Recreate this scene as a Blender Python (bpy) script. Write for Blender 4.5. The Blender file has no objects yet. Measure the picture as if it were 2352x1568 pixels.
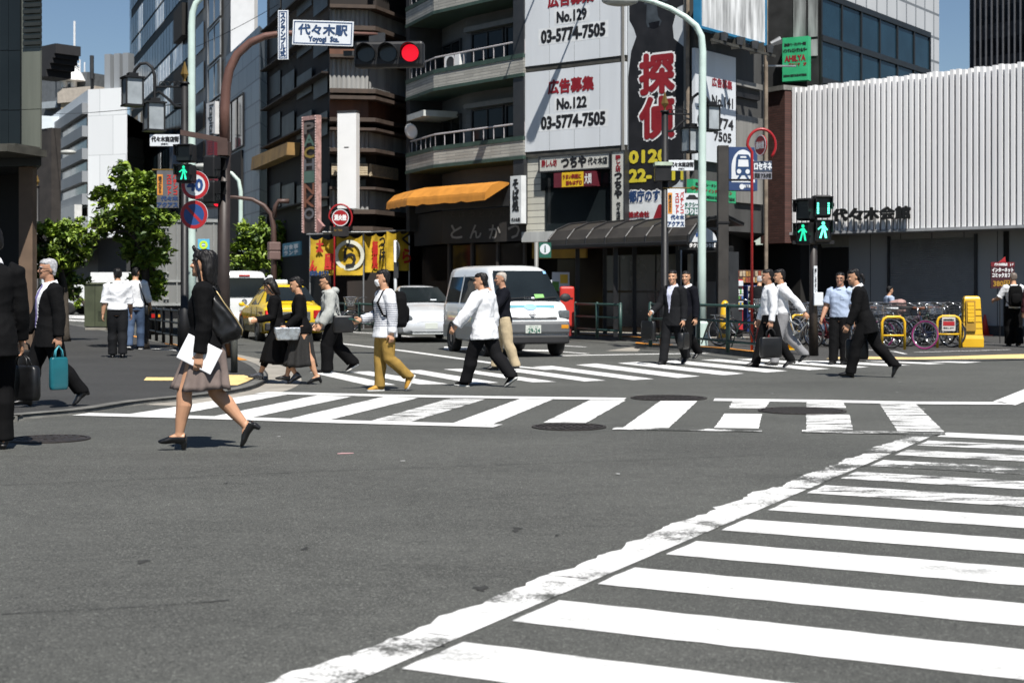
import bpy, bmesh, math, random
from mathutils import Vector, Matrix, noise
random.seed(7)
SC = bpy.context.scene
COL = SC.collection
PI = math.pi
R = math.radians
# ---------------------------------------------------------------- camera, light, exposure
FP, CX, HZ, HC = 3387.0, 1176.0, 668.0, 1.35      # focal length in photo pixels, centre column, horizon row, eye height
cam = bpy.data.cameras.new('camera')
camo = bpy.data.objects.new('camera', cam)
COL.objects.link(camo)
camo.location = (0, 0, HC)
camo.rotation_euler = (R(90), 0, 0)
cam.sensor_width = 36
cam.lens = 36 * FP / 2352
cam.shift_y = -(784 - HZ) / 2352
cam.clip_end = 3000
cam.dof.use_dof = True
cam.dof.focus_distance = 15
cam.dof.aperture_fstop = 4.0
SC.camera = camo
SUN_AZ, SUN_EL = R(164), R(57)                    # clockwise from +Y
wd = bpy.data.worlds.new('World')
SC.world = wd
wd.use_nodes = True
_n = wd.node_tree.nodes
_tint = _n.new('ShaderNodeMix'); _tint.data_type = 'RGBA'; _tint.blend_type = 'MULTIPLY'; _tint.inputs[0].default_value = 1; _tint.inputs[7].default_value = (.98, 1.0, 1.03, 1)
_sky = _n.new('ShaderNodeTexSky')
_sky.sky_type = 'NISHITA'
_sky.sun_disc = False
_sky.sun_elevation = SUN_EL
_sky.sun_rotation = SUN_AZ
_sky.air_density = 1.0
_sky.dust_density = 0.1
_sky.ozone_density = 2.6
wd.node_tree.links.new(_sky.outputs[0], _tint.inputs[6]); wd.node_tree.links.new(_tint.outputs[2], _n['Background'].inputs[0])
_n['Background'].inputs[1].default_value = 0.052
sun = bpy.data.lights.new('sun', 'SUN')
suno = bpy.data.objects.new('sun', sun)
COL.objects.link(suno)
sun.energy = 5.0
sun.angle = R(0.5)
sun.color = (1, .96, .9)
_d = Vector((math.sin(SUN_AZ) * math.cos(SUN_EL), math.cos(SUN_AZ) * math.cos(SUN_EL), math.sin(SUN_EL)))
suno.rotation_euler = _d.to_track_quat('Z', 'Y').to_euler()
SC.view_settings.view_transform = 'Standard'
SC.view_settings.look = 'None'
SC.view_settings.exposure = 0.58
SC.view_settings.gamma = 1
SC.cycles.max_bounces = 6
SC.cycles.diffuse_bounces = 3
SC.cycles.glossy_bounces = 3
SC.cycles.transmission_bounces = 4
SC.cycles.transparent_max_bounces = 6
SC.cycles.caustics_reflective = False
SC.cycles.caustics_refractive = False

# ---------------------------------------------------------------- measuring helpers: photo pixel -> place
def G(u, v, z=0.0):
    Y = FP * (HC - z) / (v - HZ)
    return Vector(((u - CX) / FP * Y, Y, z))
def W(u, v, Y):
    return Vector(((u - CX) / FP * Y, Y, HC - (v - HZ) / FP * Y))
def XY(u, Y):
    return Vector(((u - CX) / FP * Y, Y, 0))

# ---------------------------------------------------------------- materials
MATS = {}
def _mixc(nt, fac, a, b):
    m = nt.nodes.new('ShaderNodeMix'); m.data_type = 'RGBA'
    for sock, val in ((m.inputs[0], fac), (m.inputs[6], a), (m.inputs[7], b)):
        if isinstance(val, bpy.types.NodeSocket): nt.links.new(val, sock)
        elif isinstance(val, (int, float)): sock.default_value = val
        else: sock.default_value = (*val, 1)
    return m.outputs[2]
def _noise(nt, scale, detail=3, vec=None, rough=.55):
    t = nt.nodes.new('ShaderNodeTexNoise')
    t.inputs['Scale'].default_value = scale; t.inputs['Detail'].default_value = detail; t.inputs['Roughness'].default_value = rough
    if vec is not None: nt.links.new(vec, t.inputs['Vector'])
    return t.outputs[0]
def _ramp(nt, s, a, b, va=0.0, vb=1.0):
    m = nt.nodes.new('ShaderNodeMapRange')
    nt.links.new(s, m.inputs[0])
    m.inputs[1].default_value = a; m.inputs[2].default_value = b; m.inputs[3].default_value = va; m.inputs[4].default_value = vb
    return m.outputs[0]
def _math(nt, op, a, b=None):
    m = nt.nodes.new('ShaderNodeMath'); m.operation = op
    for k, x in enumerate((a, b)):
        if x is None: continue
        if isinstance(x, bpy.types.NodeSocket): nt.links.new(x, m.inputs[k])
        else: m.inputs[k].default_value = x
    return m.outputs[0]
def _pos(nt, sc=(1, 1, 1), obj=False):
    if obj: p = nt.nodes.new('ShaderNodeTexCoord').outputs['Object']
    else: p = nt.nodes.new('ShaderNodeNewGeometry').outputs['Position']
    mp = nt.nodes.new('ShaderNodeMapping'); mp.inputs['Scale'].default_value = sc
    nt.links.new(p, mp.inputs[0])
    return mp.outputs[0]
def _newmat(name):
    m = bpy.data.materials.new(name); m.use_nodes = True
    return m, m.node_tree, m.node_tree.nodes['Principled BSDF']
def _bump(nt, b, h, dist, strength=1.0):
    n = nt.nodes.new('ShaderNodeBump'); n.inputs['Distance'].default_value = dist; n.inputs['Strength'].default_value = strength
    nt.links.new(h, n.inputs['Height']); nt.links.new(n.outputs[0], b.inputs['Normal'])
def mat(name, col=None, rough=.6, metal=0.0, var=.12, scale=3.0, streak=False, bump=0.0, bscale=30, emit=0.0, trans=0.0, obj=False, coat=0.0, spec=None):
    if name in MATS: return MATS[name]
    m, nt, b = _newmat(name)
    p = _pos(nt, (1, 1, .12) if streak else (1, 1, 1), obj)
    if var > 0:
        n = _noise(nt, scale, 5, p)
        f = _ramp(nt, n, .3, .7)
        c = _mixc(nt, f, tuple(x * (1 - var) for x in col), tuple(min(1, x * (1 + var)) for x in col))
        nt.links.new(c, b.inputs['Base Color'])
        rr = _ramp(nt, n, .3, .7, max(0, rough - .06), min(1, rough + .06))
        nt.links.new(rr, b.inputs['Roughness'])
    else:
        b.inputs['Base Color'].default_value = (*col, 1); b.inputs['Roughness'].default_value = rough
    b.inputs['Metallic'].default_value = metal
    if spec is not None: b.inputs['Specular IOR Level'].default_value = spec
    if trans: b.inputs['Transmission Weight'].default_value = trans
    if coat: b.inputs['Coat Weight'].default_value = coat; b.inputs['Coat Roughness'].default_value = .05
    if emit:
        b.inputs['Emission Color'].default_value = (*col, 1); b.inputs['Emission Strength'].default_value = emit
    if bump: _bump(nt, b, _noise(nt, bscale, 3, _pos(nt, obj=obj)), bump)
    MATS[name] = m
    return m
def asphalt_color(nt, base, dark=.12):
    """speckled aggregate colour and a height for the bump"""
    p = _pos(nt)
    big = _math(nt, 'MULTIPLY', _ramp(nt, _noise(nt, .3, 5, p), .3, .7, .80, 1.2), _ramp(nt, _noise(nt, 1.1, 6, _pos(nt, (.35, 1, 1))), .35, .7, 1.06, .86))
    grain = _noise(nt, 170, 2, p, .75)
    mid = _ramp(nt, _noise(nt, 7, 4, p), .3, .7, .88, 1.12)
    v = nt.nodes.new('ShaderNodeTexVoronoi'); v.inputs['Scale'].default_value = 120; nt.links.new(p, v.inputs['Vector'])
    sp = nt.nodes.new('ShaderNodeSeparateColor'); nt.links.new(v.outputs['Color'], sp.inputs[0])
    stone = _math(nt, 'ADD', _ramp(nt, sp.outputs[0], .80, 1.0, 0, 1.25), _ramp(nt, sp.outputs[1], .82, .95, 0, -.45))
    g = _math(nt, 'MULTIPLY', _math(nt, 'MULTIPLY', big, mid), _ramp(nt, grain, .25, .75, dark, 2 - dark))
    k = _math(nt, 'MULTIPLY', _math(nt, 'ADD', g, stone), 1.0)
    c = nt.nodes.new('ShaderNodeVectorMath'); c.operation = 'SCALE'; c.inputs[0].default_value = base
    nt.links.new(k, c.inputs['Scale'])
    return c.outputs[0], grain
def asphalt(name, base):
    if name in MATS: return MATS[name]
    m, nt, b = _newmat(name)
    c, h = asphalt_color(nt, base)
    nt.links.new(c, b.inputs['Base Color']); b.inputs['Roughness'].default_value = .85
    _bump(nt, b, h, .006, .8)
    MATS[name] = m
    return m
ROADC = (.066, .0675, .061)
def paint(name, lo, hi, stretch=(1, 1, 1), col=(.72, .72, .705), sc=1.3):
    """road paint, worn through to the asphalt where the noise runs high"""
    if name in MATS: return MATS[name]
    m, nt, b = _newmat(name)
    a, h = asphalt_color(nt, ROADC)
    p = _pos(nt, stretch)
    n1 = _noise(nt, sc, 4, p, .65)
    n2 = _noise(nt, 60, 2, _pos(nt), .7)
    w = _math(nt, 'ADD', n1, _math(nt, 'MULTIPLY', _math(nt, 'SUBTRACT', n2, .5), .42))
    f = _ramp(nt, w, lo, hi)
    dirt = _mixc(nt, _ramp(nt, _noise(nt, 2.5, 5, p), .35, .75), col, tuple(x * .72 for x in col))
    c = _mixc(nt, f, dirt, a)
    nt.links.new(c, b.inputs['Base Color']); b.inputs['Roughness'].default_value = .7
    _bump(nt, b, h, .003, .5)
    MATS[name] = m
    return m
def wallmat(name, d, col, mortar, bw, bh, ms=.02, rough=.7, var=.15, bump=.004, offset=.5, grime=.25):
    """brick, tile or panel pattern laid out along the wall direction d"""
    if name in MATS: return MATS[name]
    m, nt, b = _newmat(name)
    p = nt.nodes.new('ShaderNodeNewGeometry').outputs['Position']
    dt = nt.nodes.new('ShaderNodeVectorMath'); dt.operation = 'DOT_PRODUCT'; dt.inputs[1].default_value = (d[0], d[1], 0)
    nt.links.new(p, dt.inputs[0])
    sx = nt.nodes.new('ShaderNodeSeparateXYZ'); nt.links.new(p, sx.inputs[0])
    cb = nt.nodes.new('ShaderNodeCombineXYZ'); nt.links.new(dt.outputs['Value'], cb.inputs[0]); nt.links.new(sx.outputs[2], cb.inputs[1])
    t = nt.nodes.new('ShaderNodeTexBrick'); nt.links.new(cb.outputs[0], t.inputs['Vector'])
    t.inputs['Scale'].default_value = 1; t.inputs['Brick Width'].default_value = bw; t.inputs['Row Height'].default_value = bh
    t.inputs['Mortar Size'].default_value = ms; t.offset = offset
    t.inputs['Color1'].default_value = (*[x * (1 - var) for x in col], 1); t.inputs['Color2'].default_value = (*[x * (1 + var) for x in col], 1)
    t.inputs['Mortar'].default_value = (*mortar, 1)
    g = _ramp(nt, _noise(nt, 1.2, 5, _pos(nt, (1, 1, .15))), .35, .75, 0, grime)
    c = _mixc(nt, g, t.outputs['Color'], tuple(x * .35 for x in col))
    nt.links.new(c, b.inputs['Base Color']); b.inputs['Roughness'].default_value = rough
    if bump: _bump(nt, b, t.outputs['Fac'], -bump)
    MATS[name] = m
    return m
def glassy(name, col, rough=.06, var=.3, scale=.6, spec=.22):
    return mat(name, col, rough, 0, var, scale, spec=spec)

# ---------------------------------------------------------------- mesh building
class MB:
    """collects shapes; build() links them as one mesh object"""
    def __init__(s, M=None):
        s.v = []; s.f = []; s.mi = []; s.M = M; s.k = 0
    def add(s, vs, fs, M=None):
        o = len(s.v)
        for p in vs:
            p = Vector(p)
            if M is not None: p = M @ p
            if s.M is not None: p = s.M @ p
            s.v.append(p)
        for f in fs:
            s.f.append([i + o for i in f]); s.mi.append(s.k)
        return s
    def box(s, x0, x1, y0, y1, z0, z1, M=None):
        return s.add([(x0, y0, z0), (x1, y0, z0), (x1, y1, z0), (x0, y1, z0), (x0, y0, z1), (x1, y0, z1), (x1, y1, z1), (x0, y1, z1)],
                     [(0, 3, 2, 1), (4, 5, 6, 7), (0, 1, 5, 4), (1, 2, 6, 5), (2, 3, 7, 6), (3, 0, 4, 7)], M)
    def poly(s, pts, M=None):
        return s.add(pts, [tuple(range(len(pts)))], M)
    def prism(s, pts, vec, M=None):
        n = len(pts); vec = Vector(vec)
        vs = [Vector(p) for p in pts] + [Vector(p) + vec for p in pts]
        return s.add(vs, [tuple(reversed(range(n))), tuple(range(n, 2 * n))] + [(i, (i + 1) % n, n + (i + 1) % n, n + i) for i in range(n)], M)
    def loft(s, rings, caps=True, closed=True, M=None):
        n = len(rings[0]); vs = [p for r in rings for p in r]; fs = []
        for i in range(len(rings) - 1):
            for j in range(n if closed else n - 1):
                a, b = i * n + j, i * n + (j + 1) % n
                fs.append((a, b, b + n, a + n))
        if caps and closed:
            fs.append(tuple(reversed(range(n)))); o = (len(rings) - 1) * n
            fs.append(tuple(range(o, o + n)))
        return s.add(vs, fs, M)
    def tube(s, pts, r, n=8, caps=True, flat=1.0, side=None, M=None):
        pts = [Vector(p) for p in pts]
        rs = list(r) if isinstance(r, (list, tuple)) else [r] * len(pts)
        rings = []; ref = None
        for i, p in enumerate(pts):
            t = (pts[min(i + 1, len(pts) - 1)] - pts[max(i - 1, 0)]).normalized()
            if ref is None:
                ref = Vector(side) if side is not None else (Vector((0, 0, 1)) if abs(t.z) < .9 else Vector((1, 0, 0)))
            a = ref - t * ref.dot(t)
            if a.length < 1e-4: a = t.orthogonal()
            a.normalize(); ref = a
            b = t.cross(a)
            ra, rb = rs[i] if isinstance(rs[i], tuple) else (rs[i], rs[i] * flat)
            rings.append([p + a * (ra * math.cos(2 * PI * k / n)) + b * (rb * math.sin(2 * PI * k / n)) for k in range(n)])
        return s.loft(rings, caps, True, M)
    def lathe(s, prof, c=(0, 0, 0), n=16, M=None):
        c = Vector(c)
        rings = [[c + Vector((r * math.cos(2 * PI * k / n), r * math.sin(2 * PI * k / n), z)) for k in range(n)] for r, z in prof]
        return s.loft(rings, True, True, M)
    def ball(s, c, r, n=10, m=7, M=None):
        c = Vector(c); rx, ry, rz = r if isinstance(r, (tuple, list)) else (r, r, r)
        rings = []
        for i in range(m + 1):
            a = -PI / 2 + PI * (i + .02) / (m + .04)
            rings.append([c + Vector((rx * math.cos(a) * math.cos(2 * PI * k / n), ry * math.cos(a) * math.sin(2 * PI * k / n), rz * math.sin(a))) for k in range(n)])
        return s.loft(rings, True, True, M)
    def disc(s, c, r, axis, th, n=24, r2=None, M=None):
        """a disc or (r2) ring of thickness th along axis"""
        ax = Vector(axis).normalized(); a = ax.orthogonal().normalized(); b = ax.cross(a); c = Vector(c)
        def ring(rr, h): return [c + a * (rr * math.cos(2 * PI * k / n)) + b * (rr * math.sin(2 * PI * k / n)) + ax * h for k in range(n)]
        if r2 is None: return s.loft([ring(r, 0), ring(r, th)], True, True, M)
        return s.loft([ring(r, 0), ring(r, th), ring(r2, th), ring(r2, 0), ring(r, 0)], False, True, M)
    def torus(s, c, r, rr, axis, n=28, m=6, M=None):
        ax = Vector(axis).normalized(); a = ax.orthogonal().normalized(); b = ax.cross(a); c = Vector(c)
        rings = []
        for k in range(n + 1):
            t = 2 * PI * k / n; d = a * math.cos(t) + b * math.sin(t)
            rings.append([c + d * (r + rr * math.cos(2 * PI * j / m)) + ax * (rr * math.sin(2 * PI * j / m)) for j in range(m)])
        return s.loft(rings, False, True, M)
    def mesh(s, name, mats, smooth=False, fix=True):
        me = bpy.data.meshes.new(name)
        me.from_pydata([tuple(p) for p in s.v], [], s.f)
        for m in (mats if isinstance(mats, (list, tuple)) else [mats]): me.materials.append(m)
        if any(s.mi): me.polygons.foreach_set('material_index', s.mi)
        if fix:
            b = bmesh.new(); b.from_mesh(me)
            bmesh.ops.recalc_face_normals(b, faces=b.faces)
            b.to_mesh(me); b.free()
        if smooth: me.polygons.foreach_set('use_smooth', [True] * len(me.polygons))
        me.update()
        return me
    def build(s, name, mats, parent=None, smooth=False, bevel=0.0, auto=None, fix=True):
        o = bpy.data.objects.new(name, s.mesh(name, mats, smooth, fix))
        COL.objects.link(o)
        if parent is not None: o.parent = parent
        if bevel:
            m = o.modifiers.new('edge', 'BEVEL'); m.width = bevel; m.segments = 2; m.limit_method = 'ANGLE'; m.angle_limit = R(40)
        return o
def tag(o, label=None, cat=None, group=None, kind=None):
    if label: o['label'] = label
    if cat: o['category'] = cat
    if group: o['group'] = group
    if kind: o['kind'] = kind
    return o
def thing(name, label, cat, loc=(0, 0, 0), rz=0.0, group=None):
    o = bpy.data.objects.new(name, None); COL.objects.link(o)
    o.location = loc; o.rotation_euler = (0, 0, rz); o.empty_display_size = .2
    return tag(o, label, cat, group)
KIDS = {}
def dup(o, loc=None, rz=None, label=None, group=None, parent=None, swap=None):
    c = o.copy(); COL.objects.link(c)
    if parent is not None: c.parent = parent
    if swap and c.type == 'MESH':
        if any(m and m.name in swap for m in c.data.materials):
            c.data = c.data.copy()
            for i, m in enumerate(c.data.materials):
                if m and m.name in swap: c.data.materials[i] = swap[m.name]
    if loc is not None: c.location = loc
    if rz is not None: c.rotation_euler = (0, 0, rz)
    if label: c['label'] = label
    if group: c['group'] = group
    for k in [x for x in COL.objects if x.parent is o]: dup(k, parent=c, swap=swap)
    return c
class Fac:
    """a vertical wall plane from p (left as seen) to q; local s along it, z up, n out of it towards the viewer"""
    def __init__(s, p, q):
        s.p = Vector((p[0], p[1], 0)); s.q = Vector((q[0], q[1], 0)); d = s.q - s.p
        s.L = d.length; s.d = d / s.L; s.n = s.d.cross(Vector((0, 0, 1)))
    def at(s, u, v, n=0.0):
        p = s.p + s.n * n; r = Vector(((u - CX) / FP, 1, -(v - HZ) / FP))
        k = (p.dot(s.n)) / (r.dot(s.n)); h = r * k
        return (h - s.p).dot(s.d), h.z + HC
    def su(s, u, n=0.0): return s.at(u, HZ, n)[0]
    def zv(s, u, v, n=0.0): return s.at(u, v, n)[1]
    def P(s, a, z, n=0.0): return s.p + s.d * a + s.n * n + Vector((0, 0, z))
    def M(s, a=0, z=0, n=0.0):
        """x along the wall, y up, z out"""
        o = s.P(a, z, n)
        return Matrix(((s.d.x, 0, s.n.x, o.x), (s.d.y, 0, s.n.y, o.y), (0, 1, 0, o.z), (0, 0, 0, 1)))
    def box(s, mb, s0, s1, z0, z1, n0, n1):
        return mb.box(s0, s1, z0, z1, n0, n1, s.M())
    def pbox(s, mb, u0, v0, u1, v1, n0, n1):
        """box over the picture rectangle u0,v0 (top left) - u1,v1, measured on the plane at n1"""
        a, zt = s.at(u0, v0, n1); b, zb = s.at(u1, v1, n1)
        return s.box(mb, a, b, zb, zt, n0, n1)
# ---------------------------------------------------------------- lettering
_TXT = {}
def txt_mesh(t, res=2):
    if (t, res) in _TXT: return _TXT[(t, res)]
    c = bpy.data.curves.new('lettering', 'FONT'); c.body = t; c.resolution_u = res; c.align_x = 'CENTER'; c.space_line = .95
    o = bpy.data.objects.new('lettering', c)
    m = bpy.data.meshes.new_from_object(o)
    vs = [(p.co.x, p.co.y) for p in m.vertices]; fs = [tuple(p.vertices) for p in m.polygons]
    bpy.data.objects.remove(o); bpy.data.curves.remove(c); bpy.data.meshes.remove(m)
    if not vs: vs = [(0, 0), (1, 0), (1, 1)]; fs = [(0, 1, 2)]
    x0, x1 = min(p[0] for p in vs), max(p[0] for p in vs); y0, y1 = min(p[1] for p in vs), max(p[1] for p in vs)
    vs = [((x - x0) / max(x1 - x0, 1e-6), (y - y0) / max(y1 - y0, 1e-6)) for x, y in vs]
    _TXT[(t, res)] = (vs, fs)
    return vs, fs
def write(mb, t, M, x0, x1, y0, y1, z=.004, bold=0.0, res=2):
    """text t stretched into the rectangle of M's xy plane; bold thickens the strokes by that many metres"""
    vs, fs = txt_mesh(t, res)
    offs = [(0, 0)] if not bold else [(0, 0), (bold, 0), (-bold, 0), (0, bold), (0, -bold), (bold * .7, bold * .7), (-bold * .7, bold * .7), (bold * .7, -bold * .7), (-bold * .7, -bold * .7)]
    for i, (ox, oy) in enumerate(offs):
        mb.add([(x0 + (x1 - x0) * a + ox, y0 + (y1 - y0) * b + oy, z + i * .0006) for a, b in vs], fs, M)
    return mb
def vert(t): return '\n'.join(t)
# ---------------------------------------------------------------- ground
def st(o, label=None): return tag(o, label, None, None, 'structure')
mb = MB(); mb.poly([(-900, -300, 0), (900, -300, 0), (900, 1500, 0), (-900, 1500, 0)])
st(mb.build('road', asphalt('asphalt_road', ROADC)), 'grey sunlit asphalt of the junction')
def flat(pts, z): return [(p[0], p[1], z) for p in pts]
def strip(mb, pts, w, z, side=0):
    """flat band of width w along the polyline (side -1/0/1: left, centred, right)"""
    pts = [Vector((p[0], p[1], 0)) for p in pts]; L = []; Q = []
    for i, p in enumerate(pts):
        t = (pts[min(i + 1, len(pts) - 1)] - pts[max(i - 1, 0)]).normalized(); n = Vector((t.y, -t.x, 0))
        a, b = {0: (-w / 2, w / 2), 1: (0, w), -1: (-w, 0)}[side]
        L.append((p + n * a)); Q.append((p + n * b))
    for i in range(len(pts) - 1):
        mb.poly([(*L[i][:2], z), (*Q[i][:2], z), (*Q[i + 1][:2], z), (*L[i + 1][:2], z)])
def smooth_line(pts, k=4):
    out = []
    P = [Vector((p[0], p[1], 0)) for p in pts]
    for i in range(len(P) - 1):
        p0, p1, p2, p3 = P[max(i - 1, 0)], P[i], P[i + 1], P[min(i + 2, len(P) - 1)]
        for j in range(k):
            t = j / k
            out.append(.5 * ((2 * p1) + (p2 - p0) * t + (2 * p0 - 5 * p1 + 4 * p2 - p3) * t * t + (3 * p1 - p0 - 3 * p2 + p3) * t ** 3))
    return out + [P[-1]]
def kerb(mb, pts, h, w=.16, side=1, z0=-.02):
    """kerb stones along the road edge: w wide, h high, on the inner side"""
    pts = [Vector((p[0], p[1], 0)) for p in pts]; rings = []
    for i, p in enumerate(pts):
        t = (pts[min(i + 1, len(pts) - 1)] - pts[max(i - 1, 0)]).normalized(); n = Vector((t.y, -t.x, 0)) * side
        hh = h[i] if isinstance(h, list) else h
        rings.append([p + Vector((0, 0, z0)), p + n * .02 + Vector((0, 0, hh - .02)), p + n * .035 + Vector((0, 0, hh)), p + n * w + Vector((0, 0, hh)), p + n * w + Vector((0, 0, z0))])
    mb.loft(rings)
M_KERB = mat('kerb_concrete', (.12, .118, .108), .85, var=.3, scale=4, bump=.004, bscale=60)
M_KERBD = mat('dark_kerb_concrete', (.1, .1, .095), .85, var=.3, scale=4)
M_GUT = mat('gutter_concrete', (.27, .25, .215), .85, var=.25, scale=2, bump=.003, bscale=70)
M_ORG = mat('orange_road_paint', (.62, .25, .035), .65, var=.25, scale=3)
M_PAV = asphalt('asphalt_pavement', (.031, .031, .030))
M_PAV2 = asphalt('asphalt_pavement_far', (.042, .041, .039))
M_CONC = mat('pale_concrete_paving', (.3, .28, .24), .85, var=.22, scale=1.5, bump=.003, bscale=50)
# left pavement corner
edge = [Vector((-16, -2, 0)), Vector((-8.6, 9, 0)), G(-60, 978), G(45, 964), G(196, 950), G(308, 932), G(430, 919), G(518, 908), G(585, 893), G(616, 873), G(604, 853), G(575, 837), G(530, 823), G(415, 799), G(300, 774), G(200, 754), G(120, 741)]
ledge = smooth_line(edge, 5)
mb = MB(); inner = []
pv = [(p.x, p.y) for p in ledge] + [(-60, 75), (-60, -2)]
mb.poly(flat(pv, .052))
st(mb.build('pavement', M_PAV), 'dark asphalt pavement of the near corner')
mb = MB(); kerb(mb, ledge, .058, side=-1)
st(mb.build('kerb', M_KERB, smooth=False), 'low rounded kerb of the near corner')
mb = MB(); strip(mb, ledge[26:64], .5, .0016, 1)
st(mb.build('gutter_strip', M_GUT), 'pale concrete gutter around the near corner')
mb = MB(); strip(mb, ledge[56:63], .15, .0635, -1); strip(mb, ledge[64:67], .15, .0635, -1); strip(mb, ledge[68:71], .15, .0635, -1)
st(mb.build('kerb_paint', M_ORG), 'orange paint on the kerb')
# far pavement with the shelter, and the island corner with the bicycles
fe = [(-26, 108), (-14, 77), (-6.2, 56.6), (1.75, 42.3)] + [tuple(G(u, v)[:2]) for u, v in ((1492, 788), (1478, 793), (1462, 798), (1468, 801.5), (1560, 806.5), (1643, 812), (1742, 823), (1834, 827.5), (2000, 829.5), (2150, 829.5), (2352, 827), (2700, 815))]
fl = smooth_line(fe, 4)
kA = 40; low = [(p.x, p.y) for p in fl[kA:]]; spl = tuple(XY(1745, 48)[:2])
mb = MB(); mb.poly(flat([(p.x, p.y) for p in fl[:kA + 1]] + [spl, (12, 90), (-26, 130)], .12)); mb.poly(flat(low + [(40, 90), (12, 90), spl], .02)); mb.poly([(*low[0], .02), (*low[0], .12), (*spl, .12), (*spl, .02)])
st(mb.build('pavement', M_PAV2), 'asphalt pavement on the far side with the bicycles')
hk = [.128 if i < 40 else max(.03, .128 - (i - 40) * .022) for i in range(len(fl))]
mb = MB(); kerb(mb, fl[:41], .128, side=-1); kerb(mb, fl[40:], .025, .12, side=-1)
st(mb.build('kerb', M_KERBD), 'dark kerb of the far pavement')
mb = MB()
for a, b in ((8, 10), (11, 16), (24, 31), (34, 40)): strip(mb, fl[a:b + 1], .17, .1325, -1)
st(mb.build('kerb_paint', M_ORG), 'orange paint on the far kerb')
mb = MB(); mb.poly([(*p, .124) for p in ((1.9, 42.7), (4.0, 38.7), (6.5, 38.9), (5.4, 41.8), (2.4, 44.6), (-1.5, 50.5), (-3.5, 52))])
st(mb.build('paving', M_CONC), 'pale concrete paving under the shelter')
mb = MB(); mb.poly(flat([G(1390, 806)[:2], G(1464, 795)[:2], G(1470, 803)[:2], G(1464, 807)[:2]], .004))
st(mb.build('gutter_strip', M_GUT))
# tactile strips
M_TAC = mat('yellow_tactile_tile', (.72, .52, .22), .7, var=.12, scale=3, bump=.02, bscale=14)
mb = MB()
mb.poly([G(u, v, .057) for u, v in ((330, 873), (336, 866), (470, 867), (470, 874))])
pts = []
for i in range(9): pts += [(548 + i * 4.2, 864.5 + i * 1.2), (541 + i * 4.5, 866 + i * 1.5)]
mb.poly([G(u, v, .057) for u, v in ((470, 884), (470, 860), (560, 861), (584, 868), (566, 876), (545, 884))])
mb.poly([G(u, v, .057) for u, v in ((405, 886), (405, 891.5), (500, 892), (525, 886))])
mb.poly([G(u, v, .0245) for u, v in ((1898, 823.5), (2010, 824.5), (2130, 825), (2250, 823.8), (2420, 821.5), (2420, 811.5), (2300, 814), (2200, 817.5), (2100, 820.3), (1990, 818.5), (1910, 820))])
st(mb.build('tactile_paving', M_TAC), 'yellow tactile paving')
# ---------------------------------------------------------------- road paint
M_P1 = paint('road_paint', .57, .84, (1, 2.2, 1))
M_P2 = paint('worn_road_paint', .46, .62, (1, 3, 1), sc=2.2)
M_P3 = paint('flaking_road_paint', .43, .52, (1.2, 1.2, 1), sc=1.6)
E2 = Vector((.4586, .8886, 0)); E1 = Vector((.8886, -.4586, 0)); A0 = G(1176, 1426.7)
def zebra(name, polys, m, label, cat='crosswalk'):
    mb = MB()
    for i, q in enumerate(polys):
        o = []
        for a, b in zip(q, list(q[1:]) + [q[0]]):
            L = (b - a).length; n = max(1, min(60, int(L / .09))); t = (b - a) / max(L, 1e-6); nr = Vector((t.y, -t.x, 0))
            for k in range(n): p = a.lerp(b, k / n); o.append(p + nr * (.011 * noise.noise((p.x * 9, p.y * 9, i)) + .009 * noise.noise((p.x * 31, p.y * 31, i + 7)) if k else 0))
        mb.poly([(p[0], p[1], .004) for p in o])
    return st(mb.build(name, m), label)
def bar(k, w=.45, L=7.0):
    a = A0 + E2 * (.858 * k)
    pts = [a + E1 * (.03 if j else 0) for j in (0, 1)]
    return [a, a + E1 * L, a + E1 * L + E2 * w, a + E2 * w]
zebra('crosswalk', [bar(k) for k in (-3, -2, -1, 0, 1, 2, 3, 4, 10)], M_P1, 'near crosswalk with broad white bars running out of the picture')
zebra('crosswalk', [bar(k) for k in (5, 6, 8, 9)], M_P2, 'worn bars of the near crosswalk')
zebra('crosswalk', [bar(7)], M_P3, 'the most worn bar of the near crosswalk')
def band(k0, k1, w=.28, g=.05, jag=.06):
    out = []; n = 110
    A = [A0 + E2 * (.858 * (k0 + (k1 - k0) * i / n)) - E1 * g for i in range(n + 1)]
    for i in range(n):
        j0, j1 = [w + jag * (noise.noise((a.x * 2.3, a.y * 2.3, 4)) + .7 * noise.noise((a.x * 9, a.y * 9, 2)) + .5 * noise.noise((a.x * 27, a.y * 27, 3))) for a in (A[i], A[i + 1])]
        out.append([A[i], A[i + 1], A[i + 1] - E1 * j1, A[i] - E1 * j0])
    return out
zebra('road_line', band(-4, 5.2, .25), paint('edge_line_paint', .53, .66, (1.6, 1.6, 1), sc=1.5), 'flaking white edge line along the near crosswalk')
zebra('road_line', band(5.2, 10.3, .22), M_P3, 'broken end of the flaking edge line')
QB = [((291, 952), (384, 956), (661, 906), (610, 902)), ((468, 961), (564, 962), (807, 911), (729, 908)), ((647, 966), (744, 968), (960, 914), (882, 911)),
      ((837, 971), (933, 972), (1115, 917), (1035, 915)), ((1034, 974), (1131, 975), (1270, 917), (1197, 915)), ((1248, 970.6), (1346, 971.5), (1437, 919.6), (1355, 919)),
      ((1431, 982), (1536, 983), (1602, 921), (1517, 921)), ((1640, 982.6), (1743, 984.4), (1750, 951), (1664, 950)), ((1674, 937), (1757, 939), (1769, 921.4), (1683, 920.5)),
      ((1852, 987.8), (1959.6, 987.8), (1951, 952), (1852, 952)), ((1852, 937), (1943, 937), (1938, 924), (1852, 923)), ((2061, 990), (2169, 992), (2104, 928.4), (2020, 927.3))]
def gq(q): return [G(*p) for p in q]
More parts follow.
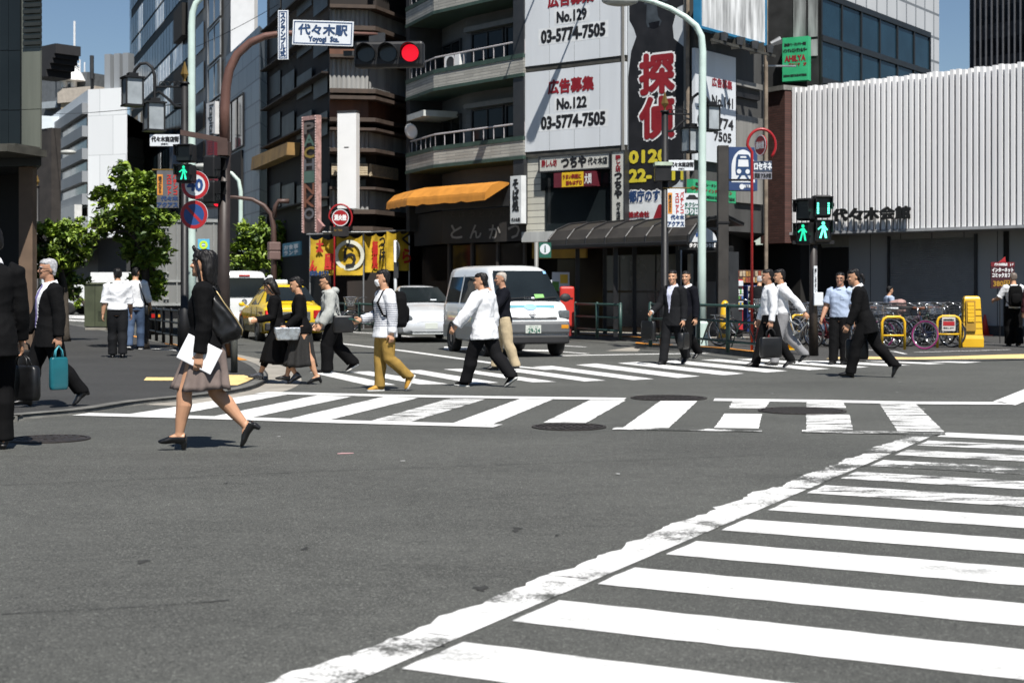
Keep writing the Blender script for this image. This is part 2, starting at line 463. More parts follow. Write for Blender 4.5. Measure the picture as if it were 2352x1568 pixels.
zebra('crosswalk', [gq(q) for q in QB[:3] + QB[4:8]], M_P1, 'middle crosswalk with slanting white bars between two lines')
zebra('crosswalk', [gq(q) for q in [QB[3]] + QB[8:]], M_P2, 'worn bars of the middle crosswalk')
mb = MB()
def gl(us, w, z=.0075): strip(mb, [G(*p) for p in us], w, z)
gl([(185, 952), (420, 958), (760, 968.5), (1144, 979)], .33); gl([(600, 902.5), (900, 909.5), (1200, 914), (1436, 917)], .38)
gl([(1640, 918.6), (1900, 922), (2100, 926), (2312, 927)], .42)
mb.poly([(*G(u, v)[:2], .0075) for u, v in ((2281, 923), (2332, 931.5), (2440, 890), (2440, 860))])
st(mb.build('road_line', M_P1), 'white lines along the middle crosswalk')
mb = MB(); gl([(1408, 985), (1560, 987), (1750, 990)], .22); gl([(1842, 991), (2000, 994), (2170, 997)], .24)
st(mb.build('road_line', M_P3), 'worn white line along the middle crosswalk')
QC = [((843, 884.7), (909, 884), (762, 854), (711, 855)), ((963, 883), (1029, 882), (849, 853), (801, 854)), ((1086, 881), (1146, 879), (966, 850), (918, 851)),
      ((1223, 878), (1277, 877), (1062, 847), (1019, 848)), ((1343, 876), (1392, 874), (1167, 844), (1119, 845.4)), ((1454, 873), (1502, 870.4), (1268, 840.4), (1223, 842.5)),
      ((1556, 868), (1607, 864.4), (1370, 835), (1322, 838)), ((1661, 862), (1709, 858), (1463, 831.4), (1418, 834)), ((1760, 855.4), (1809, 852), (1556, 827.5), (1511, 830.5)),
      ((1859, 850), (1907, 847), (1652, 825), (1610, 826.6)), ((1958, 845.5), (1996, 843), (1733, 823.6), (1690, 825.4)), ((2046, 841), (2089, 838.6), (1870, 827), (1822, 829)),
      ((2136, 836.7), (2173, 835), (2035, 828.5), (1985, 829.5)), ((2217, 834), (2256, 831), (2180, 829.7), (2123, 830.5))]
zebra('crosswalk', [gq(q) for q in QC], M_P1, 'far crosswalk of slanting white bars under most of the walkers')
mb = MB(); gl([(774, 788), (930, 806), (1188, 842), (1262, 849)], .2, .004); gl([(798, 762), (861, 766), (950, 774)], .2, .004)
gl([(1283, 817), (1450, 814), (1625, 811.5)], .3, .004); gl([(1286, 793.6), (1345, 797)], .16, .004); gl([(1286, 808), (1350, 813)], .16, .0075)
mb.poly([(*G(u, v)[:2], .004) for u, v in ((1020, 796), (1020, 803), (1075, 806), (1075, 797))])
mb.poly([(*G(u, v)[:2], .004) for u, v in ((1200, 803), (1200, 806), (1290, 808), (1290, 804))])
mb.poly([(*G(u, v)[:2], .004) for u, v in ((600, 764), (600, 767.5), (690, 771), (690, 764))])
mb.poly([(*G(u, v)[:2], .004) for u, v in ((150, 724), (150, 730), (215, 733), (215, 726))])
mb.poly([(*G(u, v)[:2], .004) for u, v in ((150, 733), (150, 736), (215, 739.5), (215, 737))])
st(mb.build('road_line', M_P1), 'white lane and stop lines beyond the far crosswalk')
mb = MB(); strip(mb, [G(u, v, .02) for u, v in ((1960, 802), (2052, 807), (2080, 813))], .1, .0245); strip(mb, [G(u, v, .02) for u, v in ((2100, 809), (2240, 805.5), (2320, 803))], .1, .0245)
strip(mb, [G(u, v, .052) for u, v in ((330, 799), (420, 806))], .12, .0565); 
st(mb.build('parking_line', M_P1), 'white lines of the cycle parking')
# cracks and patches in the asphalt
M_CR = mat('asphalt_crack', (.028, .028, .026), .95, var=.2)
mb = MB()
def crack(us, w, seed):
    P = smooth_line([G(*p) for p in us], 24)
    P = [p + Vector((noise.noise((p.x * 3, p.y * 3, seed)), noise.noise((p.x * 3, p.y * 3, seed + 9)), 0)) * .03 for p in P]
    for i in range(len(P) - 1):
        ww = w * (.4 + 1.3 * abs(noise.noise((P[i].x * 5, P[i].y * 5, seed + 3))))
        strip(mb, P[i:i + 2], ww, .0035)
crack([(0, 1115), (420, 1097), (800, 1080), (1200, 1066), (1560, 1053), (1800, 1043)], .014, 1)
crack([(0, 1412), (300, 1395), (520, 1380)], .012, 2); crack([(1740, 1100), (1930, 1080), (2100, 1048)], .012, 3); crack([(1500, 1215), (1640, 1196)], .01, 4)
rs = random.Random(11)
for u, v, r in ((1185, 1216, .07), (1280, 1230, .03), (1105, 1352, .06), (700, 1260, .04), (1240, 1415, .05), (2090, 1190, .04), (1690, 890, .06), (520, 1110, .03), (330, 1290, .05), (1010, 1480, .04)):
    c = G(u, v); mb.poly([(c.x + r * rs.uniform(.1, .75) * math.cos(a), c.y + r * 1.3 * rs.uniform(.35, 1.2) * math.sin(a), .0034) for a in [2 * PI * k / 11 for k in range(11)]])
st(mb.build('road_crack', M_CR), 'thin dark cracks and smudges in the asphalt')
mb = MB()
for u, v in ((1150, 960), (1775, 905), (2060, 902), (2066, 878), (1700, 920), (2120, 940), (640, 1004), (925, 1060), (1420, 1090)):
    c = G(u, v); mb.poly([(c.x + .022 * rs.uniform(.5, 1.2) * math.cos(a), c.y + .03 * rs.uniform(.5, 1.2) * math.sin(a), .009) for a in [2 * PI * k / 7 for k in range(7)]])
tag(mb.build('litter', mat('chewing_gum', (.4, .4, .38), .8)), 'pale specks of trodden gum and litter on the asphalt', 'litter', None, 'stuff')
# manhole covers
M_IRON = mat('cast_iron', (.055, .048, .045), .55, .6, var=.3, scale=12)
def manhole(u, v, r, label, mesh=False):
    t = thing('manhole_cover', label, 'manhole cover', G(u, v), R(20), 'manhole covers in the road')
    m = MB(); m.disc((0, 0, .002), r, (0, 0, 1), .010, 40, r - .035); m.build('rim', M_IRON, t)
    m = MB(); m.disc((0, 0, .002), r - .04, (0, 0, 1), .004, 40)
    if mesh:
        for i in range(-7, 8):
            x = i * .06; L = math.sqrt(max(0, (r - .05) ** 2 - x * x))
            if L > .05: m.box(x - .012, x + .012, -L, L, .006, .012); m.box(-L, L, x - .012, x + .012, .006, .0118)
    else:
        for i in range(-6, 7):
            x = i * .065; L = math.sqrt(max(0, (r - .05) ** 2 - x * x))
            for s in (-1, 1):
                if L > .12: m.box(x - .019, x + .019, *sorted((s * .06, s * L)), .006, .012)
        m.disc((0, 0, .006), .05, (0, 0, 1), .007, 16)
    m.build('lid', M_IRON, t)
manhole(1307, 981, .37, 'ribbed manhole cover on the front line of the middle crosswalk')
manhole(1536, 914.5, .48, 'ribbed manhole cover in the gap of the back line of the middle crosswalk')
manhole(1842, 944, .49, 'chequered manhole cover lying across two bars of the middle crosswalk', True)
manhole(112, 1009, .37, 'dark manhole cover by the kerb at the feet of the man in black')
t = MB(); t.prism([(0, 0, .003), (.1, .02, .003), (.13, .05, .003), (.03, .05, .003)], (0, 0, .006), Matrix.Translation(G(775, 1043)))
tag(t.build('litter_scrap', mat('pink_paper', (.5, .3, .3), .7)), 'scrap of pinkish paper lying on the open asphalt', 'litter')
# ---------------------------------------------------------------- buildings
def off(pts, d):
    """plan polyline (left to right as seen) pushed d towards the viewer, mitred"""
    P = [Vector((p[0], p[1], 0)) for p in pts]; out = []
    ns = []
    for a, b in zip(P, P[1:]):
        t = (b - a).normalized(); ns.append(Vector((t.y, -t.x, 0)))
    for i, p in enumerate(P):
        n0, n1 = ns[max(i - 1, 0)], ns[min(i, len(ns) - 1)]
        m = (n0 + n1).normalized()
        out.append(p + m * (d / max(.3, m.dot(n0))))
    return out
def plan(mb, pts, z0, z1):
    return mb.prism([(p[0], p[1], z0) for p in pts], (0, 0, z1 - z0))
def ribbon(mb, pts, n0, n1, z0, z1):
    a, b = off(pts, n0), off(pts, n1)
    for i in range(len(a) - 1): plan(mb, [b[i], b[i + 1], a[i + 1], a[i]], z0, z1)
def back(pts, d, vx=0.0):
    """closed plan: the polyline and the same pushed d metres away from the viewer"""
    return [Vector((p[0], p[1], 0)) for p in pts] + [Vector((p[0], p[1], 0)) + Vector((d * vx, d, 0)) for p in reversed(pts)]
def window(fac, s0, s1, z0, z1, n, parent, mf, mg, nx=2, nz=1, fw=.06, rec=.0):
    """a framed window standing n off the plane; the pane is its sub-part"""
    mb = MB()
    for a, b, c, d in ((s0, s1, z0, z0 + fw), (s0, s1, z1 - fw, z1), (s0, s0 + fw, z0 + fw, z1 - fw), (s1 - fw, s1, z0 + fw, z1 - fw)): fac.box(mb, a, b, c, d, n, n + .07)
    for i in range(1, nx):
        x = s0 + (s1 - s0) * i / nx; fac.box(mb, x - fw * .4, x + fw * .4, z0 + fw, z1 - fw, n, n + .06)
    for i in range(1, nz):
        z = z0 + (z1 - z0) * i / nz; fac.box(mb, s0 + fw, s1 - fw, z - fw * .3, z + fw * .3, n, n + .05)
    o = mb.build('window', mf, parent)
    mb = MB(); fac.box(mb, s0 + fw, s1 - fw, z0 + fw, z1 - fw, n - .02, n + .025); mb.build('pane', mg, o)
    return o
G_DARK = glassy('dark_window_glass', (.012, .016, .018), .05)
G_BLUE = glassy('blue_window_glass', (.012, .032, .05), .08)
G_BROWN = glassy('brown_window_glass', (.02, .016, .013), .12)
M_ALU = mat('aluminium_frame', (.3, .31, .32), .45, .6, var=.1)
M_BLK = mat('black_metal', (.012, .012, .013), .5, .3, var=.2)
M_DKGR = mat('dark_grey_metal', (.04, .042, .045), .5, .3, var=.2)
M_WHT = mat('white_metal', (.75, .76, .76), .45, 0, var=.05)
M_GREYC = mat('weathered_concrete', (.2, .195, .18), .9, var=.45, scale=1.6, streak=True, bump=.006)
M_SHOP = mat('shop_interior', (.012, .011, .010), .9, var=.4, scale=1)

# dark glass building at the near left
t = thing('dark_corner_building', 'dark glazed building with a thin canopy at the edge of the near pavement', 'building')
FD = Fac(XY(-260, 31), XY(95, 30))
mb = MB(); plan(mb, [FD.p, FD.q, FD.q + Vector((-3.6, 9, 0)), FD.p + Vector((-3, 9, 0))], 3.9, 14); mb.build('wall', mat('dark_cladding', (.02, .023, .024), .4, .2, var=.3, scale=1, streak=True), t)
mb = MB(); plan(mb, [FD.p + Vector((0, 2.2, 0)), FD.q + Vector((-1, 2.2, 0)), FD.q + Vector((-3.8, 9, 0)), FD.p + Vector((-3, 9, 0))], 0, 3.9); mb.build('shopfront', M_SHOP, t)
mb = MB()
for a, b in ((0, 20), (20, 47)):
    for v0, v1 in ((-60, 115), (118, 252), (255, 345)): FD.pbox(mb, a, v0, b - 1, v1, .002, .03)
mb.build('window', G_DARK, t)
mb = MB()
for v0, v1 in ((-60, 109), (112, 250), (253, 342)): FD.pbox(mb, 50, v0, 93, v1, .002, .05)
mb.build('glass_panel', mat('greenish_glass_panel', (.1, .105, .085), .15, var=.5, scale=1.2, streak=True), t)
mb = MB()
for i in range(9): FD.pbox(mb, 52, -20 + i * 14.5, 92, -14 + i * 14.5, .05, .12)
mb.build('louvre', mat('dark_louvre', (.03, .033, .03), .4, .3), t)
mb = MB()
FD.box(mb, FD.su(20), FD.L, FD.zv(60, 347), FD.zv(60, 340), .05, .9); FD.box(mb, FD.su(-260), FD.L + .1, FD.zv(60, 362), FD.zv(60, 347), -.05, 1.3)
mb.build('canopy', mat('canopy_metal', (.085, .08, .065), .5, .3, var=.25), t)
mb = MB(); mb.box(-.14, .14, -.14, .14, 0, 3.9, Matrix.Translation(FD.P(FD.su(64, -.3), 0, -.3))); mb.build('column', mat('beige_column', (.13, .085, .055), .8, var=.2), t)

# white office block with banded windows down the left street
t = thing('white_office_block', 'white office building with dark ribbon windows on its shaded flank', 'building')
FW = Fac(XY(118, 104), XY(202, 90)); FW2 = Fac(XY(202, 90), XY(292, 89))
M_WH = wallmat('white_panel', FW2.d, (.74, .76, .77), (.5, .52, .53), 1.9, 2.4, .02, .5, .03, .003, grime=.06)
M_GB = mat('shaded_grey_band', (.22, .235, .25), .6, var=.15, scale=.7, streak=True)  # band grey lowered so the flank's shade sits in the colour
ztop = 1.35 + (668 - 206) / FP * 90
mb = MB(); plan(mb, [FW.p, FW.q, FW2.q, FW2.q + Vector((-8, 25, 0)), FW.p + Vector((4, 25, 0))], 4.6, ztop); mb.build('wall', M_WH, t)
mb = MB(); plan(mb, [FW.p + Vector((.5, 1.5, 0)), FW.q + Vector((.2, 1.5, 0)), FW2.q + Vector((-.2, 1.5, 0)), FW2.q + Vector((-8, 24, 0)), FW.p + Vector((4, 24, 0))], 0, 4.6); mb.build('ground_floor', mat('dark_base', (.05, .05, .05), .8), t)
for k in range(7):
    zb = FW.zv(202, 288 + k * 52); zt = FW.zv(202, 262 + k * 52)
    mb = MB(); FW.box(mb, FW.su(142), FW.L - .05, zb, zt, .02, .06); mb.build('window', G_BROWN, t)
    zt2 = FW.zv(202, 262 + k * 52 - 25)
    mb = MB(); FW.box(mb, FW.su(136), FW.L - .02, zt, zt2, .01, .35); mb.build('sill_band', M_GB, t)
mb = MB(); FW.box(mb, FW.su(119), FW.su(137), 0, FW.zv(137, 268), .02, 1.2); mb.build('stair_tower', mat('bluish_white_tile', (.6, .66, .7), .5, var=.06), t)
mb = MB()
for u in (226, 248, 268): FW2.box(mb, FW2.su(u), FW2.su(u + 13), ztop, ztop + 2.2, -1.2, -.6)
mb.build('parapet_fin', M_GB, t)
mb = MB(); FW.box(mb, FW.su(150), FW.L + 0, 4.6, 6.6, .36, .8); mb.build('fascia', mat('grey_fascia', (.55, .55, .53), .6), t)

# far blocks between them
t = thing('rooftop_tank_block', 'far grey block with a white water tank frame and twin cowls on its roof', 'building')
FB = Fac(XY(60, 150), XY(200, 146))
mb = MB(); FB.pbox(mb, 95, 178, 130, 690, -3, 0); FB.pbox(mb, 130, 172, 200, 300, -3, .5); mb.build('wall', mat('slate_wall', (.09, .1, .11), .8, var=.2), t)
mb = MB(); FB.pbox(mb, 140, 222, 214, 700, -1, 2); mb.build('stair_block', mat('beige_wall', (.4, .31, .2), .8, var=.2), t)
mb = MB(); FB.pbox(mb, 132, 205, 218, 230, -1, 2.2); mb.build('parapet', mat('tan_parapet', (.45, .4, .34), .8), t)
mb = MB(); FB.pbox(mb, 95, 235, 131, 247, 0, .8); mb.build('balcony', mat('bluish_balcony', (.3, .34, .37), .7), t)
for u in (154, 175):
    c = W(u, 190, 146); mb = MB(); mb.lathe([(.3, -.6), (.3, 0), (1.15, .05), (.8, .8), (.15, 1.3)], c - Vector((0, .8, 0)), 12); mb.build('roof_cowl', M_WHT, t)
mb = MB(); c = W(156, 171, 147); cS = Matrix.Translation(c) @ Matrix.Scale(.40, 4) @ Matrix.Translation(-c); mb.M = cS
for dx in (-3, -1, 1, 3):
    for dy in (0, 4): mb.tube([c + Vector((dx, dy, -1.2)), c + Vector((dx, dy, 3.6))], .16, 5)
for z in (-.2, 1.2, 2.4, 3.5):
    mb.tube([c + Vector((-3, 0, z)), c + Vector((3, 0, z))], .12, 5); mb.tube([c + Vector((-3, 0, z)), c + Vector((-3, 4, z))], .12, 5)
    mb.tube([c + Vector((-3, 0, z)), c + Vector((-1, 0, z + 1.1))], .09, 5); mb.tube([c + Vector((1, 0, z + 1.1)), c + Vector((3, 0, z))], .09, 5)
mb.build('tank_frame', M_WHT, t)
mb = MB(cS); mb.lathe([(2.3, -.8), (2.3, 2.2), (1.2, 2.7)], c + Vector((0, 2, 0)), 14); mb.build('water_tank', mat('tank_shell', (.62, .64, .64), .5), t)
t = thing('antenna_mast', 'slender dark antenna mast rising behind the white office roof', 'antenna')
p = W(211, 210, 120); mb = MB(); mb.tube([p - Vector((0, 0, 2)), p + Vector((0, 0, 1.2))], .12, 6); mb.build('pole', M_BLK, t)
mb = MB(); mb.tube([p + Vector((0, 0, 1.0)), p + Vector((0, 0, 2.9))], .17, 8); mb.tube([p + Vector((.1, 0, 0)), p + Vector((.2, 0, 1.4))], .05, 5); mb.build('aerial', M_DKGR, t)
t = MB(); p = W(171, 135, 150); t.tube([p - Vector((0, 0, 1)), p + Vector((0, 0, 3.8))], .1, 5); tag(t.build('roof_aerial', M_WHT), 'thin white whip aerial beside the water tank frame', 'antenna')
t = thing('stepped_dark_block', 'dark building with a stepped cornice just beyond the near glazed corner', 'building')
FS = Fac(XY(70, 70), XY(108, 69))
mb = MB()
for i, (u, v0, v1) in enumerate(((128, 112, 122), (124, 122, 132), (120, 132, 144), (114, 144, 158), (106, 158, 175))): FS.pbox(mb, 70, v0, u, v1, -1, .3 + i * .002)
mb.build('cornice', mat('dark_cornice', (.02, .02, .022), .8), t)
mb = MB(); FS.pbox(mb, 70, 300, 118, 640, -1, -.5); mb.build('wall', mat('dark_brown_wall', (.035, .03, .027), .85, var=.3), t)

# glass tower
t = thing('glass_tower', 'tall dark glass tower with pale reflections painted on some of its panes', 'building')
FT = Fac(XY(303, 128), XY(446, 96)); FT0 = Fac(XY(299, 140), XY(303, 128))
mb = MB(); plan(mb, [FT0.p, FT.p, FT.q, FT.q + Vector((-4, 30, 0)), FT0.p + Vector((-7, 30, 0))], 0, 34); mb.build('wall', mat('tower_frame', (.03, .04, .047), .7, 0, var=.15, spec=.1), t)
gm = [glassy('tower_glass', (.016, .028, .036), .2, .3, .2, .12), glassy('tower_glass_dim', (.04, .06, .075), .2, .3, .3, .12), mat('pane_with_painted_reflection', (.78, .82, .85), .3, 0, var=.2, scale=.5)]  # pale panes carry painted reflections in their base colour
rnd = random.Random(3)
nc = 22
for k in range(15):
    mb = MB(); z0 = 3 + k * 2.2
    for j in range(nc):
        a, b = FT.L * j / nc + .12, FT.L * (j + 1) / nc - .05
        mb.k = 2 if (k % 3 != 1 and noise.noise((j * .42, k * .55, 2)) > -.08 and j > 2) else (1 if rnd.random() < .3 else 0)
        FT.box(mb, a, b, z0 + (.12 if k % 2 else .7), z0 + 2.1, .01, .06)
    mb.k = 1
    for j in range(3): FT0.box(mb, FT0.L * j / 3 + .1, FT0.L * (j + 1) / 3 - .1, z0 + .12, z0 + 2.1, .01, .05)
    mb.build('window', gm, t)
mb = MB(); FT.pbox(mb, 398, 30, 418, 80, .06, .5); mb.build('balcony_slot', M_SHOP, t); mb = MB(); FT.pbox(mb, 398, 170, 418, 235, .06, .5); mb.build('balcony_slot', M_SHOP, t)

# the street wall running away on the left: brown block, tiled block, concrete block
K0 = 1 / 64.0
def yy(u): return 1 / (K0 * (1 + (u - 603) * .00151))
def SF(u0, u1): return Fac(XY(u0, yy(u0)), XY(u1, yy(u1)))
t = thing('concrete_block', 'grey concrete building with slanted fins and a broad white blank panel', 'building')
FC = SF(446, 533); FCW = Fac(XY(530, 71), XY(585, 70.6))
M_CON = wallmat('grey_concrete', FC.d, (.27, .27, .265), (.16, .16, .16), 2.4, 2.6, .02, .85, .06, .003, grime=.35)
mb = MB(); plan(mb, [FC.p, FC.q + Vector((0, .4, 0)), FCW.q + Vector((0, .4, 0)), FCW.q + Vector((-3, 14, 0)), FC.p + Vector((-3, 12, 0))], 0, 24); mb.build('wall', M_CON, t)
mb = MB(); FCW.pbox(mb, 530, -120, 584, 150, -.3, .05); mb.build('blank_panel', mat('white_wall_panel', (.74, .75, .76), .6, var=.04), t)
for v in (-30, 60, 150, 240, 330):
    a, zt = FC.at(480, v); b, zb = FC.at(509, v + 66); window(FC, a, b, zb, FC.zv(509, v - 18), .02, t, M_ALU, G_DARK, 2)
    mb = MB(); a = FC.su(452); FC.box(mb, a, FC.su(470), FC.zv(460, v + 60), FC.zv(460, v), .02, .06); mb.build('window', G_BROWN, t)
t = thing('tiled_block', 'blue-grey tile-clad building with a dark shop window low on its flank', 'building')
FTB = SF(533, 612)
mb = MB(); plan(mb, back([FTB.p + FTB.n * .3, FTB.q + FTB.n * .3], 10), 0, FTB.zv(612, 60)); mb.build('wall', wallmat('blue_grey_tile', FTB.d, (.2, .235, .27), (.09, .1, .12), 2.2, .95, .04, .45, .1, .004, grime=.2), t)
a, zt = FTB.at(536, 265); b, zb = FTB.at(578, 480); window(FTB, FTB.su(535), FTB.su(577), FTB.zv(560, 345), FTB.zv(560, 225), .32, t, M_BLK, G_DARK, 3)
mb = MB(); FTB.box(mb, FTB.su(534), FTB.su(574), 0, FTB.zv(560, 352), .3, .4); mb.build('shopfront', M_SHOP, t)
# brown apartment block with the bay
t = thing('brown_corner_block', 'dark brown building with a corrugated bay of balconies at its corner', 'building')
FL = SF(608, 757); P0 = FL.q; P1 = XY(846, P0.y + .2); P2 = XY(948, 55.5)
FBY = Fac(P0, P1); FBR = Fac(P1, P2)
M_BR = mat('dark_brown_render', (.020, .015, .013), .85, var=.4, scale=1.2, streak=True)
mb = MB(); plan(mb, [FL.p - FL.n * .1, P0 + Vector((-.1, .9, 0)), P1 + Vector((.2, .9, 0)), P2 + Vector((.1, .9, 0)), P2 + Vector((3, 14, 0)), FL.p + Vector((3, 14, 0))], 0, 22); mb.build('wall', M_BR, t)
BAY = [P0, P1, P2]
M_COR = mat('corrugated_panel', (.30, .30, .29), .6, 0, var=.3, scale=2.5, streak=True)
M_RUST = mat('rusty_panel', (.13, .055, .03), .7, 0, var=.45, scale=2, streak=True)
M_TRIM = mat('brown_trim', (.06, .042, .032), .8, var=.3)
def corr(mb, fac, s0, s1, z0, z1, n, pitch=.16, amp=.03):
    k = max(2, int((s1 - s0) / pitch * 4)); top = []; bot = []
    for i in range(k + 1):
        s = s0 + (s1 - s0) * i / k; nn = n + amp * (1, .4, -1, .4)[i % 4]
        top.append(fac.P(s, z1, nn)); bot.append(fac.P(s, z0, nn))
    for i in range(k): mb.poly([bot[i], bot[i + 1], top[i + 1], top[i]])
def bayz(v): return 1.35 + (668 - v) / FP * P0.y
for v0, v1, m, cg in ((-80, -48, M_COR, 1), (22, 62, M_COR, 1), (110, 133, M_RUST, 0), (136, 206, M_COR, 1), (230, 272, M_RUST, 0), (302, 342, M_COR, 1), (437, 482, M_COR, 1)):
    mb = MB()
    for f in (FBY, FBR):
        if cg: corr(mb, f, 0, f.L, bayz(v1), bayz(v0), 0)
        else: f.box(mb, 0, f.L, bayz(v1), bayz(v0), -.06, 0)
    mb.build('balcony_panel', m, t)
for v0, v1 in ((14, 22), (62, 72), (128, 135), (206, 216), (222, 230), (272, 281), (295, 301), (342, 350), (430, 436), (482, 492)):
    mb = MB(); ribbon(mb, BAY, -1.0, .40, bayz(v1), bayz(v0)); mb.build('balcony_slab', M_TRIM, t)
M_BL = mat('rolled_bamboo_blind', (.42, .35, .24), .8, var=.25, scale=9)
for f, a, b in ((FBY, .05, .98), (FBR, .02, .62)):
    mb = MB()
    for i in range(5): 
        z = bayz(400 - i * 5.4); mb.tube([f.P(f.L * a, z, .03), f.P(f.L * b, z, .03)], .06, 6)
    mb.build('rolled_blind', M_BL, t)
for v0, v1 in ((72, 108), (281, 300), (350, 372), (404, 436)):
    for f in (FBY, FBR):
        mb = MB()
        for i in range(3): f.box(mb, f.L * (i + .12) / 3, f.L * (i + .88) / 3, bayz(v1), bayz(v0), -.85, -.8)
        mb.build('window', G_BROWN, t)
mb = MB(); ribbon(mb, BAY, -.9, .25, bayz(530), bayz(520)); mb.build('fascia', M_TRIM, t)
mb = MB(); mb.prism([FL.P(FL.su(605), FL.zv(605, 392), .05), FL.P(FL.su(690), FL.zv(690, 357), .05), FL.P(FL.su(690), FL.zv(690, 328), .0), FL.P(FL.su(605), FL.zv(605, 362), .0)], FL.n * .5); mb.build('awning', mat('ochre_awning', (.25, .15, .05), .8, var=.35, scale=1.5), t)
M_DKW = mat('dark_board_window', (.02, .019, .018), .5, var=.5, scale=1)
for v in (-20, 75, 170, 262, 420):
    for u0, u1 in ((616, 640), (644, 672), (678, 712), (716, 748)):
        mb = MB(); FL.box(mb, FL.su(u0), FL.su(u1), FL.zv(u0, v + 60), FL.zv(u0, v + 8), -.09, -.06); mb.build('window', M_DKW, t)
    mb = MB(); FL.box(mb, FL.su(611), FL.su(754), FL.zv(650, v + 62) , FL.zv(650, v + 59), -.09, .25); mb.build('ledge', M_BR, t)
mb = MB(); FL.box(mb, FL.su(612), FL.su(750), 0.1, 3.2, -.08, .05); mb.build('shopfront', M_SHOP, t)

# grey corner building with the curved balconies
t = thing('balcony_building', 'grey corner building with pale tiled balcony bands and an orange awning', 'building')
Q0, Q1, Q2 = XY(936, 51.2), XY(1000, 48.6), XY(1206, 45.2)
GB = [Q0, Q1, Q2]; FGL, FGR = Fac(Q0, Q1), Fac(Q1, Q2)
M_SID = wallmat('grey_tile_wall', FGR.d, (.15, .158, .165), (.14, .15, .155), .6, .075, .006, .6, .06, .002, grime=.2)
M_BAND = wallmat('pale_tile_band', FGR.d, (.44, .425, .38), (.26, .26, .24), .9, .095, .012, .6, .14, .004, grime=.45)
M_GRN = mat('green_trim', (.035, .065, .05), .6, var=.3)
wl = off(GB, -1.15)
mb = MB(); plan(mb, back(wl, 12), 3.4, 20); mb.build('wall', M_SID, t)
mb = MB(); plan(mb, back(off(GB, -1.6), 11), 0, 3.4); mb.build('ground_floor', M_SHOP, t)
mb = MB()
ribbon(mb, [Q2 - FGR.d * .5, Q2], -1.15, .05, 3.4, 20); ribbon(mb, [Q0, Q0 + FGL.d * .35], -1.15, .05, 3.4, 20); mb.build('pier', M_DKGR, t)
M_RAIL = mat('painted_railing', (.5, .47, .48), .5, .2, var=.08)
for k in range(4):
    z = 5.5 + k * 2.53
    mb = MB(); ribbon(mb, GB, -.06, .06, z, z + .46); mb.build('balcony_band', M_BAND, t)
    mb = MB(); ribbon(mb, GB, -1.15, .09, z - .11, z - .004); ribbon(mb, GB, -.1, .08, z + .464, z + .60); mb.build('balcony_slab', M_GRN, t)
    mb = MB(); a = off(GB, 0)
    for p, q in zip(a, a[1:]):
        mb.tube([p + Vector((0, 0, z + 1.0)), q + Vector((0, 0, z + 1.0))], .03, 6)
        n = int((q - p).length / .47)
        for i in range(n + 1): mb.tube([p.lerp(q, i / n) + Vector((0, 0, z + .58)), p.lerp(q, i / n) + Vector((0, 0, z + 1.0))], .016, 5)
    mb.build('railing', M_RAIL, t)
    FW_ = Fac(wl[1], wl[2]); FW0 = Fac(wl[0], wl[1])
    for i in range(2):
        window(FW_, .35 + i * 1.75, .35 + i * 1.75 + 1.65, z + .1, z + 1.85, .01, t, M_DKGR, G_DARK, 2)
    window(FW0, .5, 2.3, z + .1, z + 1.8, .01, t, M_DKGR, G_DARK, 2)
    if k < 3:
        mb = MB(); FW_.box(mb, .25, FW_.L - .3, z + 1.86, z + 2.02, .01, .3); mb.build('lintel', mat('grey_lintel', (.2, .21, .215), .7), t)
mb = MB(); FGL.box(mb, .3, 2.0, 7.2, 7.4, -1.1, .12); mb.build('duct', mat('pale_duct', (.5, .52, .5), .6), t)
ac = thing('air_conditioner', 'white air conditioner unit on the upper balcony behind the railing', 'air conditioner', FGR.P(.55, 8.55, -.4), math.atan2(FGR.d.y, FGR.d.x))
mb = MB(); mb.box(-.4, .4, -.14, .14, 0, .58); mb.build('case', M_WHT, ac, bevel=.015)
mb = MB(); mb.disc((-.08, -.142, .29), .2, (0, -1, 0), .012, 20, .17); mb.disc((-.08, -.142, .29), .17, (0, -1, 0), .004, 20); mb.build('fan_grille', M_DKGR, ac)
sd = thing('satellite_dish', 'round white satellite dish fixed to the lower balcony corner', 'satellite dish', W(948, 301, 50.7), R(-35))
mb = MB(); mb.lathe([(.02, 0), (.16, .03), (.27, .09), (.275, .095), (.16, .04), (.02, .01)], (0, 0, 0), 20, Matrix.Rotation(R(105), 4, 'X')); mb.build('dish', M_WHT, sd, True)
mb = MB(); mb.tube([(0, .02, -.05), (0, .15, -.4), (0, .5, -.5)], .025, 6); mb.build('arm', M_ALU, sd)
# awning
aw = thing('orange_awning', 'orange fabric awning above the noodle shop', 'awning')
M_AWN = mat('orange_canvas', (.47, .19, .022), .75, var=.16, scale=3, streak=True)
AW = [Q0 + FGL.d * .45, Q1 + Vector((-.12, 0, 0)), FGR.P(FGR.su(1164), 0)]
prof = [(-.2, 4.72), (.25, 4.74), (.62, 4.62), (.88, 4.38), (.9, 4.3), (.92, 4.12)]
mb = MB(); rings = []
pa = [off(AW, n) for n, z in prof]
def fine(L, k=14):
    o = []
    for p, q in zip(L, L[1:]): o += [p.lerp(q, i / k) for i in range(k)]
    return o + [L[-1]]
grid = [fine(x) for x in pa]
for j in range(len(grid) - 1):
    for i in range(len(grid[0]) - 1):
        w = lambda a, b: Vector((grid[a][b].x, grid[a][b].y, prof[a][1] + (.018 * math.sin(b * 1.9) * (a == 5) + .014 * math.sin(b * 2.7) * (a >= 3))))
        mb.poly([w(j, i), w(j, i + 1), w(j + 1, i + 1), w(j + 1, i)])
for i in (0, -1): mb.poly([Vector((grid[a][i].x, grid[a][i].y, prof[a][1])) for a in range(6)])
mb.build('canvas', M_AWN, aw)
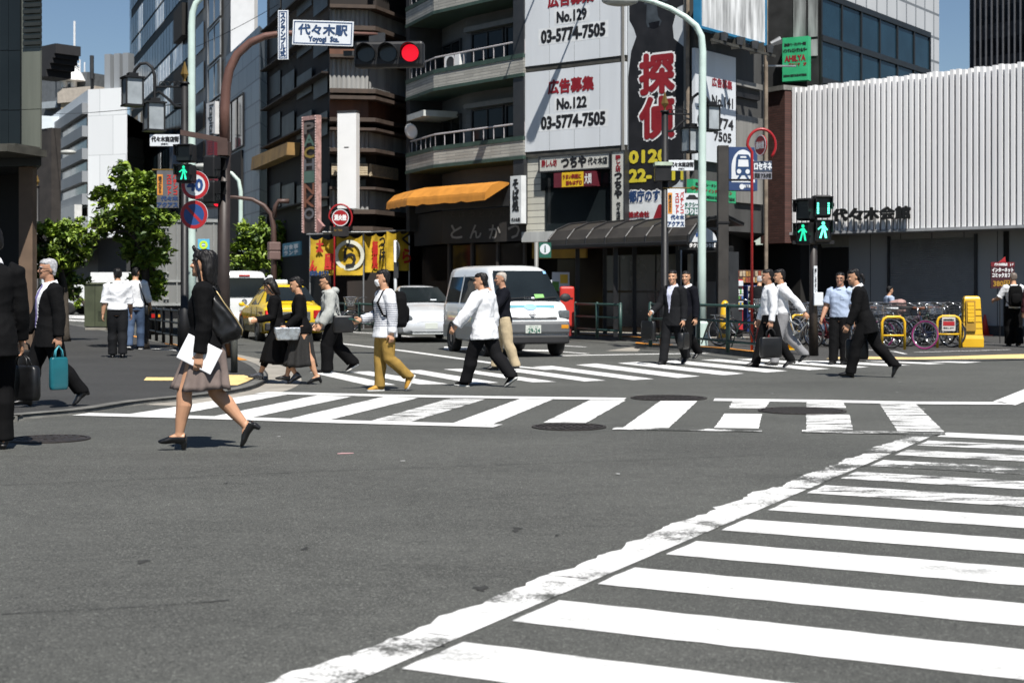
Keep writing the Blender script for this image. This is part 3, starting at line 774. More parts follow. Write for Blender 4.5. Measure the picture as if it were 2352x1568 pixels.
mb = MB(); ribbon(mb, AW, -.2, -.12, 4.0, 4.68); mb.build('frame', M_DKGR, aw)
sh = thing('noodle_shop_front', 'dark shop front lettered in pale brush strokes under the orange awning', 'shop front')
mb = MB(); ribbon(mb, GB, -.32, -.25, 2.9, 3.98); mb.build('sign_board', mat('dark_sign_board', (.03, .027, .025), .7, var=.3), sh)
M_CREAM = mat('faded_cream_lettering', (.3, .28, .26), .7, var=.2)
M_DIM = mat('dim_lettering', (.07, .062, .058), .8)
mb = MB()
for i, ch in enumerate('とんかつ'):
    a, z0 = FGR.at(1036 + i * 44, 548, -.25); b, z1 = FGR.at(1062 + i * 44, 516, -.25); write(mb, ch, FGR.M(0, 0, -.25), a, b, z0, z1, .012, .012); mb.build('letter', M_CREAM, sh); mb = MB()
for i, ch in enumerate('そばうどん丼物'):
    a, z0 = FGR.at(1032 + i * 23, 499, -.25); b, z1 = FGR.at(1046 + i * 23, 484, -.25); write(mb, ch, FGR.M(0, 0, -.25), a, b, z0, z1, .012)
mb.build('lettering', M_DIM, sh)
mb = MB(); FGR.box(mb, .15, 3.9, .12, 2.85, -.6, -.5); FGL.box(mb, .1, 2.6, .12, 2.85, -.6, -.5); mb.build('window', G_BROWN, sh)
mb = MB()
for a in (.1, 1.3, 2.6, 3.9): FGR.box(mb, a, a + .1, .12, 2.9, -.5, -.42)
mb.build('post', mat('shop_post', (.06, .052, .047), .8), sh)
# billboard building
t = thing('billboard_building', 'old building carrying white billboards over a small restaurant', 'building')
FBB = Fac(XY(1206, 45.4), XY(1595, 41.7)); FBR2 = Fac(XY(1595, 41.7), XY(1760, 45.0))
mb = MB(); plan(mb, [FBB.p, FBB.q, FBR2.q, FBR2.q + Vector((1, 9, 0)), FBB.p + Vector((2, 9, 0))], 3.1, 17); mb.build('wall', mat('dark_weathered_wall', (.055, .055, .053), .85, var=.4, scale=1.2, streak=True), t)
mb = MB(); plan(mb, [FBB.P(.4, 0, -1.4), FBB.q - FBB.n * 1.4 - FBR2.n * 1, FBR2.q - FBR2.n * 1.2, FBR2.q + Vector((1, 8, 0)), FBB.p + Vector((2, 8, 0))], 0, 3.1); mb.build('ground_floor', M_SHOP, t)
mb = MB(); FBR2.pbox(mb, 1692, 182, 1752, 208, -.2, .14); FBR2.pbox(mb, 1692, 262, 1752, 470, -.2, .1); mb.build('stained_wall', M_GREYC, t)
mb = MB(); FBR2.pbox(mb, 1692, 210, 1745, 232, -.2, .12); mb.build('gutter', M_BLK, t)
mb = MB(); mb.tube([FBR2.P(FBR2.su(1746), 0.2, .2), FBR2.P(FBR2.su(1746), 16, .2)], .06, 8); mb.tube([FBB.P(FBB.L - .1, .2, .2), FBB.P(FBB.L - .1, 16, .2)], .055, 8); mb.build('drainpipe', mat('rusty_pipe', (.2, .16, .12), .7, var=.4), t)
M_SIDE = wallmat('cream_siding', FBB.d, (.55, .54, .47), (.22, .22, .2), 4, .2, .016, .6, .06, .004, grime=.35)
mb = MB(); FBB.pbox(mb, 1209, 352, 1440, 531, .0, .06); mb.build('siding', M_SIDE, t)
mb = MB(); FBB.pbox(mb, 1252, 428, 1402, 528, .062, .1); FBB.pbox(mb, 1242, 395, 1400, 430, .062, .1); mb.build('window', G_DARK, t)
mb = MB(); FBB.pbox(mb, 1198, 533, 1440, 550, -.3, .55); mb.build('ledge', mat('stained_ledge', (.4, .41, .4), .8, var=.35, scale=2, streak=True), t)
mb = MB(); FBB.box(mb, FBB.su(1436), FBB.su(1441), 3.1, 12, .0, .2); FBB.box(mb, FBB.su(1577), FBB.su(1584), 3.1, 14, .0, .16); mb.build('pilaster', M_GREYC, t)
mb = MB(); FBB.box(mb, .5, FBB.L - 1.5, .12, 3.1, -1.1, -1.0); mb.build('shop_window', G_BROWN, t)
mb = MB(); FBB.pbox(mb, 1222, 556, 1345, 592, -.5, -.4); mb.build('shop_fascia', mat('ochre_fascia', (.33, .2, .03), .7, var=.2), t)

# glass-fronted building
t = thing('tiled_glass_building', 'building of blue glass bands framed in white square tiles', 'building')
FA = Fac(XY(1882, 50), XY(2157, 59)); FAL = Fac(XY(1752, 51), XY(1882, 50))
mb = MB(); plan(mb, [FAL.p, FAL.q, FA.q, FA.q + Vector((3, 14, 0)), FAL.p + Vector((3, 14, 0))], 0, 19)
mb.build('wall', wallmat('white_square_tile', FA.d, (.5, .51, .52), (.16, .17, .18), .95, .95, .05, .45, .04, .004, offset=0, grime=.12), t)
M_FR = mat('dark_bronze_frame', (.02, .02, .02), .4, .4)
zs = [FA.zv(1883, v) for v in (185, 88, -12)]
mb = MB()
for z in zs: FA.box(mb, 0, FA.su(2132), z - .1, z + .1, .02, .12)
n = 6
for i in range(n + 1): FA.box(mb, FA.su(2132) * i / n - .05, FA.su(2132) * i / n + .05, zs[0] - 2, zs[2], .02, .1)
mb.build('window_frame', M_FR, t)
for j in range(n):
    a, b = FA.su(2132) * j / n + .05, FA.su(2132) * (j + 1) / n - .05
    for z0, z1 in ((zs[0] - 2, zs[0]), (zs[0], zs[1]), (zs[1], zs[2])):
        mb = MB(); FA.box(mb, a, b, z0 + .1, z1 - .1, .01, .05); mb.build('pane', G_BLUE, t)
mb = MB(); FAL.pbox(mb, 1752, -60, 1880, 205, .01, .1); mb.build('side_wall', mat('black_side_wall', (.016, .017, .018), .6, var=.3), t)
mb = MB(); FAL.pbox(mb, 1822, -60, 1850, 84, .1, .14); FAL.pbox(mb, 1856, -60, 1877, 84, .1, .14); FAL.pbox(mb, 1856, 92, 1877, 128, .1, .14); mb.build('peeling_panel', mat('peeling_paint', (.2, .215, .215), .8, var=.85, scale=3.2, streak=True), t)

# dark tower
t = thing('dark_ribbed_tower', 'black office tower with thin pale vertical ribs against the sky', 'building')
FR = Fac(XY(2227, 120), XY(2520, 112))
mb = MB(); plan(mb, back([FR.p, FR.q], 25, .36), 0, 36); mb.build('wall', mat('black_tower_wall', (.012, .012, .014), .4, .2), t)
mb = MB()
for i in range(22): FR.box(mb, .5 + i * .5, .56 + i * .5, 14, 36, .02, .2)
mb.build('rib', mat('grey_rib', (.13, .135, .15), .5, .4), t)
for k in range(8):
    mb = MB(); FR.box(mb, .3, FR.L, 15 + k * 2.6, 16.4 + k * 2.6, .005, .015); mb.build('window_band', glassy('tower_dark_glass', (.006, .007, .009), .2), t)

# white slatted building at the right
t = thing('slatted_station_building', 'low building clad in tall white vertical slats over a shuttered ground floor', 'building')
FS_ = Fac(XY(1808, 47.2), XY(2560, 39.9))
zb, zt = 3.22, 7.82
mb = MB(); FS_.box(mb, 0, FS_.L, zb + .02, zt - .55, -6, -.56); mb.build('back_wall', mat('cream_back_wall', (.5, .48, .4), .7, var=.12, scale=1.5, streak=True), t)
mb = MB(); FS_.box(mb, .02, FS_.L, zb + .04, zb + 1.25, -.558, -.5); mb.build('dark_backing', mat('dark_backing_panel', (.1, .11, .12), .6), t)
M_SL = mat('white_slat', (.84, .84, .845), .5, var=.10, scale=1.2, streak=True)
n = int(FS_.L / .188)
mb = MB()
for i in range(n): FS_.box(mb, i * .188, i * .188 + .112, zb, zt + .02 * math.sin(i * 1.7), -.24, 0)
mb.build('slat', M_SL, t)
mb = MB(); FS_.box(mb, 0, FS_.L, zt - .78, zt - .2, -.30, -.244); mb.build('fascia', M_SL, t)
mb = MB()
for z in (zb + 1.6, zb + 3.5): FS_.box(mb, 0, FS_.L, z, z + .08, -.54, -.24)
FS_.box(mb, 0, FS_.L, zt - .62, zt - .56, -.54, -.24)
mb.build('slat_rail', mat('grey_rail', (.25, .27, .27), .6), t)
mb = MB(); FS_.box(mb, 0, FS_.L, zb - .09, zb - .004, -1.6, .06); mb.build('soffit', mat('grey_soffit', (.33, .34, .35), .6), t)
FG = Fac(FS_.P(-.2, 0, -1.3), FS_.P(FS_.L, 0, -1.3))
M_PAN = wallmat('grey_panel', FG.d, (.36, .355, .35), (.06, .06, .065), 1.06, 3.3, .015, .5, .02, .003, offset=0, grime=.15)
mb = MB(); FG.box(mb, 0, FG.L, 0, zb - .09, -.5, 0); mb.build('panel_wall', M_PAN, t)
mb = MB(); FG.box(mb, FG.su(1826), FG.su(1950), .1, 2.75, .005, .03); mb.build('doorway', M_SHOP, t)
mb = MB(); FG.box(mb, FG.su(1826), FG.su(1950), 2.78, 3.12, .005, .04); mb.build('door_header', mat('beige_header', (.26, .25, .22), .7), t)
mb = MB(); a, b = FG.su(2046), FG.su(2240); z = .14
while z < 2.95: mb.box(0, b - a, -.02, .035, 0, .052, Matrix.Translation(FG.P(a, z, .02)) @ Matrix.Rotation(math.atan2(FG.d.y, FG.d.x), 4, 'Z') @ Matrix.Rotation(R(-14), 4, 'X')); z += .06
mb.build('roller_shutter', mat('grey_shutter', (.25, .245, .24), .5, .2, var=.12), t)
mb = MB(); FG.box(mb, a - .08, a, .12, 3.05, .004, .08); mb.build('shutter_guide', M_DKGR, t); mb = MB(); FG.box(mb, b, b + .08, .12, 3.05, .004, .08); mb.build('shutter_guide', M_DKGR, t)
mb = MB(); FG.box(mb, FG.su(2306), FG.su(2318), .12, 3.1, .004, .04); mb.build('door_gap', M_SHOP, t)
mb = MB(); FG.box(mb, 0, FG.L, .0, .32, .045, .06); mb.build('plinth', M_DKGR, t)
FBK = Fac(XY(1750, 48.0), XY(1806, 47.0))
M_BRK = wallmat('red_brown_brick', FBK.d, (.085, .035, .028), (.045, .03, .027), .24, .075, .008, .8, .25, .004)
mb = MB(); FBK.box(mb, 0, FBK.L, 2.88, 7.75, -3, .06); mb.build('brick_pier', M_BRK, t)
mb = MB(); FBK.box(mb, -.05, FBK.L + .03, 7.75, 7.9, -3, .14); mb.build('coping', M_GREYC, t)
mb = MB(); FBK.box(mb, -3.2, FBK.L, .1, 2.88, -3, -.6); mb.build('pier_base', M_SHOP, t)
sgn = thing('channel_letter_sign', 'dark raised lettering in front of the lower slats of the white building', 'sign')
mb = MB(); MS = FS_.M(0, 0, .1)
xs = FS_.su(1917, .1)
for i, ch in enumerate('代々木会館'):
    a, b = FS_.su(1915 + i * 36, .1), FS_.su(1947 + i * 36, .1)
    for zoff in (.0, .02, .04, .06, .08): write(mb, ch, MS, a, b, FS_.zv(1950, 507, .1), FS_.zv(1950, 480, .1), zoff, .02, 1)
    mb.build('letter', mat('black_letter', (.012, .013, .014), .5), sgn); mb = MB()
mb = MB()
for i in range(12):
    a = FS_.su(1916 + i * 15, .1); FS_.box(mb, a, a + .02, zb - .05, zb + .45, .08, .1)
mb.build('bracket', M_BLK, sgn)
# ---------------------------------------------------------------- signs on the buildings
M_BOARD = mat('white_board', (.60, .63, .66), .55, var=.09, scale=1.1, streak=True)
M_REDL = mat('dark_red_lettering', (.24, .012, .02), .5)
M_BLKL = mat('black_lettering', (.012, .012, .014), .5)
M_WHL = mat('white_lettering', (.75, .75, .75), .5)
M_NAVY = mat('navy_lettering', (.02, .05, .14), .5)
M_YELL = mat('yellow_lettering', (.6, .5, .04), .5)
def sign(name, label, fac, u0, v0, u1, v1, n0, n1, mats, texts, border=None, grp=None, cat='sign', parent_parts=(), face='panel', uref=None):
    """a board over the picture rectangle (left edge measured at u0, heights at u0) with rows of lettering:
    texts = [(string, x0, x1, y0, y1, material, bold)] in fractions of the board, y up"""
    t = thing(name, label, cat, fac.P((fac.su(u0, n1) + fac.su(u1, n1)) / 2, fac.zv(u0, v1, n1), n1), 0, grp)
    inv = t.matrix_basis.inverted() if False else Matrix.Translation(-t.location)
    a, zt = fac.at(u0, v0, n1); b, _ = fac.at(u1, v0, n1); zb = fac.zv(u0, v1, n1)
    if isinstance(mats, bpy.types.Material): mats = [mats]
    mb = MB(inv); fac.box(mb, a, b, zb, zt, n0, n1); mb.build(face, mats[0], t)
    if border:
        m, w = border
        mb = MB(inv)
        for s0, s1, z0, z1 in ((a - w, b + w, zb - w, zb), (a - w, b + w, zt, zt + w), (a - w, a, zb, zt), (b, b + w, zb, zt)): fac.box(mb, s0, s1, z0, z1, n0, n1 + .03)
        mb.build('frame', m, t)
    rows = {}
    for (s, x0, x1, y0, y1, m, bd) in texts:
        k = rows.setdefault((m.name, round(y0, 2)), (MB(inv), m))
        write(k[0], s, fac.M(0, 0, n1), a + (b - a) * x0, a + (b - a) * x1, zb + (zt - zb) * y0, zb + (zt - zb) * y1, .006, bd)
    for mb, m in rows.values(): mb.build('lettering', m, t)
    t['dims'] = (b - a, zt - zb)
    return t, (a, b, zb, zt, inv)
M_STEEL = mat('rusty_steel_frame', (.06, .058, .05), .7, .3, var=.4)
for no, v0, v1, lab in (('129', -28, 153.6, 'upper white billboard with a red headline and No.129'), ('122', 168, 349.5, 'lower white billboard with a red headline and No.122')):
    tx = [('広告募集', .24, .69, .70, .87, M_REDL, .022), ('No.' + no, .33, .62, .50, .63, M_BLKL, .02), ('03-5774-7505', .17, .80, .27, .42, M_BLKL, .024)]
    t, (a, b, zb, zt, inv) = sign('billboard', lab, FBB, 1206, v0, 1438, v1, .05, .16, M_BOARD, tx, None, 'white advertising billboards', 'billboard')
    mb = MB(inv)
    for i in (1, 2, 3): FBB.box(mb, a + (b - a) * i / 4 - .004, a + (b - a) * i / 4 + .004, zb, zt, .159, .161)
    FBB.box(mb, a, b, zb - .16, zb - .01, .0, .13); mb.build('support_rail', M_STEEL, t)
    mb = MB(inv)
    for (y0, y1, x0, x1) in ((.47, .66, .30, .65), (.24, .45, .14, .83)): FBB.box(mb, a + (b - a) * x0, a + (b - a) * x1, zb + (zt - zb) * y0, zb + (zt - zb) * y1, .158, .1622)
    mb.build('patch', mat('fresh_white_patch', (.68, .70, .71), .5), t)
# arm lamps above the boards: their long shadows run down the white faces
for i, u in enumerate((1262, 1392)):
    t = thing('billboard_lamp', ['arm lamp reaching out above the first white billboard', 'arm lamp reaching out above the second half of the billboard'][i], 'lamp', FBB.P(FBB.su(u), 11.1, .1))
    inv = Matrix.Translation(-t.location); mb = MB(inv); mb.tube([FBB.P(FBB.su(u), 11.1, .0), FBB.P(FBB.su(u), 11.15, 1.5)], .03, 6); mb.build('arm', M_DKGR, t)
    mb = MB(inv); mb.tube([FBB.P(FBB.su(u), 11.1, 1.3), FBB.P(FBB.su(u), 11.15, 2.1)], [.09, .2], 8); mb.build('lamp_head', M_DKGR, t)
# detective agency banner with a black dog
M_BAN = mat('pale_grey_banner', (.5, .53, .55), .55, var=.05)
M_DOG = mat('black_coat_print', (.012, .012, .014), .5, var=.35, scale=2)
M_DOGH = mat('dog_sheen_print', (.045, .055, .065), .5, var=.3, scale=4)
t, (a, b, zb, zt, inv) = sign('agency_banner', 'tall banner with a black dog above huge red characters and yellow numbers', FBB, 1442, -150, 1574, 520, .03, .12, M_BAN, [])
w = b - a; MF = FBB.M(0, 0, .12); yz = lambda v: FBB.zv(1500, v, .12); xs = lambda u: FBB.su(u, .12)
mb = MB(inv)
def shape(pts, z): mb.poly([(xs(u), yz(v), z) for u, v in pts], MF)
shape([(1444, -150), (1572, -150), (1572, 20), (1556, 25), (1545, 66), (1548, 95), (1573, 118), (1573, 150), (1573, 402), (1555, 425), (1530, 440), (1500, 436), (1480, 452), (1445, 455), (1443, 355), (1443, 170), (1450, 112), (1462, 80), (1456, 60), (1446, 40)], .004)
mb.build('dog_print', M_DOG, t)
mb = MB(inv)
shape([(1486, 10), (1508, 5), (1512, 40), (1520, 52), (1515, 62), (1488, 62), (1484, 50)], .008); shape([(1480, -10), (1496, -8), (1490, 10), (1480, 8)], .008); shape([(1520, -10), (1536, -12), (1533, 8), (1522, 8)], .008)
mb.build('dog_muzzle_print', M_DOGH, t)
mb = MB(inv); shape([(1490, 52), (1516, 50), (1514, 62), (1504, 66), (1493, 62)], .012); mb.build('dog_nose_print', mat('nose_print', (.008, .008, .01), .3), t)
mb = MB(inv); mb.poly([(xs(u), yz(v), .005) for u, v in ((1443, 452), (1574, 432), (1574, 520), (1443, 520))], MF); mb.build('lower_panel', mat('white_lower_panel', (.66, .68, .69), .5), t)
for m, z, bd in ((M_WHL, .012, .115), (mat('crimson_lettering', (.22, .012, .018), .5), .022, .055)):
    for ch, v0, v1 in (('探', 126, 214), ('偵', 226, 316)):
        mb = MB(inv); write(mb, ch, MF, xs(1472), xs(1548), yz(v1), yz(v0), z, bd, 3); mb.build('lettering', m, t)
for s, u0, u1, v0, v1, m, bd in (('0120', 1447, 1532, 345, 372, M_YELL, .03), ('22-1111', 1447, 1570, 388, 415, M_YELL, .03), ('都庁のすぐそば', 1446, 1572, 436, 462, M_NAVY, .016), ('株式会社', 1445, 1492, 485, 498, M_REDL, .012), ('エージー', 1445, 1492, 502, 515, M_REDL, .012), ('A', 1500, 1535, 474, 514, M_REDL, .05), ('G', 1538, 1570, 474, 514, M_REDL, .05)):
    if s == '都庁のすぐそば':
        mb = MB(inv); write(mb, s, MF, xs(u0), xs(u1), yz(v1), yz(v0), .010, .05); mb.build('lettering', M_WHL, t)
    mb = MB(inv); write(mb, s, MF, xs(u0), xs(u1), yz(v1), yz(v0), .018, bd); mb.build('lettering', m, t)
# board 141 round the corner and the blank board with a blue frame above
tx = [('広告募集', .40, .90, .69, .77, M_REDL, .012), ('No.141', .40, .92, .52, .61, M_BLKL, .012), ('03-5774', .05, .93, .32, .41, M_BLKL, .016), ('7505', .45, .88, .2, .28, M_BLKL, .016)]
sign('billboard', 'narrow white billboard with No.141 round the corner behind the lamp post', FBR2, 1597, 110, 1690, 367, .03, .14, M_BOARD, tx, None, 'white advertising billboards', 'billboard')
t, (a, b, zb, zt, inv) = sign('blank_billboard', 'peeling blank billboard in a blue frame with small floodlights under it', FBR2, 1610, -70, 1757, 60, .5, .7, mat('peeling_white_board', (.55, .56, .56), .7, var=.55, scale=5, streak=True), [], (mat('blue_frame', (.02, .16, .3), .5), .07), None, 'billboard')
mb = MB(inv); FBR2.box(mb, a, b, zb - .45, zb - .38, 1.0, 1.06); 
for x in (.2, .5, .8): FBR2.box(mb, a + (b - a) * x, a + (b - a) * x + .05, zb - .4, zb - .1, .6, 1.04)
mb.build('lamp_bracket', M_STEEL, t)
for x in (.18, .42, .66, .9):
    mb = MB(inv); c = FBR2.P(a + (b - a) * x, zb - .3, 1.03); mb.tube([c + Vector((0, 0, -.08)), c + Vector((.02, .05, .14))], [.09, .13], 8); mb.build('floodlight', M_DKGR, t)
sf = thing('wall_floodlight', 'pale floodlight on a short arm beside the green restaurant sign', 'lamp', FBR2.P(FBR2.su(1768), 8.3, .1))
inv = Matrix.Translation(-sf.location); mb = MB(inv); mb.tube([FBR2.P(FBR2.su(1745), 8.15, .1), FBR2.P(FBR2.su(1780), 8.2, .7)], .03, 6); mb.build('arm', M_ALU, sf)
mb = MB(inv); c = W(1782, 98, 44.3); mb.tube([c + Vector((-.15, 0, -.05)), c + Vector((.15, 0, .08))], [.07, .12], 8); mb.build('lamp_head', M_ALU, sf)
# restaurant signs on the siding
M_IVORY = mat('ivory_sign_face', (.5, .5, .46), .55, var=.12, scale=2)
sign('restaurant_sign', 'long ivory restaurant sign with brush lettering over the dark window', FBB, 1240, 362, 1400, 394, .06, .3, M_IVORY, [('酔しん坊', .03, .25, .3, .8, M_REDL, .008), ('つちや', .32, .67, .15, .9, M_BLKL, .022), ('代々木店', .70, .97, .25, .75, M_BLKL, .008)], (M_DKGR, .04))
M_MAR = mat('maroon_sign', (.11, .015, .025), .5); M_YEL = mat('yellow_sign', (.7, .45, .02), .5)
t, (a, b, zb, zt, inv) = sign('menu_sign', 'small yellow and maroon lightbox sign under the ivory restaurant sign', FBB, 1272, 398, 1362, 431, .1, .5, M_MAR, [('大関', .79, .96, .15, .85, M_WHL, .004)])
mb = MB(inv); FBB.box(mb, a + (b - a) * .21, a + (b - a) * .76, zb, zt, .5, .506); mb.build('yellow_panel', M_YEL, t)
mb = MB(inv)
for s, y0, y1, x0, x1 in (('うまい料理に', .55, .85, .24, .70), ('話もはずむ', .12, .42, .32, .73)): write(mb, s, FBB.M(0, 0, .506), a + (b - a) * x0, a + (b - a) * x1, zb + (zt - zb) * y0, zb + (zt - zb) * y1, .006, .006)
mb.build('lettering', M_REDL, t)
sign('restaurant_blade_sign', 'upright ivory restaurant sign lettered downwards at the corner of the siding', FBB, 1406, 349, 1434, 515, .1, .34, M_IVORY, [(vert('酔しん坊'), .3, .7, .72, .95, M_REDL, .008), (vert('つちや'), .22, .78, .36, .70, M_BLKL, .02), (vert('代々木店'), .35, .68, .06, .30, M_BLKL, .008)], (M_DKGR, .03))
sign('noodle_blade_sign', 'white upright sign with brush characters beside the orange awning', FGR, 1172, 405, 1197, 514, .4, .6, mat('white_light_box', (.68, .7, .7), .5), [(vert('そば処'), .22, .78, .26, .92, M_BLKL, .022), ('代々木庵', .12, .9, .04, .12, M_BLKL, .004)], None)
# green restaurant signs
M_GSN = mat('green_light_box', (.03, .36, .16), .5, var=.12)
sign('green_restaurant_sign', 'bright green lightbox sign with a red name high on the dark side wall', FAL, 1797, 88, 1856, 188, .3, .6, M_GSN, [('炭火焼ナン・タンドリー料理', .08, .92, .80, .87, M_BLKL, .006), ('インドレストラン＆バー', .04, .96, .66, .74, M_BLKL, .01), ('AHILYA', .1, .9, .45, .58, M_REDL, .012), ('アヒリヤ　3F', .25, .93, .33, .41, M_REDL, .006), ('INDIAN RESTAURANT&BAR', .05, .95, .1, .15, M_BLKL, .004)])
sign('green_restaurant_sign', 'low green sign of the same restaurant half hidden by the lamp post', FBR2, 1592, 411, 1690, 458, .5, .7, M_GSN, [('炭火焼ナン・タンドリー', .05, .7, .7, .85, M_BLKL, .006), ('アヒリヤ インドレストラン', .05, .9, .4, .58, M_REDL, .008), ('INDIAN RESTAURANT&BAR', .3, .97, .1, .25, M_BLKL, .004)])
# pachinko blade sign and blank white blade sign
t = thing('bulb_blade_sign', 'tall upright sign of stacked neon letters inside a pink studded border', 'sign')
FPN = Fac(XY(694, 50.2), XY(728, 49.6)); a, b = 0, FPN.L; z0, z1 = FPN.zv(700, 535), FPN.zv(700, 268)
mb = MB(); FPN.box(mb, a + .03, b - .03, z0, z1, -.18, -.02); mb.build('panel', mat('tarnished_panel', (.035, .026, .022), .5, var=.6, scale=5), t)
mb = MB()
for s in (a, b - .09): FPN.box(mb, s, s + .09, z0, z1, -.18, .02)
FPN.box(mb, a + .09, b - .09, z1 - .14, z1, -.18, .02); mb.build('border', mat('pink_border', (.36, .22, .2), .6, var=.4, scale=8), t)
mb = MB()
n = 44
for i in range(n):
    z = z0 + (z1 - z0) * (i + .5) / n
    for s in (a + .045, b - .045): mb.ball(FPN.P(s, z, .03), .028, 6, 4)
mb.build('bulb', mat('dusty_bulb', (.6, .45, .42), .3), t)
cols = [mat('tarnished_letter', (.12, .10, .09), .4), mat('pale_green_letter', (.08, .14, .11), .4), mat('gold_letter', (.25, .17, .03), .4), mat('grey_letter', (.12, .12, .13), .4), mat('copper_letter', (.2, .08, .045), .4)]
for i, ch in enumerate('PACHINKO'):
    zc = z1 - .18 - (z1 - z0 - .4) * (i + 1) / 8.6; mb = MB(); write(mb, ch, FPN.M(0, 0, 0), a + .14, b - .14, zc, zc + .36, .012, .02); mb.build('letter', cols[(0, 1, 2, 3, 1, 4, 4, 3)[i]], t)
mb = MB(); mb.prism([FPN.P(b, z0 + .45, -.1), FPN.P(b + .34, z0 + .2, -.1), FPN.P(b, z0 - .1, -.1)], FPN.n * .1); mb.build('arrow', mat('dull_pink_arrow', (.28, .15, .14), .6), t)
t = thing('blank_blade_sign', 'tall blank white upright sign on the corrugated bay', 'sign')
FWB = Fac(XY(775, 50.4), XY(818, 50.2)); mb = MB(); FWB.box(mb, 0, FWB.L, FWB.zv(775, 479), FWB.zv(775, 259), -.3, 0); mb.build('light_box', mat('bright_white_light_box', (.78, .79, .79), .45, var=.02), t)
mb = MB(); FWB.box(mb, -.01, FWB.L + .01, FWB.zv(775, 259), FWB.zv(775, 255), -.3, .02); FWB.box(mb, .25, .42, FWB.zv(775, 340), FWB.zv(775, 338), 0, .01); mb.build('cap', M_DKGR, t)
# yellow cloth banners of the noodle stall
M_BANY = mat('yellow_banner_cloth', (.48, .31, .015), .8, var=.25, scale=3)
M_RED = mat('bright_red_print', (.45, .02, .015), .6); 
def cloth(f, u0, v0, u1, v1, wav, sd):
    mb = MB(); nx, nz = 14, 6; a, zt = f.at(u0, v0); b, zb = f.at(u1, v1); g = []
    for j in range(nz + 1):
        row = []
        for i in range(nx + 1):
            x = i / nx; y = j / nz
            dz = -.10 * math.sin(PI * ((x * 2) % 1)) * (1 - y); nn = wav * noise.noise((x * 3 + sd, y * 2, sd)) + .05
            row.append(f.P(a + (b - a) * x, zt + (zb - zt) * y + dz, nn))
        g.append(row)
    for j in range(nz):
        for i in range(nx): mb.poly([g[j][i], g[j + 1][i], g[j + 1][i + 1], g[j][i + 1]])
    return mb, a, b, zb, zt
FY1 = Fac(XY(690, 48.6), XY(835, 48.4)); FY2 = Fac(XY(835, 48.4), XY(940, 50.0))
for f, u0, v0, u1, v1, lab, tx in ((FY1, 712, 545, 770, 632, 'yellow cloth banner with red and black characters under the blade sign', [('ん', .04, .3, .12, .38, M_RED), ('屋', .62, .97, .15, .55, M_RED), ('太', .3, .55, .6, .92, M_RED), ('372-9111', .05, .75, .0, .1, M_NAVY)]),
        (FY1, 774, 541, 834, 632, 'yellow cloth banner with a dark round emblem, between two others', [('ら', .3, .75, .2, .8, M_BLKL)]),
        (FY2, 836, 536, 884, 626, 'yellow cloth banner with tall red characters on the stall corner', [(vert('麺処'), .25, .5, .1, .8, M_RED), (vert('つけ'), .6, .85, .3, .9, M_BLKL)]),
        (FY2, 886, 530, 937, 622, 'yellow cloth banner with a red mark beside the grey corner building', [('ら', .62, .98, .2, .55, M_RED), ('く', .6, .95, .65, .95, M_BLKL)])):
    mb, a, b, zb, zt = cloth(f, u0, v0, u1, v1, .12, u0 * .1)
    o = tag(mb.build('cloth_banner', M_BANY, None, True), lab, 'banner', 'yellow cloth banners of the noodle stall')
    for s, x0, x1, y0, y1, m in tx:
        mb = MB(); write(mb, s, f.M(0, 0, .14), a + (b - a) * x0, a + (b - a) * x1, zb + (zt - zb) * y0, zb + (zt - zb) * y1, .01, .02)
        mb.build('lettering', m, o)
    if 'emblem' in lab:
        mb = MB(); mb.disc(f.P((a + b) / 2, (zb + zt) / 2, .10), .5, f.n, .02, 24, .38); mb.build('emblem', mat('pale_emblem', (.6, .6, .5), .6), o)
fr = thing('stall_frame', 'pipe frame carrying the yellow cloth banners', 'frame')
mb = MB()
for p in (FY1.P(FY1.su(712), 0, 0), FY1.q, FY2.q): mb.tube([Vector((p.x, p.y, .1)), Vector((p.x, p.y, 3.25))], .025, 6)
zt = FY1.zv(760, 538)
mb.tube([FY1.P(FY1.su(705), zt, .04), Vector((FY1.q.x, FY1.q.y, zt + .05)), Vector((FY2.q.x, FY2.q.y, zt + .2))], .025, 6)
mb.build('pipe', M_ALU, fr)
mb = MB(); mb.box(-.1, 1.5, -.3, .2, 0, .02, Matrix.Translation(FY1.P(FY1.su(750), zt + .06, 0))); mb.build('shade', M_WHT, fr)
# small signs on the left
sign('blue_cloth_sign', 'small blue and teal cloth sign behind the street tree', SF(640, 690), 685 - 36, 560, 690, 590, .8, .85, mat('blue_cloth', (.06, .22, .3), .7), [('お食事', .1, .9, .5, .85, M_WHL, .01), ('ランチ', .1, .9, .1, .4, M_WHL, .01)])
FIC = Fac(XY(474, 72), XY(496, 71)); M_WB = mat('white_banner', (.6, .6, .6), .6)
sign('white_blade_sign', 'narrow white upright sign with dark letters turned sideways on the concrete block', FIC, 474, 238, 494, 312, .0, .2, M_WB, [], None)
mb = MB(); o = [x for x in COL.objects if x.name.startswith('white_blade_sign')][0]
rot = FIC.M(0, 0, .2) @ Matrix.Rotation(R(-90), 4, 'Z'); zA, zB = FIC.zv(484, 241, .2), FIC.zv(484, 310, .2); sA, sB = FIC.su(478, .2), FIC.su(491, .2)
write(mb, 'Icapital', rot, -zA, -zB, sA, sB, .01, .01); mb.M = None
for i in range(len(mb.v)): mb.v[i] = mb.v[i] - o.location
mb.build('lettering', M_BLKL, o)
sign('maroon_blade_sign', 'narrow maroon upright sign below the white sideways one', FIC, 474, 318, 492, 480, .0, .2, M_MAR, [(vert('居酒屋酒場'), .2, .8, .08, .95, M_REDL, .01)])
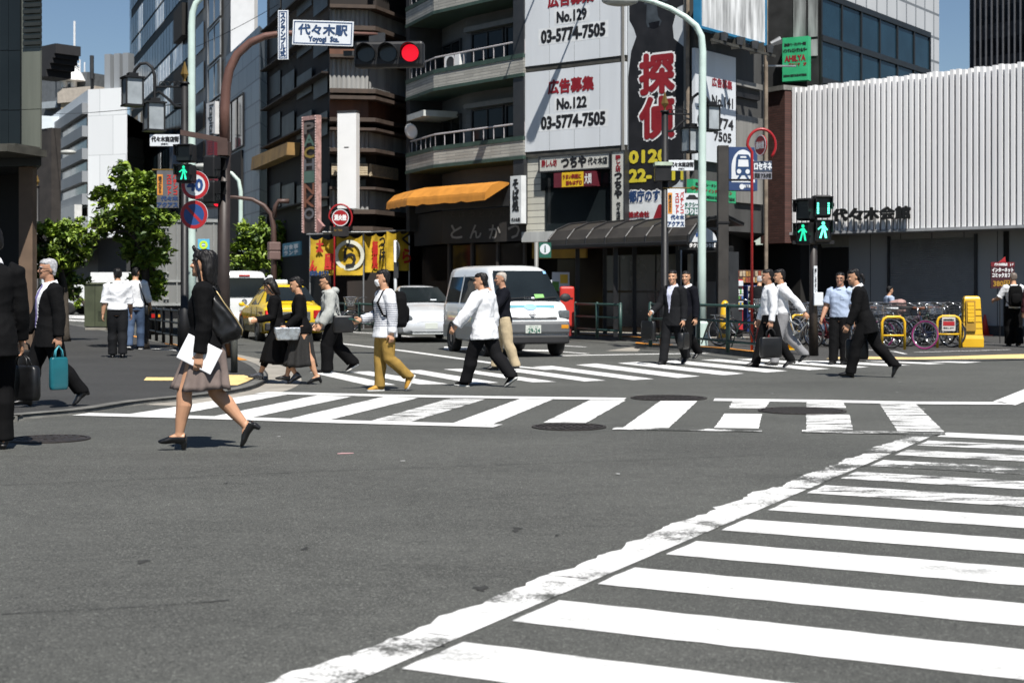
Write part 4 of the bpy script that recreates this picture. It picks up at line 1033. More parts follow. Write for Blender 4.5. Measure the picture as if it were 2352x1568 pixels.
sign('route_sign', 'small blue sign with thick white letters behind the no-parking disc', Fac(XY(500, 46), XY(523, 46)), 503, 508, 523, 552, .0, .06, mat('blue_sign', (.06, .2, .42), .5), [])
# ---------------------------------------------------------------- street furniture
FACE = Matrix(((1, 0, 0, 0), (0, 0, -1, 0), (0, 1, 0, 0), (0, 0, 0, 1)))      # x right, y up, z towards the viewer
M_PGRN = mat('pale_green_paint', (.50, .62, .57), .4, 0, var=.08)
M_BRN = mat('brown_pole_paint', (.07, .04, .032), .5, .1, var=.2)
M_FROST = mat('frosted_glass', (.3, .33, .35), .25, 0, var=.25, scale=3)
M_GOLD = mat('tarnished_gold', (.25, .16, .05), .4, .6)
M_LAMPG = mat('pale_lamp', (.7, .75, .72), .3)
M_GRAIL = mat('dark_green_paint', (.02, .05, .042), .45, var=.25)
M_YPL = mat('yellow_plastic', (.68, .40, .015), .4, var=.08)
M_REDP = mat('red_plastic', (.5, .03, .02), .45, var=.1)
def local(t): return Matrix.Translation(-Vector(t.location))
def lantern_post(u, vb, zb, vtop, label, side, scale=1.0, low=True):
    p = G(u, vb, zb); t = thing('lantern_post', label, 'street lamp', p, 0, 'twin lantern posts'); h = W(u, vtop, p.y).z - p.z; s = scale
    mb = MB(); mb.tube([(0, 0, 0), (0, 0, .9), (0, 0, .95), (0, 0, h - .3)], [.12, .12, .085, .075], 10); mb.lathe([(.11, h - .3), (.09, h - .26)], n=10); mb.build('pole', M_BLK, t, True)
    mb = MB(); mb.lathe([(.03, h - .26), (.02, h - .2), (.085, h - .1), (.06, h - .02), (.01, h + .16)], n=4); mb.build('finial', M_GOLD, t)
    ax = .62 * s * side; za = h - .36 * s
    mb = MB()
    mb.tube([(0, 0, za), (ax, 0, za)], .022, 6); mb.tube([(ax, 0, za - .42 * s)] + [(ax * a, 0, za + b * s) for a, b in ((1, .22), (1.08, .4), (1.27, .49), (1.47, .48), (1.65, .36), (1.74, .2))], .034, 7)
    mb.tube([(0, 0, za - .42 * s), (ax * .3, 0, za - .40 * s), (ax * .55, 0, za - .25 * s), (ax * .85, 0, za - .1 * s), (ax, 0, za - .14 * s)], .028, 6)
    for i in range(4): mb.torus((ax * (.2 + i * .19), 0, za + .06), .05, .010, (0, 1, 0), 12, 4)
    mb.build('bracket', M_BLK, t)
    for x, z in ((ax * 1.74, za - .10 * s), (ax * 1.02, za - .62 * s)):
        M = Matrix.Translation((x, 0, z)) @ Matrix.Rotation(R(30), 4, 'Z'); mb = MB(M); w = .17 * s; hh = .27 * s
        for dx in (-w, w):
            for dy in (-w, w): mb.tube([(dx, dy, -hh), (dx, dy, hh)], .02, 5)
        mb.box(-w - .04, w + .04, -w - .04, w + .04, hh, hh + .035); mb.box(-w - .03, w + .03, -w - .03, w + .03, -hh - .035, -hh); mb.prism([(-.1, -.1, hh + .035), (.1, -.1, hh + .035), (.1, .1, hh + .035), (-.1, .1, hh + .035)], (0, 0, .08))
        o = mb.build('lantern', M_BLK, t)
        mb = MB(M); mb.box(-w + .01, w - .01, -w + .01, w - .01, -hh + .005, hh - .005); mb.build('lantern_glass', M_FROST, o)
    return t
lantern_post(424, 812, .05, 160, 'black twin-lantern post among the signals of the near corner', -1)
lantern_post(1527, 792, .12, 228, 'black twin-lantern post in front of the detective banner', 1, .95)
lantern_post(86, 742, .05, 412, 'small distant black twin-lantern post under the near canopy', -1)
def sign_board(name, label, u0, v0, u1, v1, Y, m, rows, rz=0, cat='sign', th=.04, frame=None, grp=None):
    c = W((u0 + u1) / 2, (v0 + v1) / 2, Y); w = (u1 - u0) / FP * Y / 2 / math.cos(rz); h = (v1 - v0) / FP * Y / 2
    t = thing(name, label, cat, c, rz, grp)
    mb = MB(); mb.box(-w, w, 0, th, -h, h); mb.build('panel', m, t, bevel=.004)
    if frame:
        fm, fw, ins = frame; mb = MB(); a, b = w - ins, h - ins
        for x0, x1, z0, z1 in ((-a, a, b - fw, b), (-a, a, -b, -b + fw), (-a, -a + fw, -b + fw, b - fw), (a - fw, a, -b + fw, b - fw)): mb.box(x0, x1, -.004, 0.001, z0, z1)
        mb.build('border', fm, t)
    for s, x0, x1, y0, y1, mm, bd in rows:
        mb = MB(FACE); write(mb, s, None, -w + 2 * w * x0, -w + 2 * w * x1, -h + 2 * h * y0, -h + 2 * h * y1, .003, bd); mb.build('lettering', mm, t)
    return t, w, h
M_NVY = mat('navy_sign_paint', (.015, .045, .12), .5); M_WSG = mat('white_sign_paint', (.6, .63, .66), .45, var=.04)
# brown signal mast with its arm, street sign and red signal
mp = G(512, 822, .05); YM = mp.y; px = YM / FP
t = thing('signal_mast', 'brown signal mast whose curved arm reaches over the far crosswalk', 'signal mast', mp)
L = local(t)
mb = MB(L); pts = [mp, W(513, 640, YM), W(516, 330, YM)]; mb.tube(pts, [.155, .125, .115], 14); mb.build('pole', mat('dark_brown_pole', (.03, .021, .018), .5, .1, var=.25), t, True)
mb = MB(L); arc = [W(*p, YM) for p in ((516, 335), (516, 250), (519, 200), (527, 160), (545, 125), (575, 98), (610, 83), (650, 77), (760, 76), (868, 79))]
mb.tube(smooth_line3(arc) if 'smooth_line3' in globals() else arc, [.105, .1, .095, .09, .085, .08, .07, .06, .045, .03], 12); mb.build('arm', mat('reddish_brown_arm', (.13, .065, .05), .45, .1, var=.2), t, True)
mb = MB(L); a = W(414, 298, YM - .2); b = W(522, 318, YM - .1); mb.prism([a, b, b - Vector((0, 0, .1)), a - Vector((0, 0, .1))], (0, .12, 0)); a = W(505, 326, YM); mb.box(a.x, a.x + .2, YM - .25, YM + .1, a.z - .28, a.z); mb.build('bracket', M_BRN, t)
t, w, h = sign_board('street_sign', 'blue-edged white street sign reading Yoyogi Sta. on the signal arm', 671, 48, 812, 105, YM - .16, M_WSG, [('代々木駅', .1, .9, .42, .84, M_NVY, .009), ('Yoyogi  Sta.', .27, .77, .10, .36, M_NVY, .007)], R(-4), 'street sign', .05, (M_NVY, .018, .025))
t.rotation_euler[1] = R(2.5)
t, w, h = sign_board('street_sign', 'upright white sign in katakana hanging left of the station sign', 638, 24, 662, 137, YM - .16, M_WSG, [(vert('スクランブル式'), .26, .74, .06, .94, M_NVY, .007)], R(-4), 'street sign', .05, (M_NVY, .016, .02))
c = W(893, 124, YM - .1); t = thing('traffic_signal', 'large horizontal traffic signal showing red at the end of the brown arm', 'traffic signal', c, R(-6))
mb = MB(); mb.box(-.68, .68, -.05, .22, -.26, .24); mb.build('housing', M_BLK, t, bevel=.06)
mb = MB(); mb.box(-.4, -.1, .05, .15, .24, .42); mb.tube([(-.25, .1, .3), (-.35, .1, .42)], .04, 6); mb.box(-.9, -.68, .02, .14, -.02, .08); mb.box(-.75, -.1, .12, .15, .235, .28); mb.build('mount', M_DKGR, t)
M_LENS = mat('dark_signal_lens', (.015, .017, .017), .2); M_RLIT = mat('lit_red_lens', (.75, .005, .02), .4, emit=.75, var=.6, scale=60, obj=True)
for i, x in enumerate((-.43, 0, .43)):
    mb = MB(); mb.disc((x, -.05, 0), .165, (0, -1, 0), .03, 24); o = mb.build('lens', M_RLIT if i == 2 else M_LENS, t)
    mb = MB(); rr = []
    for k in range(17):
        a_ = R(-25 + 230 * k / 16); rr.append([Vector((x + .19 * math.cos(a_), -.05, .19 * math.sin(a_))), Vector((x + .19 * math.cos(a_), -.05 - .3 * max(.25, math.sin(a_)), .19 * math.sin(a_) - .03)), Vector((x + .2 * math.cos(a_), -.05 - .3 * max(.25, math.sin(a_)), .2 * math.sin(a_) - .03)), Vector((x + .2 * math.cos(a_), -.05, .2 * math.sin(a_)))])
    mb.loft(rr); mb.build('visor', M_BLK, t)
# pedestrian signals
def walker(mb, M, s, fill=True):
    """the walking figure of the signal, height about 1"""
    def P(pts): mb.poly([(x * s, z * s, .004) for x, z in pts], M)
    mb.disc((0, .40 * s, .004), .1 * s, (0, 0, 1), .002, 12, M=M)
    P([(-.11, .27), (.09, .29), (.12, .05), (-.08, .03)]); P([(-.08, .05), (.02, .05), (-.12, -.45), (-.23, -.45)]); P([(.0, .05), (.12, .05), (.22, -.45), (.1, -.45)])
    P([(-.11, .27), (-.08, .18), (-.28, .02), (-.33, .08)]); P([(.09, .28), (.08, .16), (.2, -.02), (.27, .04)])
M_GLIT = mat('lit_green_figure', (.02, .7, .35), .4, emit=1.0, var=0); M_GLIT2 = mat('bright_green_figure', (.12, 1.0, .62), .4, emit=1.6, var=0)
def ped_signal(u, v0, v1, wpx, Y, label, rz, lit, bars=False):
    c = W(u, (v0 + v1) / 2, Y); h = (v1 - v0) / FP * Y / 2; w = wpx / FP * Y / 2
    t = thing('pedestrian_signal', label, 'pedestrian signal', c, rz, 'green-man pedestrian signals')
    mb = MB(); mb.box(-w, w, -.02, .25, .02, h); mb.box(-w, w, -.02, .25, -h, -.02); mb.build('housing', M_BLK, t, bevel=.04)
    for z, k in ((h / 2, 0), (-h / 2, 1)):
        mb = MB(); mb.box(-w * .78, w * .78, -.03, -.021, z - h * .36, z + h * .36); o = mb.build('lens', mat('black_signal_face', (.006, .008, .008), .3), t)
        if k: 
            mb = MB(Matrix.Translation((0, -.03, z)) @ FACE); walker(mb, None, h * .74); mb.build('green_figure', lit, o)
        elif bars:
            mb = MB(Matrix.Translation((0, -.03, z)) @ FACE)
            for sx in (-1, 1):
                for j in range(5): mb.poly([(sx * w * .62 + a, -h * .3 + j * h * .1 + b, .004) for a, b in ((-.02, 0), (.02, 0), (.02, h * .075), (-.02, h * .075))])
            mb.build('countdown_bar', lit, o)
        mb = MB(); mb.box(-w, w, -.16, -.02, z + h * .40, z + h * .43); mb.box(-w, -w + .015, -.14, -.02, z - h * .1, z + h * .4); mb.box(w - .015, w, -.14, -.02, z - h * .1, z + h * .4); mb.build('visor', M_BLK, t)
    return t
ped_signal(423, 330, 420, 40, 27.4, 'green-man signal left of the round 40 sign', R(-8), M_GLIT)
ped_signal(498, 357, 468, 26, YM - .25, 'dark pedestrian signal seen edge-on against the brown mast', R(70), M_LENS)
# pale green street light with the two discs
def street_light(name, label, base, pts, r0, head=None, grp='pale green street lights', hd=None):
    t = thing(name, label, 'street light', base, 0, grp); L = local(t)
    mb = MB(L); n = len(pts); mb.tube([base] + pts, [r0] + [r0 * (.9 - .45 * i / n) for i in range(n)], 12); mb.build('pole', M_PGRN, t, True)
    mb = MB(L); mb.lathe([(r0 * 1.35, 0), (r0 * 1.35, .5), (r0, .56)], base, 12); mb.build('base_sleeve', M_PGRN, t)
    if head is not None:
        mb = MB(L); mb.ball(head, hd or (.42, .2, .13), 12, 8); mb.build('lamp_head', mat('lamp_shell', (.35, .36, .34), .4), t, True)
    return t
p = G(441, 806, .05); Y = p.y
street_light('street_light', 'pale green street light rising behind the round 40 sign', p, [W(440, 560, Y), W(440, 250, Y), W(440, 60, Y), W(442, 30, Y), W(450, 8, Y), W(466, -8, Y), W(500, -26, Y), W(560, -40, Y)], .1, W(580, -42, Y))
p = G(1612, 793, .12); Y = p.y
street_light('street_light', 'pale green street light curving over the pavement by the detective banner', p, [W(1612, 600, Y), W(1613, 300, Y), W(1614, 120, Y), W(1611, 84, Y), W(1599, 60, Y), W(1575, 40, Y), W(1540, 20, Y), W(1500, 4, Y), W(1455, -6, Y)], .105, W(1424, 2, Y - .1), (.4, .22, .12))
p = G(553, 742, 0); Y = p.y
street_light('street_light', 'small far pale street light in front of the tiled block', p, [W(553, 560, Y), W(553, 440, Y), W(548, 415, Y), W(532, 398, Y), W(510, 390, Y), W(470, 384, Y)], .11, W(466, 382, Y), (.5, .2, .12))
p = G(92, 728, .05); Y = p.y
street_light('street_light', 'far street light with a level arm in front of the white office', p, [W(90, 500, Y), W(90, 372, Y), W(100, 357, Y), W(130, 352, Y), W(150, 350, Y)], .1, W(156, 350, Y), (.6, .2, .12))
M_SR = mat('red_sign_paint', (.36, .015, .02), .45, var=.06); M_SB = mat('blue_sign_paint', (.02, .06, .2), .45, var=.06)
def disc_sign(name, label, u, v, r, Y, rz=0):
    c = W(u, v, Y); t = thing(name, label, 'road sign', c, rz); rr = r / FP * Y
    mb = MB(); mb.disc((0, 0, 0), rr, (0, 1, 0), .02, 36); mb.build('plate', M_WSG, t)
    mb = MB(); mb.disc((0, -.001, 0), rr * .985, (0, -1, 0), .003, 36, rr * .74); mb.build('ring', M_SR, t)
    return t, rr
t, rr = disc_sign('speed_sign', 'round red-ringed 40 sign above the no-parking disc', 448, 425, 33, 27.9, R(-8))
mb = MB(FACE); write(mb, '40', None, -rr * .55, rr * .55, -rr * .4, rr * .4, .004, .012); mb.build('lettering', M_SB, t)
t, rr = disc_sign('no_parking_sign', 'round blue no-parking disc with a red slash', 445.5, 493, 33, 27.9, R(-8))
mb = MB(); mb.disc((0, -.001, 0), rr * .74, (0, -1, 0), .002, 32); mb.build('blue_field', M_SB, t)
mb = MB(Matrix.Rotation(R(45), 4, 'Y')); mb.box(-rr * .76, rr * .76, -.006, -.003, -rr * .1, rr * .1); mb.build('slash', M_SR, t)
t, w, h = sign_board('recycling_sign', 'small square blue sign with a yellow-green ring above the walking woman', 454, 549, 481, 576, 30, mat('light_blue_sign', (.1, .4, .6), .5), [])
mb = MB(); mb.disc((0, -.002, 0), h * .72, (0, -1, 0), .004, 24, h * .34); mb.build('ring', mat('lime_paint', (.5, .7, .03), .5), t); mb = MB(); mb.box(-h * .3, h * .3, -.009, -.003, -h * .12, h * .12); mb.build('mark', M_WSG, t)
# street name plates and banners hung on the lantern posts
sign_board('district_plate', 'white plate lettered for the shopping street under the left lanterns', 344, 309, 412, 336, G(424, 812, .05).y - .15, M_WSG, [('代々木商店街', .06, .98, .38, .82, M_BLKL, .006), ('(本通り)', .38, .62, .1, .26, M_BLKL, .002)])
YL = G(1527, 792, .12).y
sign_board('district_plate', 'white plate lettered for the shopping street on the post by the banner', 1536, 368, 1594, 392, YL - .15, M_WSG, [('代々木商店街', .06, .98, .36, .8, M_BLKL, .006), ('(本通り)', .38, .62, .08, .24, M_BLKL, .002)])
M_DB = mat('shaded_banner_cloth', (.1, .1, .11), .8, var=.3)  # darker cloth colour puts shade on the left banner
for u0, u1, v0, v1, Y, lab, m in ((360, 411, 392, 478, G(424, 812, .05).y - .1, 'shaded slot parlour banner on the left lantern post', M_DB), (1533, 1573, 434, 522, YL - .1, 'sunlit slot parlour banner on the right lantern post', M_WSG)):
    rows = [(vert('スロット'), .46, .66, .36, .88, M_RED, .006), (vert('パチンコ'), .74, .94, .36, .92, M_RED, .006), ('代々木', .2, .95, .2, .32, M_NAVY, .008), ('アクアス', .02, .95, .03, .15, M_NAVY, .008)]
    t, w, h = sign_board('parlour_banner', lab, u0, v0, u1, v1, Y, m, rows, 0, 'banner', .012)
    mb = MB(); mb.box(-w * .95, -w * .45, -.004, -.001, -h * .3, h * .8); mb.build('orange_stripe', M_ORG, t)
    mb = MB(FACE); write(mb, vert('遊ぶなら'), None, -w * .85, -w * .55, -h * .2, h * .7, .006, .003); mb.build('lettering', M_BLKL, t)
    mb = MB(); mb.tube([(-w - .1, .02, h + .02), (w + .12, .02, h + .02)], .015, 6); mb.lathe([(.005, 0), (.05, .05), (.01, .2)], (0, 0, 0), 6, Matrix.Translation((w + .12, .02, h + .02)) @ Matrix.Rotation(R(90), 4, 'Y')); mb.build('rod', M_GOLD, t)
t = thing('post_box', 'green weathered box clamped high on the right lantern post', 'box', W(1522, 388, YL)); mb = MB(); mb.box(-.17, .17, -.2, .2, -.28, .06); mb.build('case', M_BLK, t); mb = MB(); mb.box(-.2, .2, -.24, .22, .06, .14); mb.build('lid', mat('pale_mossy_lid', (.35, .42, .33), .7, var=.3), t)
# far signals down the left street
c = W(476, 465, 52); t = thing('traffic_signal', 'small far traffic signal showing red beside the brown mast', 'traffic signal', c)
mb = MB(); mb.box(-.55, .55, 0, .2, -.18, .18); mb.build('housing', M_BLK, t, bevel=.05)
for i, x in enumerate((-.36, 0, .36)):
    mb = MB(); mb.disc((x, 0, 0), .14, (0, -1, 0), .02, 18); mb.build('lens', M_RLIT if i == 2 else M_LENS, t)
p = G(629, 752, .1); Y = p.y; t = thing('signal_mast', 'thinner far brown signal mast by the street tree', 'signal mast', p); L = local(t)
mb = MB(L); mb.tube([p, W(629, 560, Y), W(628, 520, Y), W(622, 492, Y), W(606, 472, Y), W(580, 458, Y), W(540, 453, Y), W(500, 452, Y)], [.12, .1, .09, .08, .08, .07, .06, .05], 10); mb.build('arm', M_BRN, t, True)
mb = MB(L); mb.tube([W(629, 500, Y), W(632, 475, Y), W(640, 462, Y), W(664, 462, Y)], .08, 8); mb.build('stub_arm', M_BRN, t, True)
t = thing('pedestrian_signal', 'faded far pedestrian signal on the thin brown mast', 'pedestrian signal', W(632, 576, Y - .2), R(25), 'green-man pedestrian signals')
mb = MB(); mb.box(-.2, .2, 0, .3, -.3, -.01); mb.box(-.2, .2, 0, .3, .01, .3); mb.build('housing', mat('dusty_brown_housing', (.14, .09, .08), .6), t, bevel=.03)
# hydrant signs
def hydrant(u, v, rin, ub, vb, zb, label, tw=0.0):
    p = G(ub, vb, zb); Y = p.y; t = thing('hydrant_sign', label, 'hydrant sign', p, 0, 'red fire hydrant signs'); L = local(t)
    mred = mat('hydrant_red', (.3, .012, .015), .35, var=.12); k = Y / FP
    mb = MB(L); c = W(u, v, Y); R0 = rin * 1.2 * k; arc = [p, W(ub, v + 60, Y), W(ub, v + 15, Y)]
    for i in range(0, 19): a = PI - i * PI * 1.25 / 18; arc.append(c + Vector((R0 * math.cos(a), 0, R0 * math.sin(a) * 1.15)))
    mb.tube(arc, .03, 8); mb.build('pole', mred, t, True)
    ax = Vector((-math.sin(tw), -math.cos(tw), 0)); mb = MB(L); mb.disc(c, rin * .88 * k, ax, .03, 30); mb.build('plate', mred, t)
    mb = MB(L); mb.disc(c + ax * .03, rin * .88 * k, ax, .004, 30, rin * .8 * k); mb.build('rim', M_WSG, t)
    mb = MB(Matrix.Translation(c - p + ax * .032) @ Matrix.Rotation(-tw, 4, 'Z') @ FACE); r = rin * k; write(mb, '消火栓', None, -r * .62, r * .62, -r * .28, r * .3, .003, .01); mb.build('lettering', M_WHL, t)
    return t, Y
t, YH = hydrant(1749, 334, 27, 1727, 806, .12, 'tall red hydrant sign with a hooped top beside the subway sign', R(66))
sign_board('advert_plate', 'small blue advertising plate under the hoop of the tall hydrant sign', 1730, 370, 1773, 395, YH, mat('shaded_blue_plate', (.035, .05, .085), .5), [('ロセキネ', .06, .98, .2, .85, M_WSG, .008)])  # plate blue darkened to paint in the shade of a turned face
sign_board('advert_plate', 'grey strip plate below the small blue advertising plate', 1731, 396, 1773, 412, YH, mat('grey_plate', (.2, .2, .23), .5), [('質屋 アルタ前', .06, .95, .2, .85, M_BLKL, .006)])
t, YH2 = hydrant(782, 500, 22, 768, 755, .12, 'far red hydrant sign above the yellow banners')
sign_board('advert_plate', 'black advertising plate below the far hydrant sign', 764, 521, 801, 543, YH2 - .03, mat('black_plate', (.02, .018, .018), .4), [('Bar  Music', .1, .6, .55, .8, M_GOLD, .003)])
# pedestrian crossing signals at the right
p = G(1869, 817, .02); Y = p.y; t = thing('signal_post', 'dark post carrying two green-man signals in front of the bicycles', 'signal post', p); L = local(t)
mb = MB(L); mb.tube([p, W(1868, 690, Y), W(1868, 470, Y)], [.10, .085, .08], 12); mb.build('pole', mat('dark_brown_post', (.025, .02, .018), .5), t, True)
mb = MB(L)
for z in (556, 470):
    a = W(1868, z, Y); mb = MB(L); mb.box(a.x - .42, a.x + .42, Y - .05, Y + .05, a.z - .04, a.z + .03); mb.build('bracket', M_BLK, t)
mb = MB(L); c = W(1872, 468, Y); mb.ball(c, (.04, .04, .09), 8, 6); mb.tube([c, c + Vector((0, 0, .5))], .006, 5); mb.build('sensor', M_ALU, t)
mb = MB(L); a = W(1880, 686, Y - .14); mb.box(a.x - .10, a.x + .09, a.y - .05, a.y + .05, a.z - .14, a.z + .13); mb.build('button_box', M_WSG, t, bevel=.015)
mb = MB(L); a = W(1873, 650, Y - .12); mb.box(a.x - .035, a.x + .035, a.y - .01, a.y + .01, a.z - .35, a.z + .35); o = mb.build('plate', M_WSG, t)
mb = MB(Matrix.Translation(a - p - Vector((0, .012, 0))) @ FACE); write(mb, vert('押しボタン式'), None, -.02, .02, -.3, .3, .002, .002); mb.build('lettering', M_BLKL, o)
ped_signal(1846, 455, 562, 40, Y - .15, 'dimmer green-man signal turned away, left of the brighter one', R(-38), M_GLIT)
ped_signal(1890, 448, 556, 40, Y - .15, 'bright green-man signal with countdown bars facing the street', R(4), M_GLIT2, True)
# subway sign on its pillar
t, w, h = sign_board('subway_sign', 'navy subway sign with a white train front on a dark pillar', 1673, 338, 1741, 438, 37, mat('subway_navy', (.025, .05, .13), .4), [('地下鉄', .5, .78, .07, .14, M_WSG, .004)], R(14), 'sign', .25)
mb = MB(FACE)
def tp(pts, z, m=None): mb.poly([(x * w, y * h, z) for x, y in pts])
arch = [(-.82, -.62), (.82, -.62)] + [(.82 * math.cos(R(a)), .05 + .83 * math.sin(R(a))) for a in range(0, 181, 12)]
tp(arch, .003); mb.build('white_arch', M_WSG, t)
mb = MB(FACE); car = [(-.5, -.3), (.5, -.3)] + [(x, y) for x, y in ((.56, -.1), (.5, .5), (.36, .66), (-.36, .66), (-.5, .5), (-.56, -.1))]
tp(car, .006); tp([(-.28, -.3), (-.1, -.3), (-.36, -.56), (-.54, -.56)], .006); tp([(.1, -.3), (.28, -.3), (.54, -.56), (.36, -.56)], .006); mb.build('train_front', M_NVY, t)
mb = MB(FACE); tp([(-.38, .1), (.38, .1), (.34, .42), (-.34, .42)], .009); tp([(-.22, .5), (.22, .5), (.2, .58), (-.2, .58)], .009); mb.disc((-.3 * w, -.12 * h, .009), .06, (0, 0, 1), .002, 12); mb.disc((.3 * w, -.12 * h, .009), .06, (0, 0, 1), .002, 12); mb.disc((-.1 * w, -.82 * h, .009), .07, (0, 0, 1), .002, 8); mb.build('train_window', M_WSG, t)
p = G(1660, 782, .12); t = thing('sign_pillar', 'dark square pillar beside the subway sign', 'pillar', p); hh = W(1660, 335, p.y).z
mb = MB(); mb.box(-.13, .13, -.13, .13, 0, hh - p.z); mb.build('shaft', mat('dark_pillar', (.03, .027, .024), .6, var=.35, scale=2), t, bevel=.01)
mb = MB(); mb.box(-.15, .15, -.15, .15, 2.9, 2.94); mb.box(-.04, .7, -.03, .03, 3.95, 4.0); mb.build('strap', M_BLK, t)
# info sign, round sign
p = G(1232, 772, .12); t = thing('info_sign', 'green information sign on a grey post behind the white van', 'sign', p); L = local(t); Y = p.y
mb = MB(L); mb.tube([p, W(1232, 556, Y)], .055, 10); mb.build('pole', mat('grey_post', (.18, .18, .17), .5), t, True)
a, b = W(1238, 557, Y), W(1266, 592, Y); mb = MB(L); mb.box(a.x, b.x, Y - .03, Y + .03, b.z, a.z); mb.build('panel', mat('deep_green_panel', (.012, .09, .06), .45), t)
c = W(1252, 572, Y - .035); r = 12 * Y / FP; mb = MB(L); mb.disc(c, r, (0, -1, 0), .004, 24); mb.build('disc', M_WSG, t)
mb = MB(Matrix.Translation(c - p - Vector((0, .006, 0))) @ FACE); write(mb, 'i', None, -r * .11, r * .11, -r * .6, r * .65, .002, .005); write(mb, 'インフォメーション', None, -r * 1.05, r * 1.05, -r * 1.65, -r * 1.3, .002); mb.build('lettering', mat('green_letter', (.012, .09, .06), .5), t)
p = G(908, 757, .12); Y = p.y; t = thing('bus_stop_sign', 'slim white post with a round sign seen from behind before the yellow banners', 'sign', p); L = local(t)
mb = MB(L); mb.tube([p, W(908, 552, Y)], .05, 8); mb.build('pole', M_WSG, t, True)
c = W(912, 576, Y - .03); mb = MB(L); mb.disc(c, .3, (-.93, -.37, 0), .03, 24); mb.build('disc', mat('dark_sign_back', (.05, .06, .06), .6), t); mb = MB(L); a = W(903, 602, Y - .02); mb.box(a.x + .02, a.x + .16, Y - .06, Y + .2, a.z - .5, a.z); mb.build('timetable', M_DKGR, t)
# taxi stand: sign on a post, arch, shelter
p = G(1562, 772, .12); Y = p.y
t, w, h = sign_board('taxi_sign', 'white taxi stand sign with a small black taxi drawn on it', 1570, 444, 1609, 494, Y - .1, M_WSG, [('タクシー', .06, .94, .38, .58, mat('green_lettering', (.01, .1, .07), .5), .007), ('のりば', .06, .94, .04, .3, M_WSG, .012)])
mb = MB(); mb.box(-w, w, -.002, -.0005, -h, -h * .32); mb.build('dark_band', mat('green_lettering', (.01, .1, .07), .5), t)
mb = MB(FACE); mb.poly([(x * w, y * h, .003) for x, y in ((-.7, .42), (.75, .42), (.75, .6), (.5, .66), (.3, .86), (-.35, .86), (-.5, .66), (-.7, .62))]); mb.build('taxi_picture', M_BLKL, t)
t = thing('taxi_post', 'white post carrying the taxi stand sign', 'post', p); mb = MB(); mb.tube([(0, 0, 0), (0, 0, W(0, 444, Y).z - p.z)], .05, 8); mb.build('pole', M_WSG, t, True)
t = thing('taxi_stand_arch', 'white half-round taxi stand board over the shelter end', 'sign', W(1605, 556, 37.5))
k = 37.5 / FP; mb = MB(); mb.prism([(-42 * k, 0, 0), (42 * k, 0, 0)] + [(42 * k * math.cos(R(a)), 0, 36 * k * math.sin(R(a))) for a in range(8, 176, 8)], (0, .12, 0)); mb.build('panel', M_WSG, t)
mb = MB(); mb.box(-46 * k, 44 * k, -.05, .15, -18 * k, -.01); mb.build('dark_band', M_BLK, t)
mb = MB(Matrix.Translation((0, -.05, 0)) @ FACE); write(mb, 'タクシーのりば', None, -22 * k, 38 * k, -12 * k, -3 * k, .004, .008); mb.build('lettering', M_WHL, t)
mb = MB(Matrix.Translation((0, -.002, 0)) @ FACE); mb.poly([(x * k, y * k, .003) for x, y in ((-7, 12), (7, 12), (7, 19), (4, 21), (3, 26), (-3, 26), (-4, 21), (-7, 19))]); mb.build('car_picture', M_SB, t)
t = thing('taxi_shelter', 'dark taxi shelter with a ribbed curved roof and glazed back panels', 'shelter', G(1430, 770, .12))
L = local(t); S0, S1 = XY(1318, 41.6), XY(1640, 37.8); FSH = Fac(S0, S1)
prof = [(1.0, 2.55), (.98, 2.75), (.7, 3.02), (.2, 3.2), (-.5, 3.28), (-1.2, 3.1)]
mb = MB(L); rings = [[FSH.P(s, z, n) for n, z in prof] + [FSH.P(s, z - .05, n - .02) for n, z in reversed(prof)] for s in (0, FSH.L)]
mb.loft(rings); mb.build('roof', mat('brown_smoked_roof', (.028, .025, .021), .45, var=.2), t)
mb = MB(L)
for i in range(8):
    s = FSH.L * i / 7; mb.tube([FSH.P(s, z + .02, n) for n, z in prof], .03, 6)
mb.tube([FSH.P(0, 2.56, 1.0), FSH.P(FSH.L, 2.56, 1.0)], .07, 6); mb.build('roof_rib', M_BLK, t)
for s, n in ((.35, .2), (1.5, -.9), (2.3, .7), (3.1, -.9), (4.0, -.9), (.35, -.9)):
    mb = MB(L); mb.box(-.06, .06, -.06, .06, 0, 2.6, Matrix.Translation(FSH.P(s, .12, n))); mb.build('post', M_BLK, t)
M_SMK = mat('smoked_panel', (.07, .068, .06), .25, 0, var=.25, scale=1)
for s0, s1 in ((.42, 1.44), (1.56, 3.04)):
    for z0, z1 in ((.35, 1.3), (1.36, 2.35)):
        mb = MB(L)
        for a, b in ((s0, (s0 + s1) / 2 - .03), ((s0 + s1) / 2 + .03, s1)): FSH.box(mb, a, b, z0, z1, -.92, -.89)
        mb.build('pane', M_SMK, t)
t = thing('drink_kiosk', 'pale doorway kiosk half hidden in the dark shelter', 'kiosk', FSH.P(3.6, .12, -1.2)); L = local(t)
mb = MB(L); FSH.box(mb, 3.15, 4.3, .12, 2.4, -2.0, -1.3); mb.build('case', M_DKGR, t)
mb = MB(L); FSH.box(mb, 3.18, 3.3, .12, 2.35, -1.3, -1.2); mb.build('door_frame', mat('pale_frame', (.4, .39, .35), .6), t)
mb = MB(L); FSH.box(mb, 3.4, 4.1, .3, 1.6, -1.3, -1.27); mb.build('door', mat('grey_door', (.12, .125, .13), .4), t)
t = thing('equipment_cabinet', 'tall dark cabinet beside the shelter behind the two men in suits', 'cabinet', G(1605, 772, .12), R(-30)); mb = MB(); mb.box(-.6, .7, 0, .8, 0, 2.45); mb.build('case', M_BLK, t, bevel=.02)
mb = MB()
for i in range(5): mb.box(-.5, .6, -.015, -.001, 2.1 + i * .06, 2.13 + i * .06)
mb.build('vent', M_DKGR, t)
